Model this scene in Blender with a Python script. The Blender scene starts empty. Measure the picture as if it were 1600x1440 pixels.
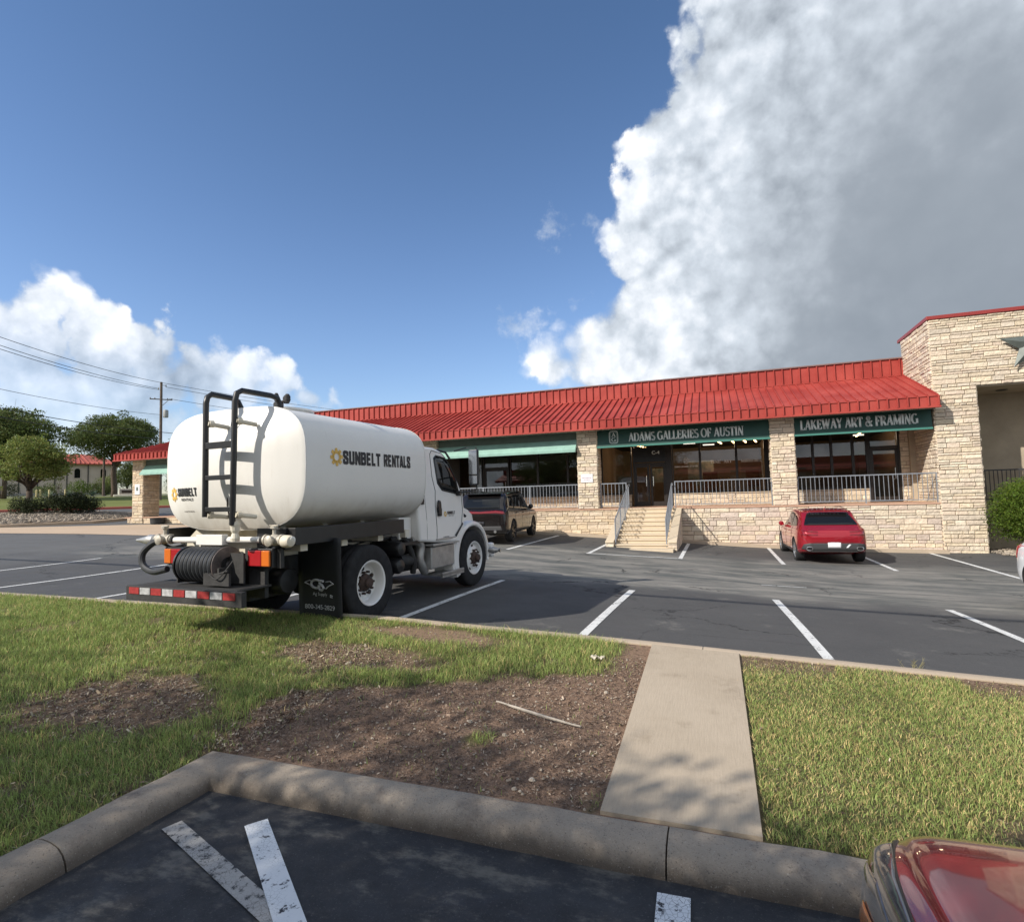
import bpy, bmesh, math, random
import numpy as np
from mathutils import Vector, Matrix
from mathutils.bvhtree import BVHTree
random.seed(7); RNG = np.random.default_rng(11)
R_ = math.radians
scene = bpy.context.scene
COL = scene.collection
# ------------------------------------------------------------------ camera
cam_d = bpy.data.cameras.new('camera'); cam = bpy.data.objects.new('camera', cam_d); COL.objects.link(cam)
cam_d.sensor_fit = 'HORIZONTAL'; cam_d.sensor_width = 36; cam_d.lens = 880/1600*36
cam_d.clip_start = 0.05; cam_d.clip_end = 3000
EYE = Vector((0, 0, 2.0))
cam.matrix_world = Matrix.Translation(EYE) @ Matrix.Rotation(R_(19.7), 4, 'Z') @ Matrix.Rotation(R_(93.62), 4, 'X') @ Matrix.Rotation(R_(-1.55), 4, 'Z')
scene.camera = cam
# ------------------------------------------------------------------ exposure
vs = scene.view_settings
vs.view_transform = 'Standard'; vs.look = 'None'; vs.exposure = 0.72; vs.gamma = 1.0; vs.use_curve_mapping = False
# ------------------------------------------------------------------ sun
SUN_EL = 33.5; SUN_AZ = 41.0            # light travels toward +X*sin, +Y*cos
to_sun = Vector((-math.sin(R_(SUN_AZ))*math.cos(R_(SUN_EL)), -math.cos(R_(SUN_AZ))*math.cos(R_(SUN_EL)), math.sin(R_(SUN_EL))))
sd = bpy.data.lights.new('sun', 'SUN'); sd.energy = 3.4; sd.angle = R_(0.5); sd.color = (1.0, 0.93, 0.83)
sun = bpy.data.objects.new('sun', sd); COL.objects.link(sun)
sun.rotation_euler = (-to_sun).to_track_quat('-Z', 'Y').to_euler()
# ------------------------------------------------------------------ world: sky + clouds placed by direction
world = bpy.data.worlds.new('World'); scene.world = world; world.use_nodes = True
def make_world():
    nt = world.node_tree; N = nt.nodes; L = nt.links; N.clear()
    out = N.new('ShaderNodeOutputWorld'); bg = N.new('ShaderNodeBackground'); L.new(bg.outputs[0], out.inputs[0])
    bg.inputs[1].default_value = 0.122
    sky = N.new('ShaderNodeTexSky'); sky.sky_type = 'NISHITA'; sky.sun_disc = False
    sky.sun_elevation = R_(SUN_EL); sky.sun_rotation = R_(180+SUN_AZ); sky.altitude = 300; sky.air_density = 1.25; sky.dust_density = 0.6; sky.ozone_density = 1.6
    tc = N.new('ShaderNodeTexCoord')
    def M(op, a, b=None, c=None, clamp=False):
        n = N.new('ShaderNodeMath'); n.operation = op; n.use_clamp = clamp
        for i, v in enumerate((a, b, c)):
            if v is None: continue
            if isinstance(v, (int, float)): n.inputs[i].default_value = v
            else: L.new(v, n.inputs[i])
        return n.outputs[0]
    def noise(vec, scale, detail, rough=0.55, dim='3D', off=(0, 0, 0), dist=0.0):
        mp = N.new('ShaderNodeMapping'); L.new(vec, mp.inputs[0]); mp.inputs['Location'].default_value = off
        n = N.new('ShaderNodeTexNoise'); n.inputs['Scale'].default_value = scale; n.inputs['Detail'].default_value = detail
        n.inputs['Roughness'].default_value = rough; n.inputs['Distortion'].default_value = dist
        L.new(mp.outputs[0], n.inputs['Vector']); return n
    d = tc.outputs['Generated']
    # blobs: (px, py, pr) of cloud masses as directions on the sky sphere
    R3 = cam.matrix_world.to_3x3()
    def ray(x, y): return (R3 @ Vector(((x-800)/880, -(y-720)/880, -1))).normalized()
    BIG = [(1450,120,390),(1200,240,215),(1165,400,232),(1070,540,175),(920,600,75),(1380,470,420),(1700,300,430),(1400,-100,330),(1250,60,150),(1500,640,500),(1190,560,260),(1045,215,75),(1020,330,75),(1200,0,175),(1165,100,135),(960,560,90),(900,590,60)]
    LEFT = [(72,470,58),(135,500,72),(205,528,68),(40,560,120),(170,590,100),(335,565,52),(385,572,42),(275,600,75),(30,660,120),(440,628,32),(483,634,30),(265,530,40),(200,660,110),(-60,520,90),(310,590,95),(245,565,85),(380,600,60),(430,615,50),(475,625,42)]
    SMALL = [(855,355,26),(820,510,34),(915,465,14),(1112,-4,24),(930,350,22)]
    # more cumulus out of frame, for reflections and light
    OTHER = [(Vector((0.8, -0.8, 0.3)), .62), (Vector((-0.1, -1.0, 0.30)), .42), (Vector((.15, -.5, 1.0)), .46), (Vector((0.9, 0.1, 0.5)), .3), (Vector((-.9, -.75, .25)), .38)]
    def group(blobs, dd, chords=None):
        cur = None
        items = []
        for x, y, r in blobs:
            c = ray(x, y); e = ray(x+r*0.7071, y+r*0.7071); e2 = ray(x-r*0.7071, y-r*0.7071)
            items.append((c, ((c-e).length+(c-e2).length)/2))
        if chords: items += [(c.normalized(), r) for c, r in chords]
        for c, r in items:
            v = N.new('ShaderNodeVectorMath'); v.operation = 'DISTANCE'; L.new(dd, v.inputs[0]); v.inputs[1].default_value = c
            s = M('SUBTRACT', r, v.outputs['Value'])
            cur = s if cur is None else M('SMOOTH_MAX', cur, s, 0.02)
        return cur
    # billowed noise displacement
    n1 = noise(d, 5.5, 9, 0.58); n2 = noise(d, 19, 8, 0.62, off=(3, 1, 7))
    f1 = M('SUBTRACT', n1.outputs['Fac'], 0.5); f2 = M('SUBTRACT', n2.outputs['Fac'], 0.5)
    # puffs: smooth cells of a warped Voronoi, at three sizes, give the cauliflower edge
    wv = N.new('ShaderNodeVectorMath'); wv.operation = 'MULTIPLY_ADD'; L.new(n2.outputs['Color'], wv.inputs[0]); wv.inputs[1].default_value = (.05, .05, .05); L.new(d, wv.inputs[2])
    def puff(scale):
        v = N.new('ShaderNodeTexVoronoi'); v.feature = 'SMOOTH_F1'; v.inputs['Smoothness'].default_value = .35; v.inputs['Scale'].default_value = scale; L.new(wv.outputs[0], v.inputs['Vector'])
        return M('SUBTRACT', 0.45, v.outputs['Distance'])
    p1, p2, p3 = puff(6.5), puff(15), puff(36)
    disp = M('ADD', M('MULTIPLY_ADD', f1, 0.10, M('MULTIPLY', f2, 0.035)), M('MULTIPLY_ADD', p1, 0.14, M('MULTIPLY_ADD', p2, 0.075, M('MULTIPLY', p3, .030))))
    disp_s = M('ADD', M('MULTIPLY_ADD', f1, 0.05, M('MULTIPLY', f2, 0.02)), M('MULTIPLY_ADD', p1, 0.03, M('MULTIPLY_ADD', p2, 0.075, M('MULTIPLY', p3, .040))))
    n3 = noise(d, 46, 6, 0.65, off=(9, 4, 2)); f3 = M('SUBTRACT', n3.outputs['Fac'], 0.5)
    disp_w = M('MULTIPLY_ADD', f2, 0.16, M('MULTIPLY', f3, 0.10))
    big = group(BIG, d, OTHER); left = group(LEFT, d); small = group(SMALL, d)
    sb = M('ADD', big, disp); sl = M('ADD', left, disp_s); ss = M('ADD', small, disp_w)
    def smooth(v, lo, hi, o0=0.0, o1=1.0):
        n = N.new('ShaderNodeMapRange'); n.interpolation_type = 'SMOOTHSTEP'; L.new(v, n.inputs[0])
        for i, x in enumerate((lo, hi, o0, o1)): n.inputs[1+i].default_value = x
        return n.outputs[0]
    wd = M('MULTIPLY_ADD', smooth(noise(d, 4.0, 3, off=(7, 7, 1)).outputs['Fac'], .45, .65), 30.0, 22.0); ab = smooth(M('MULTIPLY', sb, wd), -.15, 1.0); al = smooth(M('MULTIPLY', sl, wd), -.12, .9); aw = M('MULTIPLY', smooth(ss, 0.0, 0.06), 0.45)
    sz = N.new('ShaderNodeSeparateXYZ'); L.new(d, sz.inputs[0]); al = M('MULTIPLY', al, smooth(M('MULTIPLY_ADD', f1, .15, sz.outputs[2]), .06, .30, .38, .96))
    alpha = M('MAXIMUM', M('MAXIMUM', ab, al), aw)
    # cloud shading: density difference toward the sun gives lit and shaded folds
    so = to_sun*0.018
    def shade(scale, det, rough, off, k):
        a = noise(d, scale, det, rough, off=off); b = noise(d, scale, det, rough, off=(off[0]+so.x*1.0, off[1]+so.y*1.0, off[2]+so.z*1.0))
        return M('MULTIPLY', M('SUBTRACT', a.outputs['Fac'], b.outputs['Fac']), k)
    gv = N.new('ShaderNodeVectorMath'); gv.operation = 'DISTANCE'; L.new(d, gv.inputs[0]); gv.inputs[1].default_value = ray(1640, 470)
    deep = smooth(M('MULTIPLY_ADD', f1, -0.30, gv.outputs['Value']), .16, .58, 1.0, 0.0); body_b = M('MULTIPLY', deep, smooth(M('MULTIPLY_ADD', f1, 0.15, big), 0.02, 0.22))      # thick heart of the big cloud is grey
    body_l = smooth(M('MULTIPLY_ADD', f1, 0.10, left), 0.035, 0.13)
    e1 = shade(3.0, 3, 0.4, (0, 2, 1), .6); e2 = M('MULTIPLY_ADD', p1, .40, M('MULTIPLY_ADD', p2, .34, M('MULTIPLY', p3, .20))); e2 = M('ADD', e2, shade(20, 5, .55, (3, 1, 7), .5)); e2 = M('MULTIPLY', e2, M('SUBTRACT', 1.0, M('MULTIPLY', body_b, .92)))
    lum_b = M('MULTIPLY_ADD', body_b, -0.40, 0.775)
    lum_l = M('MULTIPLY_ADD', body_l, -0.24, 0.78)
    pick = M('GREATER_THAN', sb, sl)
    mixl = N.new('ShaderNodeMix'); L.new(pick, mixl.inputs['Factor']); L.new(lum_l, mixl.inputs['A']); L.new(lum_b, mixl.inputs['B'])
    lum = M('ADD', mixl.outputs[0], M('ADD', e1, e2)); lum = M('MAXIMUM', lum, 0.2); lum = M('MINIMUM', lum, 0.97)
    ramp = N.new('ShaderNodeValToRGB'); L.new(lum, ramp.inputs[0])
    cr = ramp.color_ramp; cr.elements[0].position = 0.2; cr.elements[0].color = (0.15, 0.18, 0.22, 1); cr.elements[1].position = 0.95; cr.elements[1].color = (0.86, 0.88, 0.92, 1)
    e = cr.elements.new(0.42); e.color = (0.27, 0.305, 0.35, 1); e = cr.elements.new(0.66); e.color = (0.50, 0.55, 0.61, 1)
    sc = N.new('ShaderNodeVectorMath'); sc.operation = 'SCALE'; L.new(ramp.outputs[0], sc.inputs[0]); sc.inputs['Scale'].default_value = 6.8
    tint = N.new('ShaderNodeMix'); tint.data_type = 'RGBA'; tint.blend_type = 'MULTIPLY'; tint.inputs['Factor'].default_value = 1.0
    L.new(sky.outputs[0], tint.inputs['A']); hz = N.new('ShaderNodeMix'); hz.data_type = 'RGBA'; sz0 = N.new('ShaderNodeSeparateXYZ'); L.new(d, sz0.inputs[0]); L.new(smooth(sz0.outputs[2], 0.0, 0.80), hz.inputs['Factor'])
    hz.inputs['A'].default_value = (0.66, 0.72, 0.90, 1); hz.inputs['B'].default_value = (0.44, 0.54, 0.66, 1); L.new(hz.outputs['Result'], tint.inputs['B'])
    mix = N.new('ShaderNodeMix'); mix.data_type = 'RGBA'; L.new(alpha, mix.inputs['Factor']); L.new(tint.outputs['Result'], mix.inputs['A']); L.new(sc.outputs[0], mix.inputs['B'])
    L.new(mix.outputs['Result'], bg.inputs[0])
make_world()

# ------------------------------------------------------------------ helpers
def meta(o, label=None, cat=None, group=None, kind=None):
    if label: o['label'] = label
    if cat: o['category'] = cat
    if group: o['group'] = group
    if kind: o['kind'] = kind
    return o
def thing(name, label, cat, loc=(0, 0, 0), rz=0.0, group=None):
    o = bpy.data.objects.new(name, None); COL.objects.link(o); o.empty_display_size = 0.2
    o.location = loc; o.rotation_euler = (0, 0, rz); return meta(o, label, cat, group)
def copy_tree(o, parent=None):
    c = o.copy(); COL.objects.link(c); c.parent = parent
    if parent is not None: c.matrix_parent_inverse = o.matrix_parent_inverse.copy()
    for ch in list(o.children): copy_tree(ch, c)
    return c
class MB:
    def __init__(s): s.v = []; s.f = []; s.m = []; s.c = []
    def add(s, vs, fs, mi=0, col=None):
        b = len(s.v); s.v.extend([tuple(v) for v in vs])
        for f in fs: s.f.append(tuple(i+b for i in f)); s.m.append(mi); s.c.append(col or (1, 1, 1))
        return s
    def box(s, x0, x1, y0, y1, z0, z1, mi=0, col=None, M=None):
        vs = [(x, y, z) for x in (x0, x1) for y in (y0, y1) for z in (z0, z1)]
        if M is not None: vs = [M @ Vector(v) for v in vs]
        return s.add(vs, [(0, 1, 3, 2), (4, 6, 7, 5), (0, 4, 5, 1), (2, 3, 7, 6), (0, 2, 6, 4), (1, 5, 7, 3)], mi, col)
    def tube(s, pts, r, n=8, mi=0, caps=True, col=None, closed=False):
        pts = [Vector(p) for p in pts]; k = len(pts); rs = r if isinstance(r, (list, tuple)) else [r]*k
        T = []
        for i in range(k):
            if closed: t = pts[(i+1) % k]-pts[i-1]
            else: t = (pts[min(i+1, k-1)]-pts[max(i-1, 0)])
            T.append(t.normalized() if t.length > 1e-9 else Vector((0, 0, 1)))
        u = T[0].orthogonal().normalized(); vs = []
        for i in range(k):
            u = (u-T[i]*u.dot(T[i])); u = u.normalized() if u.length > 1e-6 else T[i].orthogonal().normalized()
            w = T[i].cross(u)
            for j in range(n):
                a = 2*math.pi*j/n; vs.append(pts[i]+(u*math.cos(a)+w*math.sin(a))*rs[i])
        fs = []
        for i in range(k if closed else k-1):
            a0 = i*n; a1 = ((i+1) % k)*n
            for j in range(n): fs.append((a0+j, a0+(j+1) % n, a1+(j+1) % n, a1+j))
        if caps and not closed: fs.append(tuple(reversed(range(n)))); fs.append(tuple((k-1)*n+j for j in range(n)))
        return s.add(vs, fs, mi, col)
    def lathe(s, prof, o=(0, 0, 0), ax=(0, 0, 1), n=24, mi=0, caps=True):
        ax = Vector(ax).normalized(); u = ax.orthogonal().normalized(); w = ax.cross(u); o = Vector(o); vs = []
        for r, h in prof:
            for j in range(n):
                a = 2*math.pi*j/n; vs.append(o+ax*h+(u*math.cos(a)+w*math.sin(a))*r)
        fs = []; k = len(prof)
        for i in range(k-1):
            for j in range(n): fs.append((i*n+j, i*n+(j+1) % n, (i+1)*n+(j+1) % n, (i+1)*n+j))
        if caps:
            if prof[0][0] > 1e-4: fs.append(tuple(reversed(range(n))))
            if prof[-1][0] > 1e-4: fs.append(tuple((k-1)*n+j for j in range(n)))
        return s.add(vs, fs, mi)
    def prism(s, poly, a, b, axis='y', mi=0, col=None):
        # poly = 2-D outline in the two other axes (x,z for axis y; y,z for axis x; x,y for z)
        def P(p, t): return {'y': (p[0], t, p[1]), 'x': (t, p[0], p[1]), 'z': (p[0], p[1], t)}[axis]
        n = len(poly); vs = [P(p, a) for p in poly]+[P(p, b) for p in poly]
        fs = [tuple(range(n)), tuple(reversed(range(n, 2*n)))]+[(i, i+n, (i+1) % n+n, (i+1) % n) for i in range(n)]
        return s.add(vs, fs, mi, col)
    def grid(s, fn, nu, nv, mi=0, col=None, wrap=False):
        vs = [fn(i/(nu-1), j/(nv-1)) for i in range(nu) for j in range(nv)]
        fs = [(i*nv+j, (i+1)*nv+j, (i+1)*nv+j+1, i*nv+j+1) for i in range(nu-1) for j in range(nv-1)]
        return s.add(vs, fs, mi, col)
    def build(s, name, mats, parent=None, smooth=False, bevel=0, seg=2, col=False, fix=True, angle=35, sub=0):
        me = bpy.data.meshes.new(name); me.from_pydata(s.v, [], s.f)
        if not isinstance(mats, (list, tuple)): mats = [mats]
        for m in mats: me.materials.append(m)
        me.polygons.foreach_set('material_index', s.m)
        if fix:
            bm = bmesh.new(); bm.from_mesh(me); bmesh.ops.recalc_face_normals(bm, faces=bm.faces); bm.to_mesh(me); bm.free()
        if col:
            at = me.color_attributes.new('col', 'FLOAT_COLOR', 'CORNER'); buf = []
            for p, c in zip(me.polygons, s.c): buf.extend([c[0], c[1], c[2], 1.0]*p.loop_total)
            at.data.foreach_set('color', buf)
        o = bpy.data.objects.new(name, me); COL.objects.link(o)
        if parent is not None: o.parent = parent
        if smooth:
            me.polygons.foreach_set('use_smooth', [True]*len(me.polygons))
            if angle: me.set_sharp_from_angle(angle=R_(angle))
        if bevel:
            b = o.modifiers.new('bevel', 'BEVEL'); b.width = bevel; b.segments = seg; b.limit_method = 'ANGLE'; b.angle_limit = R_(40)
        if sub:
            b = o.modifiers.new('sub', 'SUBSURF'); b.levels = sub; b.render_levels = sub
        me.update(); return o
def rotm(a, ax='Z', o=(0, 0, 0)): return Matrix.Translation(o) @ Matrix.Rotation(a, 4, ax)

def mat(name, col, rough=0.6, metal=0.0, var=0.0, vscale=3.0, bump=0.0, bscale=40.0, col2=None, spec=0.5, coat=0.0, attr=False, emit=None, es=0.0, obj=True, bdist=0.02, detail=6, streak=None):
    m = bpy.data.materials.new(name); m.use_nodes = True; nt = m.node_tree; N = nt.nodes; L = nt.links
    b = N['Principled BSDF']; b.inputs['Roughness'].default_value = rough; b.inputs['Metallic'].default_value = metal
    b.inputs['Specular IOR Level'].default_value = spec; b.inputs['Coat Weight'].default_value = coat; b.inputs['Coat Roughness'].default_value = 0.04
    c4 = (*col, 1); tc = N.new('ShaderNodeTexCoord'); src = tc.outputs['Object']
    base = None
    if attr:
        a = N.new('ShaderNodeAttribute'); a.attribute_name = 'col'; base = a.outputs['Color']
    if var or col2:
        n = N.new('ShaderNodeTexNoise'); n.inputs['Scale'].default_value = vscale; n.inputs['Detail'].default_value = detail; n.inputs['Roughness'].default_value = 0.6
        if streak:
            mp = N.new('ShaderNodeMapping'); mp.inputs['Scale'].default_value = streak; L.new(src, mp.inputs[0]); L.new(mp.outputs[0], n.inputs['Vector'])
        else: L.new(src, n.inputs['Vector'])
        if attr:
            mr = N.new('ShaderNodeMapRange'); mr.inputs[1].default_value = 0.25; mr.inputs[2].default_value = 0.75; mr.inputs[3].default_value = 1-var; mr.inputs[4].default_value = 1+var
            L.new(n.outputs['Fac'], mr.inputs[0]); v = N.new('ShaderNodeVectorMath'); v.operation = 'SCALE'; L.new(base, v.inputs[0]); L.new(mr.outputs[0], v.inputs['Scale']); base = v.outputs[0]
        else:
            r = N.new('ShaderNodeValToRGB'); L.new(n.outputs['Fac'], r.inputs[0]); r.color_ramp.elements[0].position = 0.32; r.color_ramp.elements[1].position = 0.68
            if col2: r.color_ramp.elements[0].color = c4; r.color_ramp.elements[1].color = (*col2, 1)
            else:
                r.color_ramp.elements[0].color = (*[min(1, x*(1-var)) for x in col], 1); r.color_ramp.elements[1].color = (*[min(1, x*(1+var)) for x in col], 1)
            base = r.outputs[0]
    if base is not None: L.new(base, b.inputs['Base Color'])
    else: b.inputs['Base Color'].default_value = c4
    if bump:
        n = N.new('ShaderNodeTexNoise'); n.inputs['Scale'].default_value = bscale; n.inputs['Detail'].default_value = 5; L.new(src, n.inputs['Vector'])
        bp = N.new('ShaderNodeBump'); bp.inputs['Strength'].default_value = bump; bp.inputs['Distance'].default_value = bdist; L.new(n.outputs['Fac'], bp.inputs['Height']); L.new(bp.outputs[0], b.inputs['Normal'])
    if emit: b.inputs['Emission Color'].default_value = (*emit, 1); b.inputs['Emission Strength'].default_value = es
    return m
def glass(name, tint=(0.02, 0.025, 0.025), clear=0.55, rough=0.0):
    # thin pane: Fresnel reflection over a part-transparent, part-dark sheet
    m = bpy.data.materials.new(name); m.use_nodes = True; nt = m.node_tree; N = nt.nodes; L = nt.links; N.clear()
    out = N.new('ShaderNodeOutputMaterial'); g = N.new('ShaderNodeBsdfGlossy'); g.inputs['Roughness'].default_value = rough; g.inputs[0].default_value = (0.95, 0.97, 0.97, 1)
    t = N.new('ShaderNodeBsdfTransparent'); t.inputs[0].default_value = (clear, clear, clear, 1)
    fr = N.new('ShaderNodeFresnel'); fr.inputs[0].default_value = 1.65
    mr = N.new('ShaderNodeMapRange'); mr.inputs[1].default_value = 0; mr.inputs[2].default_value = 1; mr.inputs[3].default_value = 0.03; mr.inputs[4].default_value = 1.0; L.new(fr.outputs[0], mr.inputs[0])
    mx = N.new('ShaderNodeMixShader'); L.new(mr.outputs[0], mx.inputs[0]); L.new(t.outputs[0], mx.inputs[1]); L.new(g.outputs[0], mx.inputs[2]); L.new(mx.outputs[0], out.inputs[0])
    return m

# ------------------------------------------------------------------ ground heights (measured from the photograph)
XS = [-80, -40, -25, -15, -10, -7, -4.4, -1.66, 1.1, 3.8, 8, 20]
H9 = [1.0, 1.15, 1.32, 1.5, 1.61, 1.67, 1.72, 1.84, 1.97, 2.08, 2.17, 2.3]
H20 = [.80, .88, 1.08, 1.32, 1.5, 1.66, 1.82, 1.99, 2.17, 2.3, 2.38, 2.45]
KX = [-80, -40, -20, -12, -8.8, -4.2, -.7, 2.5, 8, 20]
KH = [.9, 1.05, 1.33, 1.475, 1.505, 1.535, 1.66, 1.80, 1.95, 2.1]
SS = [0, 40, 47, 55, 80, 115, 300, 900]; SZ = [1.0, 1.12, 1.4, 1.86, 3.1, 4.0, 7, 12]
def lot(X, Y):
    a = np.interp(X, XS, H9); b = np.interp(X, XS, H20); t = min(1, max(0, (Y-8)/10)); t = t*t*(3-2*t)
    return 2.0-(a+(b-a)*t)
def sm(x, a, b):
    t = min(1, max(0, (x-a)/(b-a))); return t*t*(3-2*t)
def gz(X, Y):
    s = -.85*X+.53*Y; k = sm(s, 39, 47) if (X < -24 and Y > 12) else (sm(s, 39, 60) if Y < 12 else 0)
    return float(lot(X, Y)*(1-k)+np.interp(s, SS, SZ)*k)
def st(s, t): return (-.85*s+.53*t, .53*s+.85*t)
YK = 6.55
def vz(X, Y):
    near = np.interp(X, [-40, -12, -6, -3.7, 10], [.6, .32, .2, .13, .13]); far = 2-np.interp(X, KX, KH)
    t = max(-.6, (Y-3.4)/3.0); return float(near+(far-near)*t)
# ------------------------------------------------------------------ materials
class NT:
    def __init__(s, name):
        s.m = bpy.data.materials.new(name); s.m.use_nodes = True; s.nt = s.m.node_tree; s.N = s.nt.nodes; s.L = s.nt.links
        s.b = s.N['Principled BSDF']; s.tc = s.N.new('ShaderNodeTexCoord'); s.o = s.tc.outputs['Object']
    def put(s, sock, v):
        if isinstance(v, (int, float)): sock.default_value = v
        elif isinstance(v, tuple): sock.default_value = (*v, 1) if len(v) == 3 else v
        else: s.L.new(v, sock)
    def noise(s, scale, det=6, rough=0.6, st=None, off=None, dist=0):
        n = s.N.new('ShaderNodeTexNoise'); n.inputs['Scale'].default_value = scale; n.inputs['Detail'].default_value = det; n.inputs['Roughness'].default_value = rough; n.inputs['Distortion'].default_value = dist
        mp = s.N.new('ShaderNodeMapping'); s.L.new(s.o, mp.inputs[0])
        if st: mp.inputs['Scale'].default_value = st
        if off: mp.inputs['Location'].default_value = off
        s.L.new(mp.outputs[0], n.inputs['Vector']); return n.outputs['Fac']
    def vor(s, scale, feat='F1', out='Distance'):
        n = s.N.new('ShaderNodeTexVoronoi'); n.inputs['Scale'].default_value = scale; n.feature = feat; s.L.new(s.o, n.inputs['Vector']); return n.outputs[out]
    def rng(s, v, a, b, c=0., d=1., smooth=True):
        n = s.N.new('ShaderNodeMapRange'); n.interpolation_type = 'SMOOTHSTEP' if smooth else 'LINEAR'; s.L.new(v, n.inputs[0])
        for i, x in enumerate((a, b, c, d)): n.inputs[1+i].default_value = x
        return n.outputs[0]
    def mix(s, f, a, b, mode='MIX'):
        n = s.N.new('ShaderNodeMix'); n.data_type = 'RGBA'; n.blend_type = mode; s.put(n.inputs['Factor'], f); s.put(n.inputs['A'], a); s.put(n.inputs['B'], b); return n.outputs['Result']
    def math(s, op, a, b=0., c=0.):
        n = s.N.new('ShaderNodeMath'); n.operation = op; s.put(n.inputs[0], a); s.put(n.inputs[1], b); s.put(n.inputs[2], c); return n.outputs[0]
    def sep(s):
        n = s.N.new('ShaderNodeSeparateXYZ'); s.L.new(s.o, n.inputs[0]); return n.outputs
    def bump(s, h, st=0.5, dist=0.01):
        n = s.N.new('ShaderNodeBump'); n.inputs['Strength'].default_value = st; n.inputs['Distance'].default_value = dist; s.L.new(h, n.inputs['Height']); s.L.new(n.outputs[0], s.b.inputs['Normal'])
    def done(s, col, rough=0.9, spec=0.3):
        s.put(s.b.inputs['Base Color'], col); s.put(s.b.inputs['Roughness'], rough); s.b.inputs['Specular IOR Level'].default_value = spec; return s.m

def asphalt_lot():
    t = NT('asphalt_lot'); X, Y, Z = t.sep()
    wob = t.noise(0.5, 5); y = t.math('MULTIPLY_ADD', wob, 2.2, Y)
    aisle = t.math('MULTIPLY', t.rng(y, 12.2, 13.4), t.rng(y, 21.5, 18.8))
    streak = t.noise(1.0, 9, 0.70, st=(0.5, 1.7, 1)); fine = t.noise(55, 3, 0.7)
    seal = t.mix(t.noise(0.8, 6), (0.045, 0.045, 0.047), (0.085, 0.084, 0.084))
    worn = t.mix(t.rng(streak, .36, .66), (0.085, 0.092, 0.087), (0.27, 0.252, 0.222))
    c = t.mix(aisle, seal, worn)
    sp = t.noise(3.2, 8, .7, st=(0.6, 1.6, 1), off=(5, 3, 0)); c = t.mix(t.rng(sp, .66, .74, 0, .5), c, (0.16, 0.155, 0.145))
    blot = t.noise(1.1, 9, .75, off=(11, 4, 0)); c = t.mix(t.rng(blot, .57, .70, 0, .55), c, (0.20, 0.19, 0.17))
    ty = t.noise(2.6, 5, .6, st=(.12, 2.2, 1), off=(2, 6, 0)); c = t.mix(t.rng(ty, .60, .70, 0, .5), c, (0.035, 0.035, 0.036))
    oil = t.vor(.42, 'F1'); c = t.mix(t.rng(t.math('MULTIPLY_ADD', t.noise(6, 4), .25, oil), .30, .20, 0, .5), c, (0.028, 0.027, 0.027))
    far = t.rng(X, -14, -22); c = t.mix(far, c, t.mix(streak, (0.08, 0.08, 0.08), (0.13, 0.13, 0.127)))
    st2 = t.noise(0.35, 3, off=(2, 9, 0)); c = t.mix(t.rng(st2, .6, .75, 0, .35), c, (0.03, 0.03, 0.032))
    c = t.mix(t.rng(fine, .3, .7, 0, .35), c, (0.13, 0.128, 0.12))
    wn = t.N.new('ShaderNodeTexNoise'); wn.inputs['Scale'].default_value = .9; wn.inputs['Detail'].default_value = 8; wn.inputs['Roughness'].default_value = .7; t.L.new(t.o, wn.inputs['Vector'])
    wa = t.N.new('ShaderNodeVectorMath'); wa.operation = 'MULTIPLY_ADD'; t.L.new(wn.outputs['Color'], wa.inputs[0]); wa.inputs[1].default_value = (1.6, 1.6, 0); t.L.new(t.o, wa.inputs[2])
    cv = t.N.new('ShaderNodeTexVoronoi'); cv.feature = 'DISTANCE_TO_EDGE'; cv.inputs['Scale'].default_value = .30; t.L.new(wa.outputs[0], cv.inputs['Vector'])
    crk = t.math('MULTIPLY', t.rng(cv.outputs['Distance'], 0.0075, 0.002), t.rng(t.noise(0.3, 3, off=(1, 1, 0)), .46, .56)); c = t.mix(crk, c, (0.02, 0.02, 0.02))
    t.bump(t.noise(90, 3, .7), .35, .006); return t.done(c, t.rng(t.noise(1.5), .3, .7, .72, .9), .35)
def asphalt_near():
    t = NT('asphalt_near'); c = t.mix(t.noise(2.0, 7, .7), (0.020, 0.020, 0.022), (0.052, 0.051, 0.052))
    sp = t.noise(2.6, 9, .70, st=(.8, 1.5, 1)); c = t.mix(t.rng(sp, .50, .66, 0, .85), c, (0.165, 0.15, 0.125))
    sp3 = t.noise(12, 6, .7, off=(4, 4, 4)); c = t.mix(t.rng(sp3, .62, .75, 0, .6), c, (0.12, 0.115, 0.105))
    sp2 = t.noise(75, 3, .8); c = t.mix(t.rng(sp2, .58, .70, 0, .8), c, (0.13, 0.13, 0.13)); sp5 = t.noise(24, 4, .8, off=(8, 2, 2)); c = t.mix(t.rng(sp5, .60, .70, 0, .6), c, (0.15, 0.14, 0.12))
    h = t.math('MULTIPLY_ADD', t.noise(140, 3, .7), .5, t.noise(9, 4)); t.bump(h, .6, .006)
    return t.done(c, t.rng(t.noise(5), .3, .7, .5, .85), .4)
def concrete(name, a, b, scale=2.0, stain=(0.12, 0.10, 0.085), amt=.35, bumps=.25):
    t = NT(name); c = t.mix(t.noise(scale, 8, .6), a, b); c = t.mix(t.rng(t.noise(scale*2.7, 8, .7, off=(3, 1, 2)), .56, .75, 0, amt), c, stain)
    c = t.mix(t.rng(t.noise(120, 2), .55, .75, 0, .22), c, tuple(x*1.5 for x in b)); c = t.mix(t.rng(t.noise(70, 2, off=(7, 7, 7)), .62, .74, 0, .3), c, stain)
    t.bump(t.math('MULTIPLY_ADD', t.noise(90, 4, .7), .6, t.noise(14, 4)), bumps, .006); return t.done(c, .88, .25)
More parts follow.
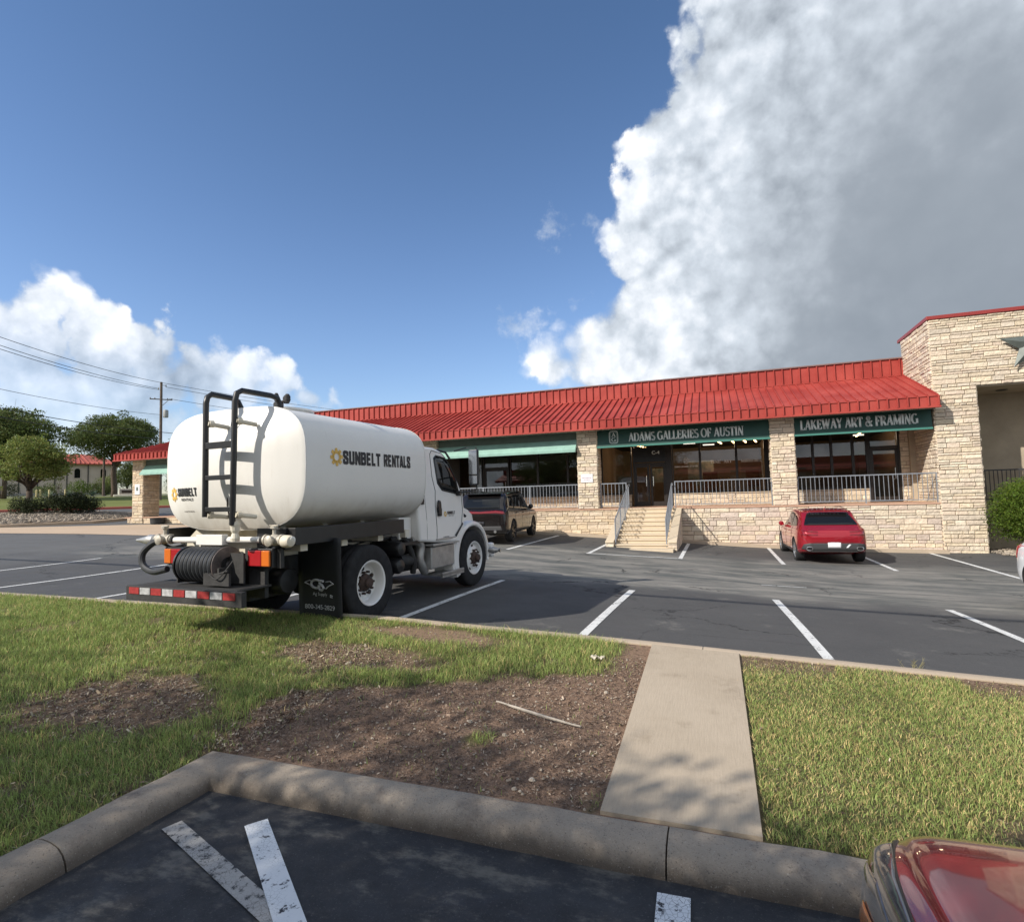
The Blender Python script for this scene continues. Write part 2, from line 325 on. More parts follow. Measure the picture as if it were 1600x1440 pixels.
def curb_mat():
    t = NT('old_curb_concrete'); X, Y, Z = t.sep()
    c = t.mix(t.noise(1.6, 8, .62), (0.29, 0.235, 0.18), (0.50, 0.42, 0.33))
    grime = t.noise(3.0, 8, .7, st=(1, 1, .35)); low = t.rng(t.math('MULTIPLY_ADD', grime, .16, Z), .20, .09)   # splash-line dirt low on the face
    c = t.mix(t.math('MULTIPLY', low, .75), c, (0.062, 0.052, 0.045))
    c = t.mix(t.rng(t.noise(7, 7, .7, off=(5, 2, 8)), .58, .72, 0, .5), c, (0.11, 0.075, 0.06))
    pits = t.rng(t.noise(85, 3, .8), .57, .68, 0, .75); c = t.mix(pits, c, (0.09, 0.075, 0.065)); c = t.mix(t.rng(t.noise(110, 2, off=(4, 4, 1)), .62, .74, 0, .4), c, (0.62, 0.57, 0.5))
    st3 = t.rng(t.noise(2.2, 9, .75, off=(9, 1, 4)), .50, .68, 0, .55); c = t.mix(st3, c, (0.15, 0.115, 0.09)); t.bump(t.math('MULTIPLY_ADD', t.noise(110, 4, .7), .9, t.noise(16, 5)), .9, .009); return t.done(c, .9, .2)
def paint(name, a, under, lo=.50, hi=.58, scale=9):
    t = NT(name); w = t.rng(t.noise(scale, 9, .72), lo, hi); w2 = t.rng(t.vor(38, 'DISTANCE_TO_EDGE'), .012, .03)
    patch = t.rng(t.noise(1.7, 5, off=(3, 3, 3)), .38, .6); miss = t.math('MULTIPLY', w, 1.0); miss = t.math('MAXIMUM', miss, t.math('MULTIPLY', t.math('SUBTRACT', 1.0, w2), patch))
    c = t.mix(t.noise(3, 6), a, tuple(x*.86 for x in a)); c = t.mix(miss, c, under); t.bump(w, -.3, .003); return t.done(c, .7, .35)
def soil_mat():
    t = NT('verge_soil')
    a = t.N.new('ShaderNodeAttribute'); a.attribute_name = 'col'   # r: turf cover 0..1
    s = t.N.new('ShaderNodeSeparateColor'); t.L.new(a.outputs['Color'], s.inputs[0])
    soil = t.mix(t.noise(1.4, 7), (0.21, 0.135, 0.095), (0.36, 0.245, 0.17)); soil = t.mix(t.rng(t.noise(26, 6, .75), .45, .70), soil, (0.095, 0.062, 0.046)); soil = t.mix(t.rng(t.noise(60, 3, .8, off=(2, 2, 2)), .6, .75, 0, .7), soil, (0.30, 0.22, 0.16))
    turf = t.mix(t.noise(30, 5, .7), (0.05, 0.062, 0.018), (0.17, 0.15, 0.07))
    c = t.mix(s.outputs[0], soil, turf); t.bump(t.math('ADD', t.noise(45, 6, .75), t.noise(11, 4)), .9, .02); return t.done(c, .95, .15)
def lawn_mat():
    t = NT('far_lawn'); c = t.mix(t.noise(.25, 8, .65), (0.09, 0.12, 0.03), (0.21, 0.22, 0.08)); c = t.mix(t.rng(t.noise(.6, 7, off=(1, 2, 3)), .56, .7, 0, .6), c, (0.20, 0.16, 0.07)); t.bump(t.noise(3, 6), .5, .1); return t.done(c, .95, .1)
M = {}
M['asphalt'] = asphalt_lot(); M['asphalt2'] = asphalt_near()
M['curb'] = curb_mat(); M['kerb_pale'] = concrete('kerb_concrete', (0.34, 0.27, 0.2), (0.50, 0.41, 0.31), 1.5)
def walk_mat():
    t = NT('walk_concrete'); c = t.mix(t.noise(1.3, 8, .6), (0.35, 0.285, 0.21), (0.50, 0.42, 0.325)); c = t.mix(t.rng(t.noise(3.4, 8, .7, off=(3, 1, 2)), .52, .75, 0, .45), c, (0.21, 0.165, 0.115))
    br = t.noise(90, 3, .6, st=(1, .05, 1)); c = t.mix(t.rng(br, .35, .65, 0, .10), c, (0.20, 0.16, 0.12)); c = t.mix(t.rng(t.noise(130, 2, off=(7, 7, 7)), .6, .72, 0, .35), c, (0.14, 0.11, 0.085))
    t.bump(t.math('MULTIPLY_ADD', t.noise(120, 3, .7), .4, br), .5, .005); return t.done(c, .9, .2)
M['walk'] = walk_mat()
M['apron'] = concrete('apron_concrete', (0.44, 0.33, 0.23), (0.56, 0.43, 0.31), .4, (0.28, 0.2, 0.14), .5)
M['road_far'] = concrete('road_surface', (0.26, 0.25, 0.235), (0.34, 0.33, 0.31), .3)
M['step'] = concrete('step_concrete', (0.50, 0.41, 0.29), (0.66, 0.55, 0.41), 1.5, (0.28, 0.19, 0.12), .5)
M['cap'] = concrete('terrace_cap', (0.42, 0.25, 0.18), (0.56, 0.37, 0.26), 1.5, (0.2, 0.13, 0.1), .5)
M['redkerb'] = concrete('red_kerb_paint', (0.42, 0.09, 0.07), (0.5, 0.16, 0.12), 1.5, (0.25, 0.12, 0.1), .5)
M['paint'] = paint('white_line_paint', (0.74, 0.74, 0.72), (0.07, 0.07, 0.07), .54, .66)
M['paint_new'] = paint('thick_white_line_paint', (0.78, 0.79, 0.79), (0.03, 0.03, 0.035), .565, .64, 16)
M['paint_old'] = paint('worn_white_line_paint', (0.42, 0.40, 0.37), (0.04, 0.04, 0.042), .50, .62, 20)
M['soil'] = soil_mat(); M['lawn'] = lawn_mat()
M['stone'] = mat('limestone_blocks', (1, 1, 1), .92, attr=True, var=.16, vscale=7, bump=1.0, bscale=13, bdist=.035, spec=.15)
M['mortar'] = mat('mortar', (0.22, 0.18, 0.14), .95, var=.2, spec=.1)
M['redmetal'] = mat('red_standing_seam_metal', (0.27, 0.033, 0.026), .62, var=.2, vscale=.8, col2=(0.40, 0.070, 0.055), spec=.25, detail=9)
M['redcap'] = mat('dark_red_coping', (0.25, 0.030, 0.026), .45, var=.1, spec=.5)
M['coping'] = mat('brown_coping', (0.20, 0.12, 0.11), .5, var=.1)
M['stucco'] = mat('stucco', (0.43, 0.36, 0.27), .95, var=.12, vscale=1.2, bump=.3, bscale=80, spec=.1)
M['soffit'] = mat('soffit_paint', (0.36, 0.33, 0.27), .9, var=.1)
M['darkgreen'] = mat('dark_green_sign_face', (0.012, 0.062, 0.05), .55, var=.12, vscale=2)
M['greentrim'] = mat('green_sign_edge', (0.05, 0.20, 0.165), .6)
M['teal'] = mat('faded_teal_canvas', (0.25, 0.42, 0.36), .8, var=.10, vscale=2.5)
M['greyboard'] = mat('grey_green_fascia_board', (0.10, 0.13, 0.11), .8, var=.1)
M['letter'] = mat('pale_sign_lettering', (0.72, 0.78, 0.76), .6)
M['frame'] = mat('dark_bronze_frame', (0.018, 0.014, 0.012), .45, spec=.5)
M['shopglass'] = glass('storefront_glass', clear=.62)
M['rail'] = mat('grey_painted_steel', (0.24, 0.26, 0.29), .45, var=.15, metal=.2)
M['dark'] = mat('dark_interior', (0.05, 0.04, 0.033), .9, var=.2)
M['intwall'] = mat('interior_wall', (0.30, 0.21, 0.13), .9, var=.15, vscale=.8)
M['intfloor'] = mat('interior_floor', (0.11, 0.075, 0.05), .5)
M['brown'] = mat('brown_canvas_art', (0.22, 0.10, 0.05), .8, var=.4, vscale=5)
M['art'] = mat('landscape_canvas_art', (0.40, 0.34, 0.26), .8, var=.5, vscale=4, col2=(0.12, 0.16, 0.14))
M['warmlight'] = mat('lit_spot_lamp', (1, .8, .5), .5, emit=(1, .62, .28), es=7)
M['tubelight'] = mat('lit_ceiling_panel', (1, 1, 1), .5, emit=(1, .93, .8), es=1.3)
M['white'] = mat('white_truck_paint', (0.76, 0.745, 0.71), .28, var=.03, vscale=2, spec=.5, coat=.3)
def tank_mat():
    t = NT('white_tank_paint'); X, Y, Z = t.sep()
    c = t.mix(t.noise(1.5, 6), (0.72, 0.70, 0.655), (0.79, 0.77, 0.725))
    dirt = t.noise(2.2, 8, .7, st=(2.5, 2.5, .35)); low = t.rng(t.math('MULTIPLY_ADD', dirt, .55, Z), 2.05, 1.45)   # road dirt thrown up on the lower belly
    c = t.mix(t.math('MULTIPLY', low, .75), c, (0.34, 0.29, 0.22)); c = t.mix(t.rng(t.noise(5, 8, .75, st=(3, 3, .3), off=(1, 4, 2)), .58, .75, 0, .22), c, (0.45, 0.40, 0.32))
    t.bump(t.noise(2.2, 3), .06, .03); return t.done(c, t.rng(dirt, .3, .7, .28, .5), .5)
M['tank'] = tank_mat()
M['cream'] = mat('dirty_cream_paint', (0.58, 0.52, 0.40), .6, var=.25, vscale=6, col2=(0.68, 0.64, 0.54))
M['black'] = mat('black_powder_coat', (0.012, 0.012, 0.013), .38, var=.3, vscale=8)
M['blackdull'] = mat('dusty_black_frame', (0.028, 0.027, 0.026), .75, var=.4, vscale=5, bump=.2)
M['flap'] = mat('black_rubber_sheet', (0.013, 0.015, 0.018), .55, var=.3, vscale=3)
def tyre_m(name, c): return mat(name, c, .85, var=.3, vscale=9, bump=.3, bscale=60, spec=.25)
M['tyre'] = tyre_m('tyre_rubber', (0.023, 0.023, 0.024))
M['alloy'] = mat('bright_alloy', (0.55, 0.56, 0.58), .25, metal=.9)
M['darkalloy'] = mat('dark_alloy', (0.05, 0.05, 0.055), .3, metal=.8)
M['aluminium'] = mat('dull_aluminium', (0.42, 0.41, 0.39), .45, metal=.7, var=.2, vscale=6)
M['rust'] = mat('rusty_steel', (0.055, 0.034, 0.026), .85, var=.4, vscale=12, bump=.3)
M['steeldisc'] = mat('scuffed_dark_steel', (0.19, 0.15, 0.135), .6, metal=.3, col2=(0.045, 0.04, 0.04), var=.3, vscale=5)
M['hose'] = mat('black_hose_rubber', (0.022, 0.024, 0.028), .5, var=.3, vscale=9)
M['redlens'] = mat('red_lamp_lens', (0.36, 0.015, 0.02), .2, coat=.5)
M['amberlens'] = mat('amber_lamp_lens', (0.62, 0.15, 0.02), .2, coat=.5)
M['tape_red'] = mat('red_reflective_tape', (0.33, 0.03, 0.03), .45, var=.2, vscale=20)
M['tape_white'] = mat('white_reflective_tape', (0.42, 0.42, 0.42), .45, var=.35, vscale=14)
M['decal_black'] = mat('black_vinyl', (0.018, 0.018, 0.02), .5)
M['decal_gold'] = mat('gold_vinyl', (0.72, 0.45, 0.10), .5)
M['decal_white'] = mat('worn_white_print', (0.45, 0.46, 0.47), .7, var=.3, vscale=20)
M['carglass'] = mat('tinted_car_glass', (0.008, 0.009, 0.010), .03, spec=.45)
M['redcar'] = mat('red_metallic_paint', (0.36, 0.010, 0.022), .26, metal=.45, spec=.5, coat=1.0)
M['redcar2'] = mat('candy_red_paint', (0.30, 0.008, 0.018), .25, metal=.35, spec=.5, coat=1.0)
M['blackcar'] = mat('black_gloss_paint', (0.010, 0.008, 0.008), .2, spec=.4, coat=.45)
M['whitecar'] = mat('white_gloss_paint', (0.75, 0.76, 0.76), .2, coat=1.0)
M['plastic'] = mat('dark_grey_plastic', (0.04, 0.04, 0.042), .6)
M['chrome'] = mat('chrome', (0.8, 0.8, 0.8), .12, metal=1.0)
M['plate'] = mat('licence_plate', (0.70, 0.70, 0.72), .5)
M['bark'] = mat('tree_bark', (0.085, 0.062, 0.045), .95, var=.4, vscale=9, bump=.8, bscale=18)
M['wood_pole'] = mat('weathered_pole_wood', (0.13, 0.10, 0.08), .95, var=.3, vscale=4)
M['wire'] = mat('overhead_wire', (0.03, 0.03, 0.03), .7)
M['xfmr'] = mat('transformer_grey', (0.3, 0.31, 0.31), .6)
def leafm(name, a, b, sc=.9):
    t = NT(name); at = t.N.new('ShaderNodeAttribute'); at.attribute_name = 'col'
    c = t.mix(t.noise(sc, 4), a, b); v = t.N.new('ShaderNodeVectorMath'); v.operation = 'MULTIPLY'; t.L.new(c, v.inputs[0]); t.L.new(at.outputs['Color'], v.inputs[1])
    t.L.new(v.outputs[0], t.b.inputs['Base Color']); t.b.inputs['Roughness'].default_value = .6; t.b.inputs['Specular IOR Level'].default_value = .25
    tr = t.N.new('ShaderNodeBsdfTranslucent'); t.L.new(v.outputs[0], tr.inputs[0]); mx = t.N.new('ShaderNodeMixShader'); mx.inputs[0].default_value = .35
    t.L.new(t.b.outputs[0], mx.inputs[1]); t.L.new(tr.outputs[0], mx.inputs[2]); t.L.new(mx.outputs[0], t.N['Material Output'].inputs[0]); return t.m
M['oak'] = leafm('live_oak_leaves', (0.055, 0.088, 0.022), (0.14, 0.175, 0.055))
M['oak2'] = leafm('yellow_green_leaves', (0.10, 0.145, 0.03), (0.24, 0.28, 0.075))
M['hedge'] = leafm('dark_hedge_leaves', (0.018, 0.028, 0.012), (0.045, 0.060, 0.022))
M['laurel'] = leafm('bright_shrub_leaves', (0.050, 0.095, 0.012), (0.13, 0.20, 0.025), 1.5)
M['agave'] = leafm('pale_agave_leaves', (0.16, 0.22, 0.14), (0.25, 0.32, 0.22))
M['grass'] = leafm('grass_blades', (0.20, 0.285, 0.065), (0.44, 0.52, 0.18), 1.4)
M['mulch'] = mat('mulch_chips', (1, 1, 1), .9, attr=True, var=.2, vscale=20, spec=.1)
M['farwall'] = mat('cream_far_wall', (0.48, 0.41, 0.36), .9, var=.1, vscale=.5)
M['fartile'] = mat('red_tile_roof', (0.33, 0.072, 0.046), .8, var=.2, vscale=1.5)
M['bollard'] = mat('yellow_bollard_paint', (0.55, 0.46, 0.24), .7)

# ------------------------------------------------------------------ grounds
def sheet(name, x0, x1, y0, y1, dx, dy, zf, m, skirt=0.0, keep=None, kind='structure', col=None):
    nx = max(2, int((x1-x0)/dx)+1); ny = max(2, int((y1-y0)/dy)+1); b = MB(); idx = {}
    xs = np.linspace(x0, x1, nx); ys = np.linspace(y0, y1, ny)
    vs = [(x, y, zf(x, y)) for x in xs for y in ys]; fs = []
    for i in range(nx-1):
        for j in range(ny-1):
            if keep and not keep((xs[i]+xs[i+1])/2, (ys[j]+ys[j+1])/2): continue
            fs.append((i*ny+j, (i+1)*ny+j, (i+1)*ny+j+1, i*ny+j+1))
    b.add(vs, fs); o = b.build(name, m, smooth=True, angle=0); meta(o, kind=kind); return o
# wide base terrain
sheet('terrain', -900, 900, -700, 900, 12, 12, lambda x, y: (gz(x, y) if (x < 20 and y > 0) else 0)-1.0-(1.5 if abs(x) < 70 and abs(y) < 60 else 0), M['lawn'])
sheet('parking_lot', -62, 34, YK-.02, 24.6, .5, .5, lambda x, y: lot(x, y) if x > -24 else gz(x, y), M['asphalt'])
sheet('side_street', -84, -30.0, 24.6, 62, 1.0, 1.0, gz, M['asphalt'], keep=lambda x, y: -.85*x+.53*y < 58)
sheet('rear_parking_lot', -14.2, 30, -22, 3.16, 1.3, 1.6, lambda x, y: 0.0, M['asphalt2'], keep=lambda x, y: x > -3.8 or y < -2.0)
sheet('rear_ground', -120, 120, -140, -22, 8, 8, lambda x, y: -.02, M['lawn'])

def stripe(pts, w, m, zf, name='parking_stripe', off=.006, label=None):
    (xa, ya), (xb, yb) = pts; dx, dy = xb-xa, yb-ya; Ln = math.hypot(dx, dy); nx, ny = -dy/Ln*w/2, dx/Ln*w/2
    n = max(2, int(Ln/.3)); b = MB()
    def P(u, v): x = xa+dx*u+nx*(v*2-1); y = ya+dy*u+ny*(v*2-1); return (x, y, zf(x, y)+off)
    b.grid(P, n+1, 3); o = b.build(name, m); meta(o, kind='structure'); return o
for x in (-16.6, -13.5, -10.4, -7.3, -4.40): stripe([(x, YK+.03), (x+(.15 if x < -5 else .12), 11.2)], .11, M['paint'], lot)
stripe([(-1.74, YK+.03), (-1.60, 11.2)], .12, M['paint'], lot); stripe([(1.19, YK+.03), (.95, 11.45)], .12, M['paint'], lot)
stripe([(3.85, YK+.03), (3.68, 11.75)], .12, M['paint'], lot); stripe([(6.6, YK+.03), (6.5, 11.8)], .12, M['paint'], lot)
for a, b_ in [((-6.40, 17.2), (-6.33, 23.3)), ((1.80, 18.4), (1.80, 23.5)), ((4.58, 18.2), (4.52, 23.5)), ((7.0, 17.3), (6.94, 23.5)), ((-9.2, 17.4), (-9.2, 23.3)), ((-12, 17.4), (-12, 23.3)), ((9.7, 17.4), (9.7, 23))]:
    stripe([a, b_], .12, M['paint'], lot)
stripe([(-3.85, 17.6), (-3.85, 23.3)], .12, M['paint'], lot); stripe([(-3.91, 17.63), (-1.03, 17.98)], .11, M['paint'], lot, off=.010); stripe([(-1.09, 17.95), (-1.07, 23.3)], .12, M['paint'], lot)
stripe([(.86, 13.55), (1.75, 13.62)], .06, M['paint'], lot)
# painted lines in the near stall
flat = lambda x, y: 0.0
stripe([(-3.30, 2.71), (-1.80, 2.17)], .115, M['paint_old'], flat, off=.008)
stripe([(-2.80, 2.885), (-1.20, 1.66)], .135, M['paint_new'], flat, off=.012)
stripe([(-.285, 3.0), (-.24, 1.6)], .16, M['paint_new'], flat, off=.012)
# ------------------------------------------------------------------ kerbs and walk
def sweep_kerb(name, path, prof, m, seg_len=3.0, gap=.009, zf=None, joint0=1.2):
    # path: plan polyline; prof: (offset to the left of travel, height) outline
    b = MB(); P = [Vector((*p, 0)) for p in path]
    dist = [0]
    for i in range(1, len(P)): dist.append(dist[-1]+(P[i]-P[i-1]).length)
    def at(d):
        for i in range(1, len(P)):
            if d <= dist[i] or i == len(P)-1:
                t = (d-dist[i-1])/(dist[i]-dist[i-1]); dirn = (P[i]-P[i-1]).normalized(); return P[i-1].lerp(P[i], t), dirn
    # mitred normals at corners
    cuts = [0.0]; d = joint0
    while d < dist[-1]: cuts.append(d); d += seg_len
    cuts.append(dist[-1])
    for a, c in zip(cuts[:-1], cuts[1:]):
        a2 = a+gap/2; c2 = c-gap/2; ds = sorted(set([a2, c2]+[x for x in dist if a2 < x < c2]+list(np.arange(a2, c2, .25)))); rings = []
        for dd in ds:
            p, t = at(dd); nrm = Vector((-t.y, t.x, 0)); k = 1.0
            for i in range(1, len(P)-1):
                if abs(dd-dist[i]) < 1e-6:
                    t1 = (P[i]-P[i-1]).normalized(); t2 = (P[i+1]-P[i]).normalized(); n1 = Vector((-t1.y, t1.x, 0)); n2 = Vector((-t2.y, t2.x, 0)); nn = (n1+n2).normalized(); k = 1/max(.3, nn.dot(n1)); nrm = nn
            z0 = zf(p.x, p.y) if zf else 0
            w = .003*math.sin(dd*9.1)+.002*math.sin(dd*23)+.002*math.sin(dd*61)
            rings.append([(p.x+nrm.x*(o+w)*k, p.y+nrm.y*(o+w)*k, z0+h+(w*.5 if h > .02 else 0)) for o, h in prof])
        n = len(prof); vs = [v for r in rings for v in r]; fs = []
        for i in range(len(rings)-1):
            for j in range(n-1): fs.append((i*n+j, (i+1)*n+j, (i+1)*n+j+1, i*n+j+1))
        fs.append(tuple(range(n))); fs.append(tuple(reversed(range((len(rings)-1)*n, len(rings)*n)))); b.add(vs, fs)
    o = b.build(name, m, smooth=True, angle=50); return meta(o, kind='structure')
prof = [(.03, -.15), (.03, .0), (.042, .045), (.068, .088), (.11, .118), (.17, .132), (.23, .136), (.285, .132), (.308, .122), (.315, .10), (.315, -.15)]
# travel so that the verge is on the left: along +X the verge (+Y) is left
sweep_kerb('kerb', [(-3.50, -3.0), (-3.44, 1.9), (-3.41, 3.08), (14, 3.08)], prof, M['curb'], seg_len=3.96, joint0=1.24)
fz = lambda x, y: float(2-np.interp(x, KX, KH))
kp = [(0, -.3), (0, -.02), (.0, .0), (.03, .012), (.12, .012), (.15, 0), (.15, -.3)]
sweep_kerb('kerb', [(34, YK), (-58, YK)], [(o, h) for o, h in kp], M['kerb_pale'], seg_len=3.0, zf=fz)
b = MB()
def walkpt(u, v): x = -.725+.88*u; y = 3.40+(YK-.15-3.40)*v; return (x, y, vz(x, y)+.012)
b.grid(walkpt, 2, 12)
# edges
b.grid(lambda u, v: (lambda p: (p[0], p[1], p[2]-u*.08))(walkpt(0, v)), 2, 12); b.grid(lambda u, v: (lambda p: (p[0], p[1], p[2]-u*.08))(walkpt(1, v)), 2, 12)
b.grid(lambda u, v: (lambda p: (p[0], p[1], p[2]-v*.08))(walkpt(u, 0)), 2, 2)
meta(b.build('walkway', M['walk']), kind='structure')
# ------------------------------------------------------------------ verge: soil, turf, mulch
def fbm(x, y, sc=1.0, seed=0):
    v = 0; a = 1; t = 0
    for k in range(5):
        f = sc*(1.9**k); v += a*(math.sin(x*f*1.7+seed+k*1.3+1.1*math.sin(y*f*1.1+k))*math.cos(y*f*1.9+seed*2.1+k*2.7+1.3*math.sin(x*f*.9-k))); t += a; a *= .6
    return v/t
def ell(x, y, cx, cy, rx, ry, a=0): dx, dy = x-cx, y-cy; c, s = math.cos(a), math.sin(a); return 1-math.hypot((dx*c+dy*s)/rx, (-dx*s+dy*c)/ry)
def turf(x, y):
    """grass cover 0..1 of the verge as the photograph shows it"""
    n = fbm(x, y, 1.6, 3)*.45+fbm(x, y, 5.5, 1)*.34+fbm(x, y, 14, 6)*.22
    if x > .17:
        g = 1.0
        g -= max(0, sm(y, 5.7, 6.35)*(.75+.9*n)) if x < 1.0 or x > 2.0 else max(0, sm(y, 6.1, 6.45)*.6)
        g -= .8*max(0, ell(x, y, 1.55, 3.75, .35, .35)); g -= .5*sm(.42, x, .17)*0
        return max(0, min(1, g+.15*n))
    if -.74 < x <= .17 and y > 3.38: return 0
    g = 1.0
    bare = max(ell(x, y, -1.6, 4.15, 1.75, 1.15, .1), ell(x, y, -2.9, 4.0, 1.3, .85, .35), ell(x, y, -1.0, 5.0, .75, .85))
    g = min(g, 1-sm(bare+.42*n, -.03, .22))
    g = max(g, sm(ell(x, y, -1.95, 5.68, 1.15, .42, .05)+.35*n, -.02, .2))          # thick green tuft near the street kerb
    b2 = ell(x, y, -5.2, 3.75, 1.15, .72, .15); g = min(g, 1-.9*sm(b2+.6*n, -.05, .45))
    b3 = ell(x, y, -3.8, 5.25, 1.3, .42, .0); g = min(g, 1-.75*sm(b3+.6*n, .0, .4))
    b4 = ell(x, y, -3.3, 6.05, 1.1, .28); g = min(g, 1-.85*sm(b4+.5*n, .0, .4))
    if x > -1.3: g = min(g, 1-.95*sm(x+.3*n, -1.2, -.95)*sm(y, 4.2, 4.6))
    g = max(g, .9*sm(ell(x, y, -1.78, 4.02, .13, .12)+.2*n, 0, .4))
    g = min(g, 1-.6*sm(n, .05, .42))
    return max(0, min(1, g))
def vbump(x, y): return vz(x, y)+.018*fbm(x, y, 1.3, 5)+.007*fbm(x, y, 7, 2)
VX0, VX1 = -34, 12
def verge_sheet(name, x0, x1, y0, y1, dx):
    nx = int((x1-x0)/dx)+1; ny = int((y1-y0)/dx)+1; xs = np.linspace(x0, x1, nx); ys = np.linspace(y0, y1, ny)
    vs = []; cs = []
    for x in xs:
        for y in ys:
            e = min(1, (YK-.13-y)/.15) if y > YK-.28 else 1; e = min(e, max(0, (y-3.36)/.15)) if x > -3.5 else e; zz = vz(x, y)+(vbump(x, y)-vz(x, y)-.0)*max(0, e)-.012
            if x < -3.5 and y < 3.5: zz -= .03*sm(x, -3.85, -3.7)
            vs.append((x, y, zz)); t = turf(x, y); cs.append(t)
    fs = [(i*ny+j, (i+1)*ny+j, (i+1)*ny+j+1, i*ny+j+1) for i in range(nx-1) for j in range(ny-1)]
    me = bpy.data.meshes.new(name); me.from_pydata(vs, [], fs); me.materials.append(M['soil']); at = me.color_attributes.new('col', 'FLOAT_COLOR', 'POINT')
    at.data.foreach_set('color', [c for t in cs for c in (t, t, t, 1)]); me.polygons.foreach_set('use_smooth', [True]*len(fs))
    o = bpy.data.objects.new(name, me); COL.objects.link(o); meta(o, kind='structure')
verge_sheet('verge', -9, 3.6, 3.385, YK-.13, .06); verge_sheet('verge', -34, -9, 3.385, YK-.13, .35); verge_sheet('verge', 3.6, 34, 3.385, YK-.13, .35)
verge_sheet('verge', -9, -3.70, -2.0, 3.385, .09); verge_sheet('verge', -34, -9, -2.0, 3.385, .5)
def blades(name, pts, hmin, hmax, wid, lean=.5, dry=.12):
    P = np.array(pts, dtype=np.float64); n = len(P)
    if n == 0: return None
    ang = RNG.uniform(0, 2*np.pi, n); h = RNG.uniform(hmin, hmax, n)*P[:, 3]; ln = RNG.uniform(.1, 1, n)*lean*h; la = ang+RNG.normal(0, .8, n); w = wid*RNG.uniform(.6, 1.25, n)
    wx = np.cos(ang+np.pi/2)*w/2; wy = np.sin(ang+np.pi/2)*w/2; lx = np.cos(la)*ln; ly = np.sin(la)*ln
    V = np.zeros((n, 5, 3)); V[:, 0] = P[:, :3]+np.stack([wx, wy, 0*wx], 1); V[:, 1] = P[:, :3]-np.stack([wx, wy, 0*wx], 1)
    mid = P[:, :3]+np.stack([lx*.35, ly*.35, h*.6], 1); V[:, 2] = mid-np.stack([wx, wy, 0*wx], 1)*.75; V[:, 3] = mid+np.stack([wx, wy, 0*wx], 1)*.75
    V[:, 4] = P[:, :3]+np.stack([lx*1.3, ly*1.3, h*.92], 1)
    me = bpy.data.meshes.new(name); me.vertices.add(n*5); me.vertices.foreach_set('co', V.reshape(-1))
    base = np.arange(n)*5; q = np.stack([base, base+1, base+2, base+3], 1); t = np.stack([base+3, base+2, base+4], 1)
    loops = np.concatenate([q, t], 1).reshape(-1); me.loops.add(len(loops)); me.loops.foreach_set('vertex_index', loops.astype(np.int32))
    me.polygons.add(2*n); ls = (np.arange(n)*7)[:, None]+np.array([[0, 4]]); me.polygons.foreach_set('loop_start', ls.reshape(-1).astype(np.int32))
    me.polygons.foreach_set('loop_total', np.tile([4, 3], n).astype(np.int32)); me.update(calc_edges=True); me.validate()
    k = RNG.uniform(.65, 1.35, n); c = np.stack([k, k, k], 1); dr = RNG.uniform(0, 1, n) < dry; c[dr] = np.stack([k[dr]*2.2, k[dr]*1.35, k[dr]*2.1], 1)
    at = me.color_attributes.new('col', 'FLOAT_COLOR', 'POINT'); c4 = np.ones((n, 5, 4)); c4[:, :, :3] = c[:, None, :]; at.data.foreach_set('color', c4.reshape(-1))
    me.materials.append(M['grass']); o = bpy.data.objects.new(name, me); COL.objects.link(o); return meta(o, kind='stuff')
def scatter_turf(x0, x1, y0, y1, per_m2, keep=None):
    n = int((x1-x0)*(y1-y0)*per_m2); xs = RNG.uniform(x0, x1, n); ys = RNG.uniform(y0, y1, n); out = []
    # coarse lookup table of cover
    g = .06; gx = int((x1-x0)/g)+2; gy = int((y1-y0)/g)+2; T = [[turf(x0+i*g, y0+j*g) for j in range(gy)] for i in range(gx)]
    r = RNG.uniform(0, 1, n)
    for x, y, rr in zip(xs, ys, r):
        if keep and not keep(x, y): continue
        t = T[int((x-x0)/g)][int((y-y0)/g)]
        if rr > t**1.6*(.6+.4*t)+.02: continue
        hh = .6+.5*t+.25*fbm(x, y, 2.5, 8)
        if -3.1 < x < -.8 and y > 5.25: hh *= 1.25
        if -4.3 < x < -2.6 and 3.4 < y < 4.4: hh *= 1.25
        if x > .17: hh *= .8
        out.append((x, y, vz(x, y)-.012, hh))
    return out
kk = lambda x, y: not (-.75 < x < .175 and y > 3.3) and not (x > -3.72 and y < 3.40)
blades('lawn_grass', scatter_turf(.172, 3.6, 3.40, YK-.15, 9000, kk), .022, .048, .0040, 1.15, .30)
blades('verge_grass', scatter_turf(-5.8, -.6, 3.40, YK-.15, 5600, kk)+scatter_turf(-6.2, -3.72, 1.3, 3.40, 6000, kk), .025, .075, .0045, 1.0, .14)
blades('verge_grass', scatter_turf(-12, -5.8, 3.0, YK-.15, 3000, kk), .04, .085, .006, .8, .10)
blades('verge_grass', scatter_turf(-26, -12, 4.5, YK-.15, 900, None), .05, .09, .012, .8, .10)
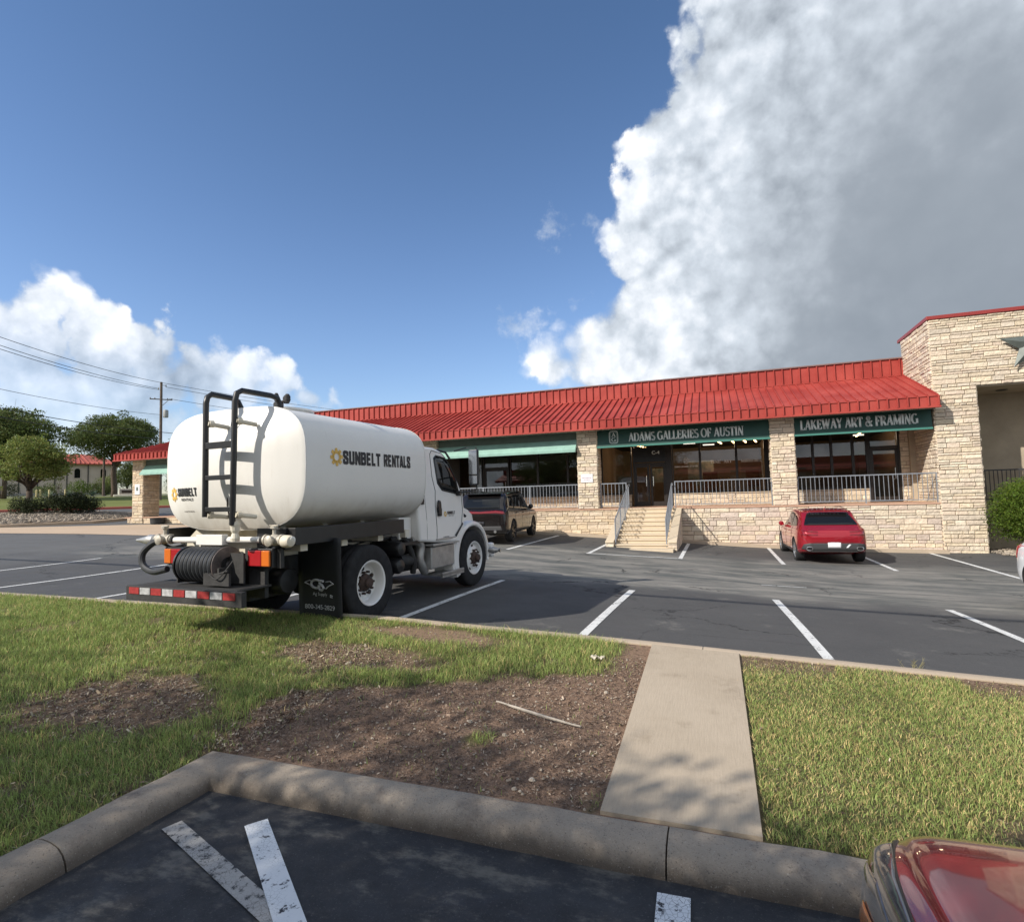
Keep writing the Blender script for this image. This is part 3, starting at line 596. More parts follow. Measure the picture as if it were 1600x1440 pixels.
# mulch chips, dead leaves and pebbles over the bare soil
def litter(name, n, box, smin, smax, cols, flat=.35, cover=None):
    b = MB(); cnt = 0
    while cnt < n:
        x = RNG.uniform(box[0], box[1]); y = RNG.uniform(box[2], box[3])
        if (-.74 < x < .17) or (x > -3.75 and y < 3.41): continue
        t = turf(x, y)
        if RNG.uniform() < t*.86: continue
        cnt += 1; L_ = RNG.uniform(smin, smax)*(2.0 if RNG.uniform() < .06 else 1); w = L_*RNG.uniform(.08, .45); a = RNG.uniform(0, 6.28); tl = RNG.normal(0, flat); z = vbump(x, y)-.006
        c, s = math.cos(a), math.sin(a); ux, uy, uz = c*L_/2, s*L_/2, math.sin(tl)*L_/2; wx, wy, wz = -s*w/2, c*w/2, RNG.normal(0, flat)*w/2; z += abs(uz)+abs(wz)*.5
        k = cols[RNG.integers(len(cols))]; q = RNG.uniform(.7, 1.3)
        b.add([(x-ux-wx, y-uy-wy, z-uz-wz), (x+ux-wx*.6, y+uy-wy*.6, z+uz-wz), (x+ux*.8+wx, y+uy*.8+wy, z+uz+wz), (x-ux+wx*.7, y-uy+wy*.7, z-uz+wz)], [(0, 1, 2, 3)], 0, (k[0]*q, k[1]*q, k[2]*q))
    return meta(b.build(name, M['mulch'], col=True, fix=False), kind='stuff')
browns = [(.15, .10, .073), (.10, .067, .052), (.23, .16, .115), (.075, .054, .045), (.30, .22, .165), (.19, .13, .095), (.42, .34, .26)]
litter('mulch', 46000, (-4.2, -.72, 3.41, 5.95), .005, .020, browns)
litter('leaf_litter', 17000, (-6.8, -3.4, 2.2, 6.0), .008, .030, browns+[(.42, .34, .23), (.36, .28, .19), (.5, .42, .3)])
litter('leaf_litter', 11000, (.18, 3.4, 3.41, 6.38), .006, .018, browns+[(.3, .24, .15)])
b = MB(); n = 0
while n < 520:
    x = RNG.uniform(-6.2, -.75); y = RNG.uniform(3.42, 6.2)
    if turf(x, y) > .4 or (x > -3.75 and y < 3.42): continue
    n += 1; r = RNG.uniform(.004, .013)*(1.8 if RNG.uniform() < .05 else 1); z = vbump(x, y)-.004
    vs = [(x+r*math.cos(a)*RNG.uniform(.8, 1.2), y+r*math.sin(a)*RNG.uniform(.6, 1), z-.002) for a in np.arange(0, 6.28, 1.047)]+[(x+r*.6*math.cos(a+.3), y+r*.5*math.sin(a+.3), z+r*.6) for a in np.arange(0, 6.28, 1.047)]
    k = RNG.uniform(.22, .5); b.add(vs, [(i, (i+1) % 6, (i+1) % 6+6, i+6) for i in range(6)]+[tuple(range(6, 12))], 0, (k, k*.86, k*.7))
meta(b.build('pebbles', M['mulch'], col=True), kind='stuff')
M['stick'] = mat('bleached_stick', (0.42, 0.37, 0.31), .85, var=.2, vscale=20)
pts = [(-1.86+.80*t, 4.63-.26*t-.03*math.sin(t*3.1), vbump(-1.86+.8*t, 4.63-.26*t)+.012+.012*math.sin(t*3)) for t in np.linspace(0, 1, 12)]
t_ = thing('stick', 'long bleached stick lying on the bare mulch beside the walk', 'stick', (pts[0][0], pts[0][1], 0)); t_.location = (0, 0, 0)
bpy.data.objects.remove(t_)
meta(MB().tube(pts, [.004+.006*math.sin(min(1, t*1.1)*3.0)+.002 for t in np.linspace(0, 1, 12)], 6).build('stick', M['stick'], smooth=True), 'long bleached stick lying on the bare mulch beside the walk', 'stick')
b = MB(); M['litterpaper'] = mat('crumpled_pale_paper', (0.45, 0.41, 0.33), .8, var=.2, vscale=30)
def crump(u, v): x = -1.27+.14*u; y = 5.72+.07*v; return (x, y, vz(x, y)+.05+.022*fbm(x, y, 22, 4)+.015*math.sin(u*14)*math.cos(v*9))
b.grid(crump, 14, 8); meta(b.build('crumpled_paper', M['litterpaper']), 'small crumpled pale paper scrap in the grass left of the walk', 'litter')
# weeds growing out of the street kerb
def weed(x, y, h, label):
    b = MB(); z = lot(x, y)
    for i in range(9):
        a = RNG.uniform(0, 6.28); l = h*RNG.uniform(.5, 1); dx, dy = math.cos(a)*l*.5, math.sin(a)*l*.35
        b.tube([(x, y, z), (x+dx*.3, y+dy*.3, z+l*.5), (x+dx, y+dy, z+l)], [.003, .0025, .001], 4)
        for k in range(4):
            q = .4+.15*k; px, py, pz = x+dx*q, y+dy*q, z+l*q; c = a+RNG.normal(0, 1.4); b.tube([(px, py, pz), (px+.035*math.cos(c), py+.035*math.sin(c), pz+.04)], [.002, .0008], 4)
    return meta(b.build('weed', M['drygrass']), label, 'weed')
M['drygrass'] = mat('dry_grass_stem', (0.30, 0.27, 0.13), .8, var=.2)
weed(1.78, 6.75, .30, 'tall dry weed growing from the street kerb right of the walk'); weed(2.0, 6.72, .12, 'short dry weed low beside the taller kerb weed')
# near-left street area: apron, island, far lawn, far street
def strip_st(name, s0, s1, t0, t1, off, m, ds=1.0, dt=1.0, thick=0.2, kind='structure'):
    b = MB(); ns = max(2, int((s1-s0)/ds)+1); nt_ = max(2, int((t1-t0)/dt)+1)
    def P(u, v):
        x, y = st(s0+(s1-s0)*u, t0+(t1-t0)*v); return (x, y, gz(x, y)+off)
    b.grid(P, ns, nt_); b.grid(lambda u, v: (lambda p: (p[0], p[1], p[2]-u*thick))(P(0, v)), 2, nt_)
    return meta(b.build(name, m, smooth=True, angle=30), kind=kind)
strip_st('far_lawn', 55.2, 86.0, -24, 30, .14, M['lawn'], 1.5, 1.5); strip_st('far_kerb', 54.8, 55.2, -24, 30, .17, M['redkerb'], .4, 1.0)
strip_st('far_street', 86, 92, -28, 34, .16, M['road_far'], 1.5, 2)
strip_st('far_ground', 92, 240, -70, 80, .12, M['lawn'], 8, 5)
# concrete apron across the driveway
b = MB()
ap = [(-44, 16.0), (-30.4, 16.2), (-20, 16.6), (-17, 16.8), (-17.0, 19.5), (-22, 22.4), (-30, 22.9), (-36.0, 19.2), (-46, 17.6)]
bm = bmesh.new(); vsb = [bm.verts.new((x, y, gz(x, y)+.008)) for x, y in ap]; bm.faces.new(vsb); bmesh.ops.triangulate(bm, faces=bm.faces[:]); bmesh.ops.subdivide_edges(bm, edges=bm.edges[:], cuts=12, use_grid_fill=True)
for v in bm.verts: v.co.z = gz(v.co.x, v.co.y)+.012
me = bpy.data.meshes.new('concrete_apron'); bm.to_mesh(me); bm.free(); me.materials.append(M['apron']); o = bpy.data.objects.new('concrete_apron', me); COL.objects.link(o); meta(o, kind='structure')
# planted island with kerb and rocks
isl = [(-36.3, 18.9), (-34.6, 23.0), (-35.2, 26.6), (-37.5, 28.6), (-40.5, 28.4), (-43.5, 25.5), (-45.5, 21.0), (-44, 18.0), (-40, 17.4)]
def poly_in(x, y, P):
    c = False; j = len(P)-1
    for i in range(len(P)):
        if (P[i][1] > y) != (P[j][1] > y) and x < (P[j][0]-P[i][0])*(y-P[i][1])/(P[j][1]-P[i][1])+P[i][0]: c = not c
        j = i
    return c
ic = (-40, 23)
def icurve(k, z): return [(ic[0]+(x-ic[0])*k, ic[1]+(y-ic[1])*k, gz(x, y)+z) for x, y in isl]
b = MB(); n = len(isl); rings = [icurve(1, -.1), icurve(1, .15), icurve(.955, .17), icurve(.95, .10)]
for r0, r1 in zip(rings[:-1], rings[1:]): b.add(r0+r1, [(i, (i+1) % n, (i+1) % n+n, i+n) for i in range(n)])
meta(b.build('island_kerb', M['apron'], smooth=False), kind='structure')
def islz(x, y): d = min(1, math.hypot(x-ic[0], y-ic[1])/5.5); return gz(x, y)+.12+.28*(1-d*d)
M['rocksoil'] = mat('island_soil', (0.20, 0.16, 0.12), .95, var=.3, vscale=2)
o = sheet('island_bed', -46, -34, 17, 29, .4, .4, islz, M['rocksoil'], keep=lambda x, y: poly_in(ic[0]+(x-ic[0])*1.05, ic[1]+(y-ic[1])*1.05, isl))
def rocks(name, n, f, r0, r1):
    b = MB(); k = 0
    while k < n:
        p = f()
        if p is None: continue
        x, y, z = p; k += 1; r = RNG.uniform(r0, r1); g = RNG.uniform(.18, .42); vs = []; 
        for zz, q in ((-.2, 1), (.35, .95), (.7, .5)):
            for a in np.arange(0, 6.28, 1.2566): vs.append((x+r*q*math.cos(a+zz)*RNG.uniform(.8, 1.2), y+r*q*math.sin(a+zz)*RNG.uniform(.8, 1.2), z+r*zz))
        b.add(vs, [(i, (i+1) % 5, (i+1) % 5+5, i+5) for i in range(5)]+[(i+5, (i+1) % 5+5, (i+1) % 5+10, i+10) for i in range(5)]+[tuple(range(10, 15))], 0, (g, g*.86, g*.70))
    return meta(b.build(name, M['mulch'], col=True), kind='stuff')
def fr():
    x = RNG.uniform(-45, -34.8); y = RNG.uniform(17.6, 28); return (x, y, islz(x, y)) if poly_in(ic[0]+(x-ic[0])*1.08, ic[1]+(y-ic[1])*1.08, isl) else None
rocks('island_rocks', 3200, fr, .04, .11)
rocks('bed_rocks', 900, lambda: (lambda x, y: (x, y, lot(x, y)+.03))(RNG.uniform(8.9, 14), RNG.uniform(23.0, 25.0)), .03, .09)
# ------------------------------------------------------------------ lettering
def arc(cx, cy, rx, ry, a0, a1, n=10): return [(cx+rx*math.cos(R_(a0+(a1-a0)*i/n)), cy+ry*math.sin(R_(a0+(a1-a0)*i/n))) for i in range(n+1)]
SER = {  # strokes: (points, kind)  t thick, h hair, p pen-dependent ; serifs: (x, y, half width)
 'A': (.78, [([(.10, 0), (.38, 1)], 'h'), ([(.38, 1), (.68, 0)], 't'), ([(.2, .34), (.58, .34)], 'h')], [(.10, 0, .10), (.68, 0, .12)]),
 'D': (.82, [([(.17, 0), (.17, 1)], 't'), ([(.05, .96), (.4, .96)]+arc(.38, .5, .36, .46, 90, -90)+[(.05, .04)], 'p')], [(.15, 0, .12), (.15, 1, .12)]),
 'M': (1.0, [([(.14, 0), (.14, 1)], 'h'), ([(.17, 1), (.50, .08)], 't'), ([(.50, .08), (.83, 1)], 'h'), ([(.83, 0), (.83, 1)], 't')], [(.14, 0, .11), (.83, 0, .13), (.12, 1, .10), (.85, 1, .10)]),
 'S': (.60, [(arc(.30, .74, .20, .22, 35, 270)+arc(.30, .27, .22, .25, 90, -145), 'p')], []),
 'G': (.82, [(arc(.42, .5, .34, .47, 50, 305), 'p'), ([(.68, .08), (.68, .45)], 't')], [(.66, .45, .14)]),
 'L': (.64, [([(.17, 0), (.17, 1)], 't'), ([(.05, .04), (.58, .04), (.58, .22)], 'h')], [(.17, 1, .13), (.15, 0, .12)]),
 'E': (.66, [([(.17, 0), (.17, 1)], 't'), ([(.05, .96), (.56, .96), (.56, .80)], 'h'), ([(.17, .52), (.46, .52)], 'h'), ([(.46, .42), (.46, .62)], 'h'), ([(.05, .04), (.6, .04), (.6, .22)], 'h')], []),
 'R': (.78, [([(.17, 0), (.17, 1)], 't'), ([(.05, .96), (.36, .96)]+arc(.34, .73, .24, .23, 90, -90)+[(.17, .50)], 'p'), ([(.36, .5), (.66, .02)], 't')], [(.17, 0, .12), (.69, 0, .08)]),
 'I': (.36, [([(.18, 0), (.18, 1)], 't')], [(.18, 0, .14), (.18, 1, .14)]),
 'O': (.84, [(arc(.42, .5, .34, .47, 0, 360, 20), 'p')], []),
 'F': (.62, [([(.17, 0), (.17, 1)], 't'), ([(.05, .96), (.55, .96), (.55, .78)], 'h'), ([(.17, .50), (.44, .50)], 'h'), ([(.44, .4), (.44, .6)], 'h')], [(.17, 0, .14)]),
 'U': (.80, [([(.17, 1), (.17, .32)], 't'), (arc(.41, .33, .24, .30, 180, 360), 'p'), ([(.65, .32), (.65, 1)], 'h')], [(.17, 1, .13), (.65, 1, .11)]),
 'T': (.70, [([(.35, 0), (.35, 1)], 't'), ([(.05, .78), (.05, .96), (.65, .96), (.65, .78)], 'h')], [(.35, 0, .14)]),
 'N': (.84, [([(.15, 0), (.15, 1)], 'h'), ([(.15, 1), (.68, .0)], 't'), ([(.68, 0), (.68, 1)], 'h')], [(.15, 0, .11), (.12, 1, .10), (.68, 1, .12)]),
 'K': (.80, [([(.17, 0), (.17, 1)], 't'), ([(.2, .42), (.62, .98)], 'h'), ([(.34, .58), (.68, .02)], 't')], [(.17, 0, .13), (.17, 1, .13), (.70, 0, .10), (.62, 1, .10)]),
 'W': (1.12, [([(.12, 1), (.34, .02)], 't'), ([(.34, .02), (.56, .98)], 'h'), ([(.56, .98), (.77, .02)], 't'), ([(.77, .02), (1.0, 1)], 'h')], [(.12, 1, .12), (1.0, 1, .10), (.56, 1, .06)]),
 'Y': (.74, [([(.10, 1), (.37, .45)], 't'), ([(.37, .45), (.64, 1)], 'h'), ([(.37, 0), (.37, .46)], 't')], [(.37, 0, .13), (.10, 1, .11), (.64, 1, .10)]),
 '&': (.86, [([(.74, .02), (.28, .66)], 't'), (arc(.36, .80, .14, .17, 215, -60), 'p'), ([(.43, .66), (.20, .46)], 'h'), (arc(.32, .26, .24, .24, 130, 300), 'p'), ([(.44, .05), (.74, .48)], 'h')], [(.74, .5, .11)]),
}
def serif_text(b, s, x0, x1, z, hgt, y, dep=.03, word=.34):
    ws = [SER[c][0] if c != ' ' else word for c in s]; W_ = sum(ws); k = (x1-x0)/W_; x = x0
    for c, w in zip(s, ws):
        if c != ' ':
            _, strokes, serifs = SER[c]
            for pts, kind in strokes:
                for i in range(len(pts)-1):
                    (ax, ay), (bx, by) = pts[i], pts[i+1]; dx, dy = (bx-ax)*k, (by-ay)*hgt; L_ = math.hypot(dx, dy)
                    if L_ < 1e-6: continue
                    vert = abs(dy)/L_; th = {'t': .175, 'h': .085, 'p': .075+.10*vert*vert}[kind]*hgt
                    nx, nz = -dy/L_*th/2, dx/L_*th/2; ex, ez = dx/L_*th*.12, dy/L_*th*.12
                    A = (x+ax*k-ex, z+ay*hgt-ez); B = (x+bx*k+ex, z+by*hgt+ez)
                    b.prism([(A[0]+nx, A[1]+nz), (A[0]-nx, A[1]-nz), (B[0]-nx, B[1]-nz), (B[0]+nx, B[1]+nz)], y-dep, y)
            for sx, sy, hw in serifs:
                t = .065*hgt; zz = z+sy*hgt-(t if sy > .5 else 0); b.prism([(x+(sx-hw)*k, zz), (x+(sx+hw)*k, zz), (x+(sx+hw)*k, zz+t), (x+(sx-hw)*k, zz+t)], y-dep, y)
        x += w*k
def text_bmesh(txt, size, bold=0.0, xs=1.0, extrude=0.0, spacing=1.0):
    cu = bpy.data.curves.new('t', 'FONT'); cu.body = txt; cu.size = size; cu.offset = bold; cu.extrude = extrude; cu.space_character = spacing; cu.align_x = 'LEFT'
    o = bpy.data.objects.new('t', cu); COL.objects.link(o); bpy.context.view_layer.update(); me = bpy.data.meshes.new_from_object(o.evaluated_get(bpy.context.evaluated_depsgraph_get()))
    vs = [(v.co.x*xs, v.co.y, v.co.z) for v in me.vertices]; fs = [tuple(p.vertices) for p in me.polygons]; bpy.data.objects.remove(o); bpy.data.curves.remove(cu); bpy.data.meshes.remove(me)
    return vs, fs
def put_text(b, txt, width, height, fn, bold=0.0, mi=0):
    """text of given width and cap height; fn(u, v) -> 3-D point, u from 0..width, v from 0..height"""
    vs, fs = text_bmesh(txt, 1.0, bold); xs_ = [v[0] for v in vs]; ys_ = [v[1] for v in vs]; x0, x1, y0, y1 = min(xs_), max(xs_), min(ys_), max(ys_)
    b.add([fn((v[0]-x0)/(x1-x0)*width, (v[1]-y0)/(y1-y0)*height) for v in vs], fs, mi)

# ------------------------------------------------------------------ stone
PAL = [(.66, .56, .42), (.70, .60, .46), (.60, .49, .36), (.66, .53, .41), (.58, .50, .41), (.70, .58, .41), (.63, .50, .40), (.72, .64, .51), (.55, .46, .37)]
PALW = PAL+[(.56, .43, .36), (.48, .38, .34), (.54, .44, .40), (.44, .36, .32)]
PALG = [(.66, .51, .33), (.70, .56, .38), (.60, .45, .30), (.64, .52, .39), (.56, .43, .31), (.70, .57, .40)]
def stones(b, org, u, n, width, height, pal=PAL, hs=(.11, .145, .18, .21), ls=(.20, .62), dep=.032, z_clip=None, rnd=RNG):
    org = Vector(org); u = Vector(u); n = Vector(n); z = 0.0; g = .016
    while z < height-.02:
        h = float(rnd.choice(hs)); h = min(h, height-z)
        if height-(z+h) < .05: h = height-z
        x = -float(rnd.uniform(0, .2)); 
        while x < width-.01:
            l = float(rnd.uniform(*ls))*(1.15 if h > .12 else .9); x0 = max(0, x); x1 = min(width, x+l); x += l
            if width-x < .10: x1 = width; x = width
            if x1-x0 < .05: continue
            rows = [(z, z+h)]
            if h > .17 and rnd.uniform() < .22: m_ = z+h*float(rnd.uniform(.4, .6)); rows = [(z, m_), (m_, z+h)]
            for za, zb in rows:
                c = pal[int(rnd.integers(len(pal)))]; k = float(rnd.uniform(.86, 1.05)); c = tuple((a_*.6+b_*.4)*k for a_, b_ in zip(c, (.62, .535, .42))); d = float(rnd.uniform(.35, 1))*dep
                xa, xb = x0+g/2, x1-g/2; z0, z1 = za+g/2, zb-g/2; j = lambda s=.006: float(rnd.uniform(-s, s)); e = min(.014, (z1-z0)*.25)
                P = lambda a, zz, dd: org+u*a+Vector((0, 0, zz))+n*dd
                k0 = [P(xa, z0, -.02), P(xb, z0, -.02), P(xb, z1, -.02), P(xa, z1, -.02)]
                k1 = [P(xa+j(.003), z0+j(.003), d*.55), P(xb+j(.003), z0+j(.003), d*.55), P(xb+j(.003), z1+j(.003), d*.55), P(xa+j(.003), z1+j(.003), d*.55)]
                k2 = [P(xa+e, z0+e, d+j()), P(xb-e, z0+e, d+j()), P(xb-e, z1-e, d+j()), P(xa+e, z1-e, d+j())]; ce = P((xa+xb)/2+j(.03), (z0+z1)/2+j(.01), d*1.15+j(.008))
                b.add(k0+k1+k2+[ce], [(i, (i+1) % 4, (i+1) % 4+4, i+4) for i in range(4)]+[(i+4, (i+1) % 4+4, (i+1) % 4+8, i+8) for i in range(4)]+[(i+8, (i+1) % 4+8, 12) for i in range(4)], 0, c)
        z += h
TZ = 1.39
def stonepiece(name, core, faces, parent=None, pal=PAL, **kw):
    b = MB(); b.box(*core, 1, (.2, .16, .12))
    for f in faces: stones(b, *f, pal=pal, **kw)
    return b.build(name, [M['stone'], M['mortar']], parent, col=True, fix=True)

# ------------------------------------------------------------------ terrace and stairs
ter = thing('stone_terrace', 'raised limestone terrace running along the shopfronts', 'terrace', (0, 0, 0))
b = MB(); b.box(-33, 7.48, 23.95, 24.2, -1.0, TZ-.06, 1, (.2, .16, .12))
stones(b, (-33, 23.95, .4), (1, 0, 0), (0, -1, 0), 20, TZ-.06-.4, pal=PALG)
stones(b, (-13, 23.95, .0), (1, 0, 0), (0, -1, 0), 9.25, TZ-.06, pal=PALG)
stones(b, (-3.75, 23.95, -.35), (1, 0, 0), (0, -1, 0), 11.23, TZ-.06+.35, pal=PALW)
b.build('retaining_wall', [M['stone'], M['mortar']], ter, col=True)
MB().box(-33.2, 7.5, 23.90, 26.9, TZ-.06, TZ).build('floor_slab', M['cap'], ter, bevel=.008)
# low concrete strip along the wall foot
b = MB(); b.grid(lambda u, v: (-17+(24.5)*u, 23.45+.5*v, lot(-17+24.5*u, 23.6)+.10), 60, 2); b.grid(lambda u, v: (-17+(24.5)*u, 23.45, lot(-17+24.5*u, 23.6)+.10-.2*v), 60, 2)
b.build('foot_kerb', M['kerb_pale'], ter)
stairs = thing('entrance_stairs', 'pale concrete stairs with stone side walls up to the gallery door', 'stairs', (-2.53, 23.9, 0))
b = MB(); NS = 9; sx0, sx1 = -3.45, -1.60; z0s = .07; yb = 20.15; run = (23.9-yb)/NS; ri = (TZ-z0s-.004)/NS
for i in range(NS):
    b.box(sx0+2.53, sx1+2.53, yb+i*run+.035-23.9, yb+(i+1)*run+.05-23.9, -.3, z0s+(i+1)*ri-.05)
    b.box(sx0+2.53, sx1+2.53, yb+i*run-23.9, yb+(i+1)*run+.034-23.9, z0s+(i+1)*ri-.049, z0s+(i+1)*ri)
b.build('steps', M['step'], stairs, bevel=.012)
MB().box(sx0-.16+2.53, sx1+.2+2.53, yb-.55-23.9, yb+.01-23.9, -.35, z0s+.015).build('landing_pad', M['step'], stairs, bevel=.01)
for xa, xb in ((sx0-.30, sx0-.002), (sx1+.002, sx1+.30)):
    b = MB(); poly = [(yb-.05-23.9, -.35), (-.003, -.35), (-.003, TZ-.07), (yb-23.9, z0s+.22)]
    b.prism(poly, xa+.025+2.53, xb-.025+2.53, 'x', 1, (.1, .075, .055))
    for k in range(14):
        ya = yb-.05+(23.9-yb)*k/14; yc = yb-.05+(23.9-yb)*(k+1)/14; h = z0s+.22+(TZ-.07-z0s-.22)*(k)/14+.35
        for xx, nn in ((xa+.02, -1), (xb-.02, 1)):
            o_ = (xx+2.53, (ya if nn > 0 else yc)-23.9, -.35); stones(b, o_, (0, 1 if nn > 0 else -1, 0), (nn, 0, 0), yc-ya-.004, h, pal=PALW, ls=(.2, .5), dep=.02)
        
    stones(b, (xa+2.53, yb-.055-23.9, -.35), (1, 0, 0), (0, -1, 0), xb-xa, .35+z0s+.2, dep=.015)
    b.build('cheek_wall', [M['stone'], M['mortar']], stairs, col=True)
    P = [(yb-.1-23.9, z0s+.20), (0, TZ-.068), (0, TZ-.02), (yb-.1-23.9, z0s+.25)]; MB().prism(P, xa+2.53, xb+2.53, 'x').build('sloped_cap', M['step'], stairs, bevel=.006)
# railings
def balustrade(x0, x1, label, post=None):
    t = thing('balustrade', label, 'railing', ((x0+x1)/2, 24.05, TZ), 0, 'grey railings along the terrace edge'); w = (x1-x0)/2
    MB().box(-w, w, -.02, .02, 1.03, 1.07).build('top_rail', M['rail'], t); MB().box(-w, w, -.015, .015, .09, .12).build('bottom_rail', M['rail'], t)
    n = int((x1-x0)/.145); b = MB()
    for i in range(1, n): x = -w+2*w*i/n; b.box(x-.009, x+.009, -.009, .009, .12, 1.03)
    b.build('balusters', M['rail'], t)
    np_ = max(2, int((x1-x0)/1.9)+1)
    for i in range(np_): x = -w+.02+(2*w-.04)*i/(np_-1); MB().box(x-.02, x+.02, -.021, .021, 0, 1.032).build('post', M['rail'], t)
    return t
balustrade(-12.3, -5.56, 'long grey railing in front of the dark windows under the teal awning')
balustrade(-4.62, -3.5, 'short grey railing left of the stair top, beside the stone column')
balustrade(-1.56, 2.10, 'grey railing right of the stairs under the gallery windows')
balustrade(2.99, 7.48, 'grey railing under the framing shop sign, next to the tower')
balustrade(-19.9, -13.22, 'grey railing of the terrace behind the tank truck')
def handrail(x, label, n):
    t = thing('handrail', label, 'railing', (x, 23.9, 0), 0, 'stair handrails'); ya, za = yb-23.9+.05, z0s+ri; yt, zt = -.05, TZ
    MB().tube([(0, ya, za-.1), (0, ya, za+.86), (0, yt-.1, zt+.95), (0, yt+.35, zt+1.0), (0, yt+.35, zt+.9)], .022, 8).build('top_rail', M['rail'], t, smooth=True)
    MB().tube([(0, ya, za+.12), (0, yt, zt+.14)], .014, 6).build('bottom_rail', M['rail'], t, smooth=True)
    b = MB()
    for i in range(1, 26): f = i/26; y = ya+(yt-ya)*f; z = za+(zt-za)*f; b.tube([(0, y, z+.12), (0, y, z+.87+.07*f)], .008, 5)
    b.build('balusters', M['rail'], t)
    for f in (.34, .67, 1.0): y = ya+(yt-ya)*f; z = za+(zt-za)*f; MB().tube([(0, y, z-.05), (0, y, z+.9)], .02, 8).build('post', M['rail'], t)
handrail(-3.40, 'grey steel handrail up the left side of the stairs', 0); handrail(-1.65, 'grey steel handrail up the right side of the stairs', 1)

# ------------------------------------------------------------------ shop building
shop = thing('shop_building', 'long single-storey shop building with red metal roof and stone columns', 'building', (0, 24, 0)); OY = -24
def lb(x0, x1, y0, y1, z0, z1): return (x0, x1, y0+OY, y1+OY, z0, z1)
# columns
for cx in (-32.55, -28.52, -20.86, -13.20, -5.54, 2.12):
    w = .86 if cx < 0 else .84; fs = [((cx, 23.9+OY, TZ-.001), (1, 0, 0), (0, -1, 0), w, 3.36), ((cx+w, 23.9+OY, TZ-.001), (0, 1, 0), (1, 0, 0), .75, 3.36), ((cx, 24.65+OY, TZ-.001), (0, -1, 0), (-1, 0, 0), .75, 3.36)]
    if cx == -32.55: fs = [((cx, 23.9+OY, .9), (1, 0, 0), (0, -1, 0), w, 3.85), ((cx+w, 23.9+OY, .9), (0, 1, 0), (1, 0, 0), 1.05, 3.85), ((cx, 24.95+OY, .9), (0, -1, 0), (-1, 0, 0), 1.05, 3.85)]
    dpt = 1.03 if cx == -32.55 else .73
    stonepiece('column', (cx+.02, cx+w-.02, 23.92+OY, 23.9+dpt+OY, .9 if cx < -32 else TZ-.001, 4.75), fs, shop, pal=(PALG if cx < -10 else PAL), hs=(.11, .14, .18, .21), ls=(.22, .55))
# mansard roof
E0, E1, EY, RY, RZ, PZ = 4.73, 5.10, 23.27, 26.90, 6.50, 7.22
XL, XR = -33.3, 7.50
b = MB()
b.add([(XL, EY+OY, E0), (XR, EY+OY, E0), (XR, EY+OY, E1), (XL, EY+OY, E1), (XR, RY+OY, RZ), (XL+3.6, RY+OY, RZ), (XL, 34+OY, E0), (XL, 34+OY, E1), (XL+3.6, 34+OY, RZ)],
      [(0, 1, 2, 3), (3, 2, 4, 5), (6, 0, 3, 7), (7, 3, 5, 8), ])
b.add([(XR, EY+OY, E0), (XR, EY+OY, E1), (XR, RY+OY, RZ), (XR, RY+OY, E0)], [(0, 1, 2, 3)])
sl = math.atan2(RZ-E1, RY-EY); nv = Vector((0, -math.sin(sl), math.cos(sl)))
def rib(x, y0, z0, y1, z1, t=.019, h=.062):
    p, q = Vector((x, y0+OY, z0)), Vector((x, y1+OY, z1)); d = (q-p).normalized(); n = Vector((0, -d.z, d.y)) if d.z >= 0 else Vector((0, d.z, -d.y)); s = Vector((t, 0, 0))
    vs = [p-s-n*.003, p+s-n*.003, p+s+n*h, p-s+n*h, q-s-n*.003, q+s-n*.003, q+s+n*h, q-s+n*h]; b.add(vs, [(0, 1, 2, 3), (7, 6, 5, 4), (0, 4, 5, 1), (1, 5, 6, 2), (2, 6, 7, 3), (3, 7, 4, 0)])
x = XR-.06
while x > XL+.1:
    rib(x, EY, E0+.03, EY, E1+.015); f = min(1, (x-XL)/3.6); rib(x, EY+.002, E1, EY+(RY-EY)*f, E1+(RZ-E1)*f); x -= .305
b.box(*lb(XL-.03, XR, EY-.05, EY+.06, E0-.035, E0+.03)); b.box(*lb(XL, XR, EY-.03, EY+.035, E1-.012, E1+.012))
b.build('mansard_roof', M['redmetal'], shop)
b = MB(); b.box(*lb(XL+3.5, XR, RY, 27.3, RZ-.1, PZ))
x = XR-.15
while x > XL+3.6: b.box(*lb(x-.02, x+.02, RY-.06, RY+.01, RZ+.02, PZ-.02)); x -= .335
b.box(*lb(XL+3.5, XR, RY-.055, RY+.01, RZ-.005, RZ+.03)); b.build('parapet', M['redmetal'], shop)
MB().box(*lb(XL+3.45, XR, RY-.07, 27.36, PZ, PZ+.05)).build('parapet_cap', M['coping'], shop)
MB().box(*lb(XL+.02, XR-.02, EY+.07, 34, E0+.0, E0+.03)).build('soffit', M['soffit'], shop)
MB().box(*lb(XL+3.5, XR, 27.3, 40, 6.6, 6.8)).build('flat_roof', M['coping'], shop)
# beams between columns (grey-green board behind sign faces)
for x0, x1 in ((-12.34, -5.54), (-20, -13.2), (-27.66, -20.86), (-31.69, -28.52)):
    MB().box(*lb(x0, x1, 24.05, 24.2, 4.3, E0)).build('fascia_board', M['greyboard'], shop)
for x0, x1 in ((-4.68, 2.12), (2.96, 7.48)): MB().box(*lb(x0, x1, 24.12, 24.25, 4.2, E0)).build('fascia_board', M['greyboard'], shop)
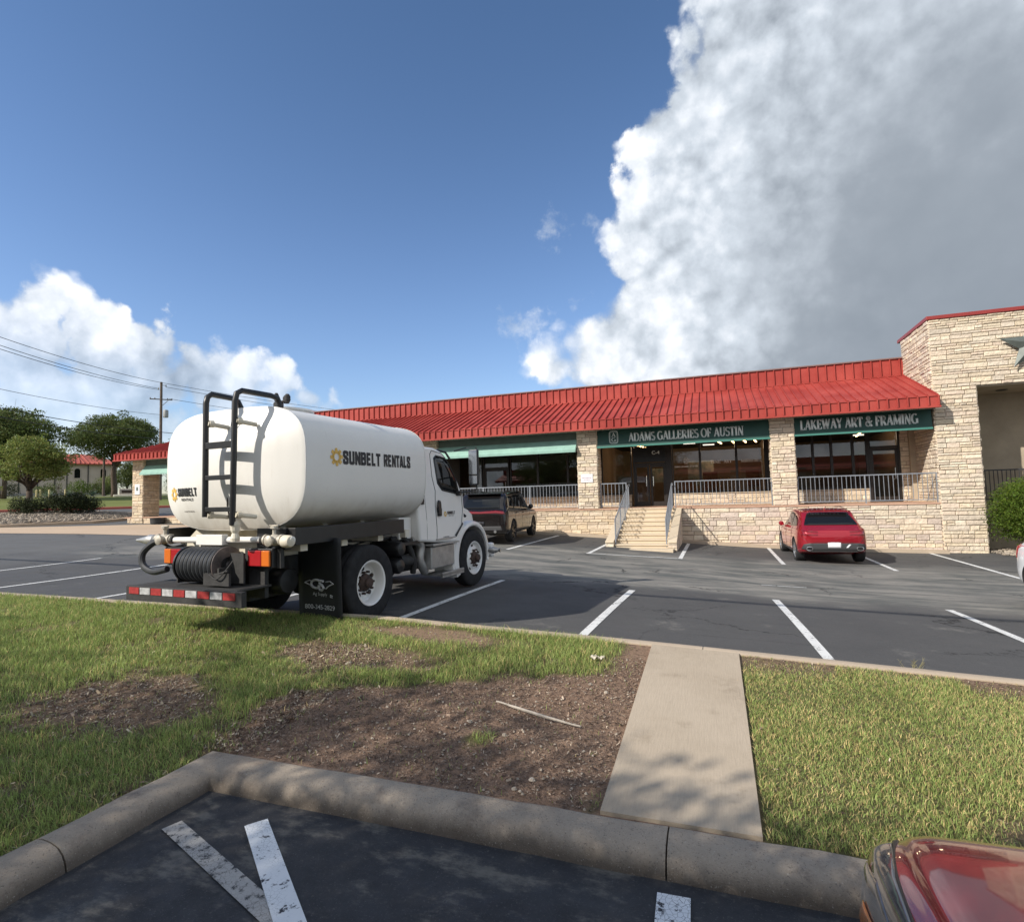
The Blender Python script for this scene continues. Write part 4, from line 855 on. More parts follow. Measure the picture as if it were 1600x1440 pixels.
# shopfront wall: stone knee wall, mullions, panes, doors
SY = 26.2
def kneewall(x0, x1):
    b = MB(); b.box(*lb(x0, x1, SY+.02, SY+.2, TZ-.01, 1.90), 1, (.2, .16, .12)); stones(b, (x0, SY+.01+OY, TZ), (1, 0, 0), (0, -1, 0), x1-x0, .50, pal=PAL[:6], dep=.015); b.box(*lb(x0, x1, SY-.04, SY+.24, 1.90, 1.94), 0, (.5, .42, .32))
    b.build('knee_wall', [M['stone'], M['mortar']], shop, col=True)
def window(x0, x1, z0, z1):
    t = .035; b = MB()
    for a in ((x0, x1, z0, z0+t*2), (x0, x1, z1-t*2, z1)): b.box(*lb(a[0], a[1], SY+.03, SY+.13, a[2], a[3]))
    for a in (x0, x1-t*1.4): b.box(*lb(a, a+t*1.4, SY+.028, SY+.132, z0+t*2, z1-t*2))
    w = b.build('window', M['frame'], shop); MB().add([(x0+t, SY+.08+OY, z0+t), (x1-t, SY+.08+OY, z0+t), (x1-t, SY+.08+OY, z1-t), (x0+t, SY+.08+OY, z1-t)], [(0, 1, 2, 3)]).build('pane', M['shopglass'], w); return w
def door(x0, x1, leaves, transom=True, zt=3.45, ztop=4.35):
    b = MB(); b.box(*lb(x0-.04, x0+.02, SY+.0, SY+.14, TZ, ztop)); b.box(*lb(x1-.02, x1+.04, SY+.0, SY+.14, TZ, ztop)); b.box(*lb(x0, x1, SY+.0, SY+.14, zt, zt+.08)); b.box(*lb(x0, x1, SY+.0, SY+.14, ztop-.08, ztop))
    fr = b.build('door_frame', M['frame'], shop)
    MB().add([(x0, SY+.08+OY, zt+.05), (x1, SY+.08+OY, zt+.05), (x1, SY+.08+OY, ztop-.05), (x0, SY+.08+OY, ztop-.05)], [(0, 1, 2, 3)]).build('transom_pane', M['shopglass'], fr)
    w = (x1-x0)/leaves
    for i in range(leaves):
        a, c = x0+i*w+.02, x0+(i+1)*w-.02; b = MB()
        for q in ((a, a+.09, TZ+.01, zt-.01), (c-.09, c, TZ+.01, zt-.01)): b.box(*lb(q[0], q[1], SY+.05, SY+.10, q[2], q[3]))
        for q in ((TZ+.01, TZ+.22), (zt-.11, zt-.01)): b.box(*lb(a+.09, c-.09, SY+.05, SY+.10, q[0], q[1]))
        d = b.build('door', M['frame'], shop); MB().add([(a+.08, SY+.075+OY, TZ+.2), (c-.08, SY+.075+OY, TZ+.2), (c-.08, SY+.075+OY, zt-.1), (a+.08, SY+.075+OY, zt-.1)], [(0, 1, 2, 3)]).build('pane', M['shopglass'], d)
        hx = c-.13 if i == 0 else a+.13; MB().tube([(hx, SY+.04+OY, TZ+.9), (hx, SY-.02+OY, TZ+.92), (hx, SY-.02+OY, TZ+1.35), (hx, SY+.04+OY, TZ+1.37)], .012, 6).build('pull_handle', M['chrome'], d)
TOPZ = 4.35
for x0, x1 in ((3.12, 3.90), (3.90, 4.58), (4.58, 5.35), (5.35, 5.86)): window(x0, x1, 1.95, TOPZ)
kneewall(2.9, 5.86); door(5.95, 6.93, 1, zt=3.55); stonepiece('jamb', (7.0, 7.28, SY+.02+OY, SY+.3+OY, TZ, 4.7), [((6.98, SY+.01+OY, TZ), (1, 0, 0), (0, -1, 0), .30, 3.3)], shop, ls=(.12, .3))
for x0, x1 in ((-4.95, -3.55), (-1.75, -.56), (-.56, .94), (.94, 2.09)): window(x0, x1, 1.95, TOPZ)
kneewall(-5.0, -3.6); kneewall(-1.75, 2.95); door(-3.45, -2.05, 2, zt=3.28)
for x0, x1 in ((-12.3, -11.0), (-9.5, -8.08), (-8.08, -6.58), (-6.58, -5.0)): window(x0, x1, 1.95, TOPZ)
kneewall(-12.3, -11.0); kneewall(-9.5, -5.0); door(-10.9, -9.6, 1, zt=3.4)
for k in range(2): window(-20+k*3.6, -16.4+k*3.6, 1.95, TOPZ)
kneewall(-20, -12.9)
b = MB(); b.box(*lb(-33, 7.5, SY+.02, SY+.2, TOPZ, E0)); b.box(*lb(2.09, 3.12, SY+.0, SY+.2, 1.95, TOPZ)); b.box(*lb(-2.03, -1.77, SY+.02, SY+.2, TZ, TOPZ)); b.box(*lb(-30.0, -20, SY+.02, SY+.2, TZ, TOPZ)); b.box(*lb(-12.9, -12.3, SY+.02, SY+.2, TZ, TOPZ)); b.box(*lb(5.86, 5.95, SY+.02, SY+.15, TZ, TOPZ))
b.build('front_wall', M['frame'], shop)
MB().box(*lb(7.28, 7.5, SY-.15, SY+.3, TZ, E0)).build('side_wall', M['stucco'], shop)
# interior
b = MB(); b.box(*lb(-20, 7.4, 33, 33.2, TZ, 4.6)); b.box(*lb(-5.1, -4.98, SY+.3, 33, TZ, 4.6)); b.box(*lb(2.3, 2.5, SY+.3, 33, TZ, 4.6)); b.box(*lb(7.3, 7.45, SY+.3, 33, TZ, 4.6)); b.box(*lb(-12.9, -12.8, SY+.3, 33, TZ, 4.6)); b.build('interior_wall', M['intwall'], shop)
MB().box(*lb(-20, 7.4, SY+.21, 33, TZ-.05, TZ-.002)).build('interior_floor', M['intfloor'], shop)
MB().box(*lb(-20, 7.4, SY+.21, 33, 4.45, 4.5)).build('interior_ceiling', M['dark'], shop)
b = MB(); b.box(*lb(-4.4, -3.6, 27.0, 27.1, TZ, 2.9)); b.box(*lb(.2, .9, 28.2, 28.3, TZ, 3.4)); b.box(*lb(1.15, 2.1, 27.6, 27.7, TZ, 3.3)); b.box(*lb(5.9, 6.3, 28, 28.1, TZ, 4.0)); b.build('display_panel', M['intwall'], shop)
b = MB(); b.box(*lb(-4.3, -3.7, 26.98, 27.0, 2.1, 2.8)); b.box(*lb(-1.2, .0, 28.9, 29.0, 2.3, 3.5)); b.box(*lb(-2.9, -2.3, 29, 29.05, 2.5, 3.2)); b.build('hanging_picture', M['art'], shop)
b = MB(); b.box(*lb(-.5, .15, 27.9, 28.0, TZ, 2.9)); b.box(*lb(1.35, 1.9, 27.55, 27.6, 2.2, 2.9)); b.box(*lb(-1.6, -.9, 28.5, 28.6, TZ, 2.6)); b.build('hanging_picture', M['brown'], shop)
b = MB(); b.box(*lb(-9.6, -5.2, 27.3, 27.35, TZ, 2.62)); b.box(*lb(-12.2, -10.9, 27.3, 27.35, TZ, 2.62)); b.build('reflection_panel', mat('pale_reflection', (0.42, 0.43, 0.43), .9, var=.1, vscale=1), shop)  # pale panels added indoors, standing in for a reflection in the lower panes
b = MB()
for x, y in ((-3.0, 28), (-1.2, 27.6), (-1.1, 29.5), (1.2, 27.8), (-.2, 31), (5.9, 28.5), (6.4, 30)): b.box(*lb(x-.28, x+.28, y-.12, y+.12, 4.40, 4.44))
b.build('ceiling_light', M['tubelight'], shop)
b = MB()
for x0, y0 in ((.2, 27.3), (.8, 27.4), (1.3, 27.3), (1.75, 27.4), (-3.4, 27.6), (5.9, 27.4)):
    for k in range(4): b.lathe([(.03, 0), (.045, -.06)], (x0+.06*k, y0+.5*k+OY, 4.32), (0, 0, 1), 8)
sl_ = b.build('spot_lamp', M['warmlight'], shop)
for x, y, e in ((-2.8, 28.0, 16), (.2, 28.2, 28), (1.5, 28.6, 22), (6.1, 28.3, 12)):      # the glow of the lit ceiling lamps
    ld = bpy.data.lights.new('ceiling_lamp_glow', 'POINT'); ld.energy = e; ld.color = (1, .74, .48); ld.shadow_soft_size = .15; lo = bpy.data.objects.new('ceiling_lamp_glow', ld); COL.objects.link(lo); lo.parent = shop; lo.location = (x, y+OY, 4.1)
# window lettering and numbers
b = MB(); gy = SY+.055+OY; wx = lambda x0, z0: (lambda u, v: (x0+u, gy, z0+v))
serif_text(b, 'FINE', -.12, .30, 3.22, .13, gy, .004); serif_text(b, 'ART', .42, .75, 3.22, .13, gy, .004)
serif_text(b, 'MIRRORS', 1.12, 1.90, 3.22, .11, gy, .004)
serif_text(b, 'ADAMS GALLERIES OF AUSTIN', -1.66, -.65, 3.10, .065, gy, .004); b.build('window_lettering', mat('etched_lettering', (.80, .78, .74), .6), shop)
b = MB(); b.box(*lb(-3.45, -2.05, SY-.012, SY+.0, 3.40, 4.08)); sp_ = b.build('number_panel', M['black'], shop); b = MB(); put_text(b, 'C-4', .34, .16, lambda u, v: (-2.62+u, SY-.016+OY, 3.74+v), .012); b.build('number_lettering', M['letter'], sp_)
# roundel drawn on the glass above the window lettering
def emblem(b, cx, cz, s, y):
    pts = [(cx+s*.36*(math.copysign(abs(math.cos(a))**.45, math.cos(a))), y, cz+s*.52*(math.copysign(abs(math.sin(a))**.45, math.sin(a)))) for a in np.linspace(0, 2*math.pi, 28, endpoint=False)]
    b.tube(pts, s*.028, 6, closed=True)
    pts = [(cx+s*.28*(math.copysign(abs(math.cos(a))**.45, math.cos(a))), y, cz+s*.44*(math.copysign(abs(math.sin(a))**.45, math.sin(a)))) for a in np.linspace(0, 2*math.pi, 28, endpoint=False)]
    b.tube(pts, s*.010, 5, closed=True)
    serif_text(b, 'A', cx-.18*s, cx+.18*s, cz+.03*s, .34*s, y+.005, .02); serif_text(b, 'G', cx-.19*s, cx+.19*s, cz-.37*s, .34*s, y+.005, .02)
b = MB(); emblem(b, -1.15, 3.38, .24, gy); b.build('window_emblem', bpy.data.materials['etched_lettering'], shop)
# signs
def signboard(x0, x1, z0, label, group=None):
    t = thing('shop_sign', label, 'sign', ((x0+x1)/2, 23.98, z0)); w = (x1-x0)/2-.004; ht = E0-.005-z0
    MB().prism([(-.08, 0), (.12, 0), (.12, ht), (.02, ht)], -w, w, 'x').build('sign_face', M['darkgreen'], t); MB().box(-w, w, -.11, -.06, -.015, .045).build('lower_trim', M['greentrim'], t); return t
t = signboard(-4.67, 2.12, 3.98, 'dark green sign reading ADAMS GALLERIES OF AUSTIN'); b = MB(); serif_text(b, 'ADAMS GALLERIES OF AUSTIN', 1.275-3.32-.0, 1.275+1.18, .20, .36, -.045, .025)
b.build('lettering', M['letter'], t); b = MB(); emblem(b, 1.275-3.95, .42, .50, -.058); b.build('emblem', M['letter'], t)
t = signboard(2.96, 7.42, 4.02, 'dark green sign reading LAKEWAY ART & FRAMING'); b = MB(); serif_text(b, 'LAKEWAY ART & FRAMING', 3.18-5.19, 7.0-5.19, .21, .37, -.045, .025); b.build('lettering', M['letter'], t)
def awning(x0, x1, label, grp=True):
    t = thing('awning', label, 'awning', ((x0+x1)/2, 24.0, 3.84)); w = (x1-x0)/2-.01
    MB().add([(-w, .02, .56), (w, .02, .56), (w, -.36, .10), (-w, -.36, .10), (w, -.36, 0), (-w, -.36, 0), (-w, .02, .53), (w, .02, .53), (-w, -.33, .0), (w, -.33, .0)], [(0, 1, 2, 3), (3, 2, 4, 5), (6, 8, 9, 7), (5, 4, 9, 8)]).build('canvas', M['teal'], t)
    for sx in (-w, w): MB().prism([(.02, .56), (-.36, .10), (-.36, 0), (-.30, 0), (.02, .45)], sx-.01, sx+.01, 'x').build('side_flap', M['teal'], t)
awning(-12.32, -5.56, 'faded teal canvas awning over dark windows left of the gallery sign'); awning(-19.98, -13.22, 'faded teal canvas awning hidden behind the tank truck'); awning(-31.67, -28.54, 'faded teal awning beside the leftmost stone column')
t = thing('notice_sign', 'small white parking notice on the stone column left of the stairs', 'sign', (-5.15, 23.86, 2.7)); MB().box(-.26, .26, -.01, .01, -.18, .18).build('sign_plate', M['plate'], t, bevel=.003)
b = MB(); put_text(b, 'NO PARKING', .40, .05, lambda u, v: (-.20+u, -.013, -.01+v)); put_text(b, 'IN STALLS', .26, .04, lambda u, v: (-.13+u, -.013, -.09+v)); b.tube([(0, -.012, .12), (.001, -.012, .121)], .02, 8); b.build('lettering', mat('faded_red_print', (.42, .2, .26), .7), t)
t = thing('notice_sign', 'white parking sign on the far left end column', 'sign', (-32.1, 23.86, 3.02)); MB().box(-.2, .2, -.01, .01, -.3, .3).build('sign_plate', M['plate'], t); MB().box(-.08, .08, -.015, -.01, -.08, .14).build('symbol', M['greyboard'], t)
# ------------------------------------------------------------------ tower
tow = thing('entrance_tower', 'tall limestone entrance block with red coping right of the shops', 'building', (7.5, 24, 0)); OX = -7.5
b = MB(); TX0, TX1, TXR, TY, TH = 7.50, 8.77, 14.5, 23.9, 7.93
def tb(x0, x1, y0, y1, z0, z1): return (x0+OX, x1+OX, y0+OY, y1+OY, z0, z1)
b.box(*tb(TX0+.02, TX1-.02, TY+.02, 27, -1, TH), 1); b.box(*tb(TX1-.02, TXR, TY+.02, 24.5, 5.44, TH), 1); b.box(*tb(13.2, TXR, TY+.02, 27, -1, 5.44), 1); b.box(*tb(TX1, TXR, 26.9, 27.2, 5.44, TH), 1)
kw = dict(hs=(.09, .12, .15, .18), ls=(.18, .70), dep=.04)
stones(b, (0, TY+OY, -.6), (1, 0, 0), (0, -1, 0), TX1-TX0, 6.04, **kw); stones(b, (0, TY+OY, 5.44), (1, 0, 0), (0, -1, 0), TXR-TX0, TH-5.44, **kw)
stones(b, (0, 27+OY, -.6), (0, -1, 0), (-1, 0, 0), 3.1, TH+.6, **kw); stones(b, (TX1+OX, TY+OY, -.6), (0, 1, 0), (1, 0, 0), .9, 6.04, **kw); stones(b, (13.2+OX, TY+OY, -.6), (1, 0, 0), (0, -1, 0), 1.3, 6.04, **kw)
b.build('stone_wall', [M['stone'], M['mortar']], tow, col=True)
MB().box(*tb(TX0-.06, TXR+.05, TY-.07, 27.3, TH, TH+.13)).build('coping', M['redcap'], tow, bevel=.01)
b = MB(); b.box(*tb(TX1+.9, 13.2, 26.4, 26.6, -1, 5.44)); b.box(*tb(TX1-.02+.02, TX1+.02, TY+.95, 26.6, -1, 5.44)); b.build('recess_wall', M['stucco'], tow)
MB().box(*tb(TX1, 13.2, 26.3, 26.6, -1, 5.43)).build('rear_wall', M['stucco'], tow)
MB().box(*tb(TX1, 13.2, TY+.05, 26.6, 5.40, 5.44)).build('ceiling', M['stucco'], tow); MB().lathe([(.16, 0), (.18, -.02), (.10, -.035)], (10.0+OX, 25.2+OY, 5.40)).build('ceiling_lamp', M['plastic'], tow)
b = MB(); b.box(*tb(TX1+.02, 11, 26.0, 26.04, 2.48, 2.53))
for i in range(18): b.box(*tb(TX1+.05+i*.13, TX1+.07+i*.13, 26.01, 26.03, TZ, 2.48))
b.box(*tb(TX1+.02, 11, 26.0, 26.04, TZ, TZ+.04)); b.build('inner_railing', M['plastic'], tow)
# barn star
b = MB(); S = .92; vs = [(0, -.16, 0)]
for i in range(10):
    a = R_(90+36*i); r = S if i % 2 == 0 else S*.40; vs.append((r*math.cos(a), 0, r*math.sin(a)))
b.add(vs, [(0, i+1, (i+1) % 10+1) for i in range(10)])
st_ = b.build('barn_star', mat('grey_green_star_metal', (0.105, 0.12, 0.11), .5, metal=.3, var=.2, vscale=4)); st_.location = (10.34, 23.72, 6.68); meta(st_, 'large grey metal five-pointed star on the stone tower wall', 'star')
# ------------------------------------------------------------------ vehicle tools
def catmull(P, n):
    P = np.array(P, float); k = len(P); Q = np.concatenate([[2*P[0]-P[1]], P, [2*P[-1]-P[-2]]]); out = []
    for i in range(k-1):
        for j in range(n):
            t = j/n; a, b, c, d = Q[i], Q[i+1], Q[i+2], Q[i+3]
            out.append(.5*((2*b)+(-a+c)*t+(2*a-5*b+4*c-d)*t*t+(-a+3*b-3*c+d)*t**3))
    out.append(P[-1]); return np.array(out)
def car_body(stations, cuts, r_arch, name, m, parent, nu=5, nv=4):
    """stations: (y, zbottom, half width, z mid, z shoulder, half width at roof, z roof)"""
    rings = []
    for y, zb, w, zm, zs, wr, zr in stations:
        rings.append([(0, y, zb), (w*.82, y, zb), (w*.955, y, zb+.06), (w*.99, y, zb+(zm-zb)*.45), (w, y, zm), (w*.975, y, zs-.02), (w*.94, y, zs+.03), (wr+(w*.94-wr)*.45, y, zs+(zr-zs)*.5), (wr, y, zr-.07*min(1, (zr-zs)/.3)), (wr*.82, y, zr-.012), (0, y, zr)])
    G = np.array([catmull(r, nv) for r in rings]); G = np.array([catmull(G[:, j], nu) for j in range(G.shape[1])]).transpose(1, 0, 2)
    n, k = G.shape[:2]; G[:, 0, 0] = 0; G[:, -1, 0] = 0
    vs = []; ring = []
    for i in range(n):
        r = [tuple(p) for p in G[i]]+[(-p[0], p[1], p[2]) for p in G[i][::-1][1:-1]]; ring.append(len(r)); vs += r
    K = ring[0]; fs = [(i*K+j, i*K+(j+1) % K, (i+1)*K+(j+1) % K, (i+1)*K+j) for i in range(n-1) for j in range(K)]
    fs.append(tuple(reversed(range(K)))); fs.append(tuple((n-1)*K+j for j in range(K)))
    b = MB(); b.add(vs, fs); o = b.build(name, m, None, smooth=True, angle=0); me0 = o.data
    bm = bmesh.new(); bm.from_mesh(me0); full = BVHTree.FromBMesh(bm); bm.free()
    if cuts:
        cb = MB()
        for y, z in cuts: cb.lathe([(r_arch, -1.3), (r_arch, -.62)], (0, y, z), (1, 0, 0), 40); cb.lathe([(r_arch, .62), (r_arch, 1.3)], (0, y, z), (1, 0, 0), 40)
        c = cb.build('cutter', M['plastic']); md = o.modifiers.new('b', 'BOOLEAN'); md.operation = 'DIFFERENCE'; md.object = c; md.solver = 'EXACT'
        if hasattr(md, 'material_mode'): md.material_mode = 'TRANSFER'
        bpy.context.view_layer.update(); me = bpy.data.meshes.new_from_object(o.evaluated_get(bpy.context.evaluated_depsgraph_get())); o.modifiers.clear(); o.data = me; me.name = name; bpy.data.objects.remove(c); bpy.data.meshes.remove(me0)
        me.polygons.foreach_set('use_smooth', [True]*len(me.polygons)); me.set_sharp_from_angle(angle=R_(42))
        if len(me.materials) < 2: me.materials.append(M['plastic'])
    o.parent = parent; return o, full
def resample(poly, step):
    out = []
    for i in range(len(poly)):
        a, b_ = Vector(poly[i]), Vector(poly[(i+1) % len(poly)]); n = max(1, int((b_-a).length/step))
        for k in range(n): out.append(tuple(a.lerp(b_, k/n)))
    return out
def patch(name, bvh, poly, d, m, parent, off=.005, cuts=5, thick=.004, rim=True):
    """a thin moulded piece laid on the body: outline in the plane across direction d, projected on the surface"""
    ax = {'x+': (1, 0, 0), 'x-': (-1, 0, 0), 'y-': (0, -1, 0), 'y+': (0, 1, 0), 'z+': (0, 0, 1)}[d]; ax = Vector(ax)
    def P(p, t): return Vector({'x': (t*ax.x, p[0], p[1]), 'y': (p[0], t*ax.y, p[1]), 'z': (p[0], p[1], t)}[d[0]])
    bm = bmesh.new(); f = bm.faces.new([bm.verts.new(P(p, 0)) for p in resample(poly, .06)]); bmesh.ops.triangulate(bm, faces=[f]); bmesh.ops.subdivide_edges(bm, edges=bm.edges[:], cuts=cuts, use_grid_fill=True)
    bad = []
    for v in bm.verts:
        o = v.co+ax*12; hit, nrm, _, _ = bvh.ray_cast(o, -ax)
        if hit is None: bad.append(v); continue
        if nrm.dot(ax) < 0: nrm = -nrm
        v.co = hit+(nrm*.6+ax*.4)*off
    if bad: bmesh.ops.delete(bm, geom=bad, context='VERTS')
    me = bpy.data.meshes.new(name); bm.normal_update(); bm.to_mesh(me); bm.free(); me.materials.append(m); me.polygons.foreach_set('use_smooth', [True]*len(me.polygons))
    for p in me.polygons[:1]:
        if p.normal.dot(ax) < 0: me.flip_normals()
    o = bpy.data.objects.new(name, me); COL.objects.link(o); o.parent = parent
    s = o.modifiers.new('t', 'SOLIDIFY'); s.thickness = thick; s.offset = 1; return o
def seam(name, bvh, pts, d, m, parent, r=.004, off=.0015):
    ax = Vector({'x+': (1, 0, 0), 'x-': (-1, 0, 0), 'y-': (0, -1, 0), 'y+': (0, 1, 0)}[d]); out = []
    for i in range(len(pts)-1):
        for k in range(8):
            t = k/8; u = pts[i][0]+(pts[i+1][0]-pts[i][0])*t; v = pts[i][1]+(pts[i+1][1]-pts[i][1])*t; p = Vector((0, u, v)) if d[0] == 'x' else Vector((u, 0, v)); hit, n, _, _ = bvh.ray_cast(p+ax*12, -ax)
            if hit: out.append(hit+ax*off)
    if len(out) > 2: return MB().tube(out, r, 5).build(name, m, parent, smooth=True)
def car_wheel(parent, x, y, r, w, rimm, spokes=5, rr=.68, steer=0):
    s = 1 if x > 0 else -1; t = bpy.data.objects.new('wheel', None); COL.objects.link(t); t.parent = parent; t.location = (x, y, r); t.rotation_euler = (0, 0, steer)
    R1 = r*rr; MB().lathe([(R1, -w/2), (R1+.02, -w/2-.004), (r*.93, -w/2), (r*.985, -w/2+.02), (r, -w*.3), (r, w*.3), (r*.985, w/2-.02), (r*.93, w/2), (R1+.02, w/2+.004), (R1, w/2), (R1-.015, 0), (R1, -w/2)], (0, 0, 0), (1, 0, 0), 40, caps=False).build('tyre', M['tyre'], t, smooth=True)
    b = MB(); b.lathe([(R1, -w*.3), (R1-.005, 0), (R1+.004, w*.45), (R1-.015, w*.47), (R1-.022, w*.3), (R1-.03, 0)], (0, 0, 0), (s, 0, 0), 40, caps=False); b.lathe([(.075, w*.05), (.075, w*.36), (.06, w*.4), (.03, w*.42)], (0, 0, 0), (s, 0, 0), 20)
    for i in range(spokes):
        for da in (-.10, .10):
            a = 2*math.pi*i/spokes+da; c, q = math.cos(a), math.sin(a); a2 = 2*math.pi*i/spokes+da*2.0; c2, q2 = math.cos(a2), math.sin(a2); e = .016
            p0 = Vector((s*w*.34, c*.06, q*.06)); p1 = Vector((s*w*.40, c2*(R1-.01), q2*(R1-.01))); sd = Vector((0, -q, c))*e; up = Vector((s*.02, 0, 0))
            b.add([p0-sd-up, p0+sd-up, p0+sd+up, p0-sd+up, p1-sd*.8-up, p1+sd*.8-up, p1+sd*.8+up, p1-sd*.8+up], [(0, 1, 2, 3), (4, 7, 6, 5), (0, 4, 5, 1), (1, 5, 6, 2), (2, 6, 7, 3), (3, 7, 4, 0)])
    b.build('rim', rimm, t, smooth=True, angle=30); MB().lathe([(.001, 0), (R1-.03, 0), (R1-.03, -.03)], (s*w*.02, 0, 0), (s, 0, 0), 30).build('brake_disc', M['darkalloy'], t); return t

def mirror_poly(p): return p
M['darkredlens'] = mat('dark_red_lamp_lens', (0.16, 0.006, 0.010), .12, coat=.8)
# ------------------------------------------------------------------ red crossover (parked against the terrace)
def crossover(label, name, cat, loc, rz, paint, rim, L=4.7, W=1.9, H=1.62, wb=2.87, rwh=.37, kind='coupe', zr_scale=1.0):
    t = thing(name, label, cat, loc, rz); h = W/2; l = L/2; ra = -l+.90; fa = ra+wb
    if kind == 'coupe':
        S = [(-l, .46, h*.66, .62, .80, h*.54, .88), (-l+.05, .40, h*.80, .64, .92, h*.66, 1.00), (-l+.17, .36, h*.91, .66, .97, h*.76, 1.07), (-l+.38, .32, h*.98, .68, 1.0, h*.80, 1.19), (-l+.65, .25, h, .70, 1.01, h*.76, 1.40), (-l+.95, .25, h, .70, 1.01, h*.76, 1.565), (-l+1.6, .24, h, .70, 1.0, h*.77, H), (-l+2.3, .24, h*.99, .70, .98, h*.77, H-.01), (-l+2.85, .24, h*.985, .70, .97, h*.71, 1.50), (-l+3.3, .24, h*.985, .70, .96, h*.78, 1.20), (-l+3.6, .24, h*.98, .70, .94, h*.78, 1.02), (-l+4.1, .25, h*.96, .66, .88, h*.70, .96), (-l+4.5, .28, h*.88, .6, .78, h*.60, .86), (l-.03, .32, h*.72, .52, .68, h*.5, .74), (l, .38, h*.6, .5, .62, h*.42, .66)]
    else:
        S = [(-l, .46, h*.80, .68, .95, h*.70, 1.02), (-l+.03, .38, h*.90, .72, 1.02, h*.78, 1.12), (-l+.14, .33, h*.97, .74, 1.08, h*.84, 1.2), (-l+.28, .30, h, .76, 1.12, h*.82, 1.42), (-l+.50, .30, h, .76, 1.13, h*.83, 1.68), (-l+.85, .30, h, .76, 1.12, h*.83, 1.76), (-l+1.8, .30, h, .76, 1.10, h*.84, H), (-l+2.6, .30, h, .76, 1.08, h*.84, H-.01), (-l+3.1, .30, h, .76, 1.07, h*.76, 1.66), (-l+3.55, .30, h*.99, .76, 1.05, h*.82, 1.3), (-l+3.9, .30, h*.98, .76, 1.03, h*.82, 1.12), (-l+4.5, .32, h*.96, .72, .98, h*.74, 1.07), (-l+4.9, .36, h*.9, .68, .9, h*.66, .98), (l-.03, .4, h*.78, .6, .8, h*.56, .85), (l, .45, h*.66, .58, .75, h*.5, .78)]
    body, bv = car_body(S, [(ra, rwh), (fa, rwh)], rwh*1.13, 'body', paint, t)
    for x in (-h+.13, h-.13):
        car_wheel(t, x, ra, rwh, .24, rim); car_wheel(t, x, fa, rwh, .24, rim, steer=0)
    return t, body, bv, ra, fa, h, l
red, body, bv, ra, fa, h, l = crossover('dark red coupe-shaped crossover parked nose-in against the stone terrace', 'parked_crossover', 'car', (3.16, 21.35, lot(3.1, 21)+.0), R_(2.2), M['redcar'], M['alloy'])
patch('rear_window', bv, [(-.72, 1.15), (.72, 1.15), (.66, 1.30), (.56, 1.49), (-.56, 1.49), (-.66, 1.30)], 'y-', M['carglass'], red, .006)
for d, s in (('x-', -1), ('x+', 1)):
    patch('side_window', bv, [(-1.62, 1.13), (-1.30, 1.10), (-.85, 1.08), (-.85, 1.46), (-1.15, 1.42), (-1.42, 1.32)], d, M['carglass'], red, .006); patch('side_window', bv, [(-.79, 1.08), (.14, 1.06), (.10, 1.50), (-.30, 1.52), (-.79, 1.49)], d, M['carglass'], red, .006)
    patch('side_window', bv, [(.20, 1.06), (1.02, 1.05), (.72, 1.28), (.45, 1.44), (.18, 1.50)], d, M['carglass'], red, .006)
    seam('door_seam', bv, [(-1.05, 1.08), (-1.0, .75), (-.80, .42), (.12, .40), (.16, 1.05)], d, M['black'], red); seam('door_seam', bv, [(.16, .40), (1.08, .42), (1.12, .9), (1.04, 1.04)], d, M['black'], red)
    patch('door_handle', bv, [(-.62, .90), (-.40, .90), (-.40, .93), (-.62, .93)], d, M['redcar'], red, .02, thick=.015); patch('door_handle', bv, [(.30, .89), (.52, .89), (.52, .92), (.30, .92)], d, M['redcar'], red, .02, thick=.015)
    m_ = MB(); m_.lathe([(.02, 0), (.07, .02), (.085, .07), (.08, .13), (.02, .15)], (s*.98, .86, 1.08), (0, -1, 0), 14); m_.tube([(s*.88, .8, 1.03), (s*.97, .8, 1.06)], .02, 6); m_.build('mirror', M['redcar'], red, smooth=True)
    MB().tube([(s*.645, .35, 1.628), (s*.655, -.4, 1.648), (s*.655, -1.1, 1.60), (s*.63, -1.45, 1.52)], .014, 8).build('roof_rail', M['chrome'], red, smooth=True)
    patch('sill_trim', bv, [(-.95, .25), (.98, .25), (.98, .36), (-.95, .36)], d, M['plastic'], red, .004)
    # twin slim tail lamps in two tiers
    q = (lambda a: [(s*x, z) for x, z in a])
    patch('tail_light', bv, q([(.42, .985), (.82, 1.01), (.83, .965), (.42, .945)]), 'y-', M['darkredlens'], red, .005, cuts=3); patch('tail_light', bv, q([(.42, .90), (.85, .905), (.85, .86), (.42, .865)]), 'y-', M['darkredlens'], red, .005, cuts=3)
    e = MB(); e.tube([(s*(.665+.085*math.cos(a)), -l-.012, .475+.055*math.sin(a)) for a in np.linspace(0, 6.283, 20, endpoint=False)], .012, 6, closed=True); xo_ = e.build('exhaust_tip', M['chrome'], red, smooth=True); MB().lathe([(.001, 0), (.072, .0), (.072, .02)], (s*.665, -l+.0, .475), (0, -1, 0), 16).build('exhaust_opening', M['black'], xo_)
patch('bumper_insert', bv, [(-.86, .46), (-.80, .60), (-.66, .635), (.66, .635), (.80, .60), (.86, .46), (.66, .39), (-.66, .39)], 'y-', M['plastic'], red, .006); patch('number_plate', bv, [(-.17, .50), (.17, .50), (.17, .655), (-.17, .655)], 'y-', M['plate'], red, .014, cuts=2)
patch('bumper_sticker', bv, [(.30, .50), (.36, .50), (.44, .60), (.38, .60)], 'y-', M['plate'], red, .014, cuts=2)
patch('chrome_trim', bv, [(-.62, .40), (.62, .40), (.62, .385), (-.62, .385)], 'y-', M['chrome'], red, .014, cuts=3)
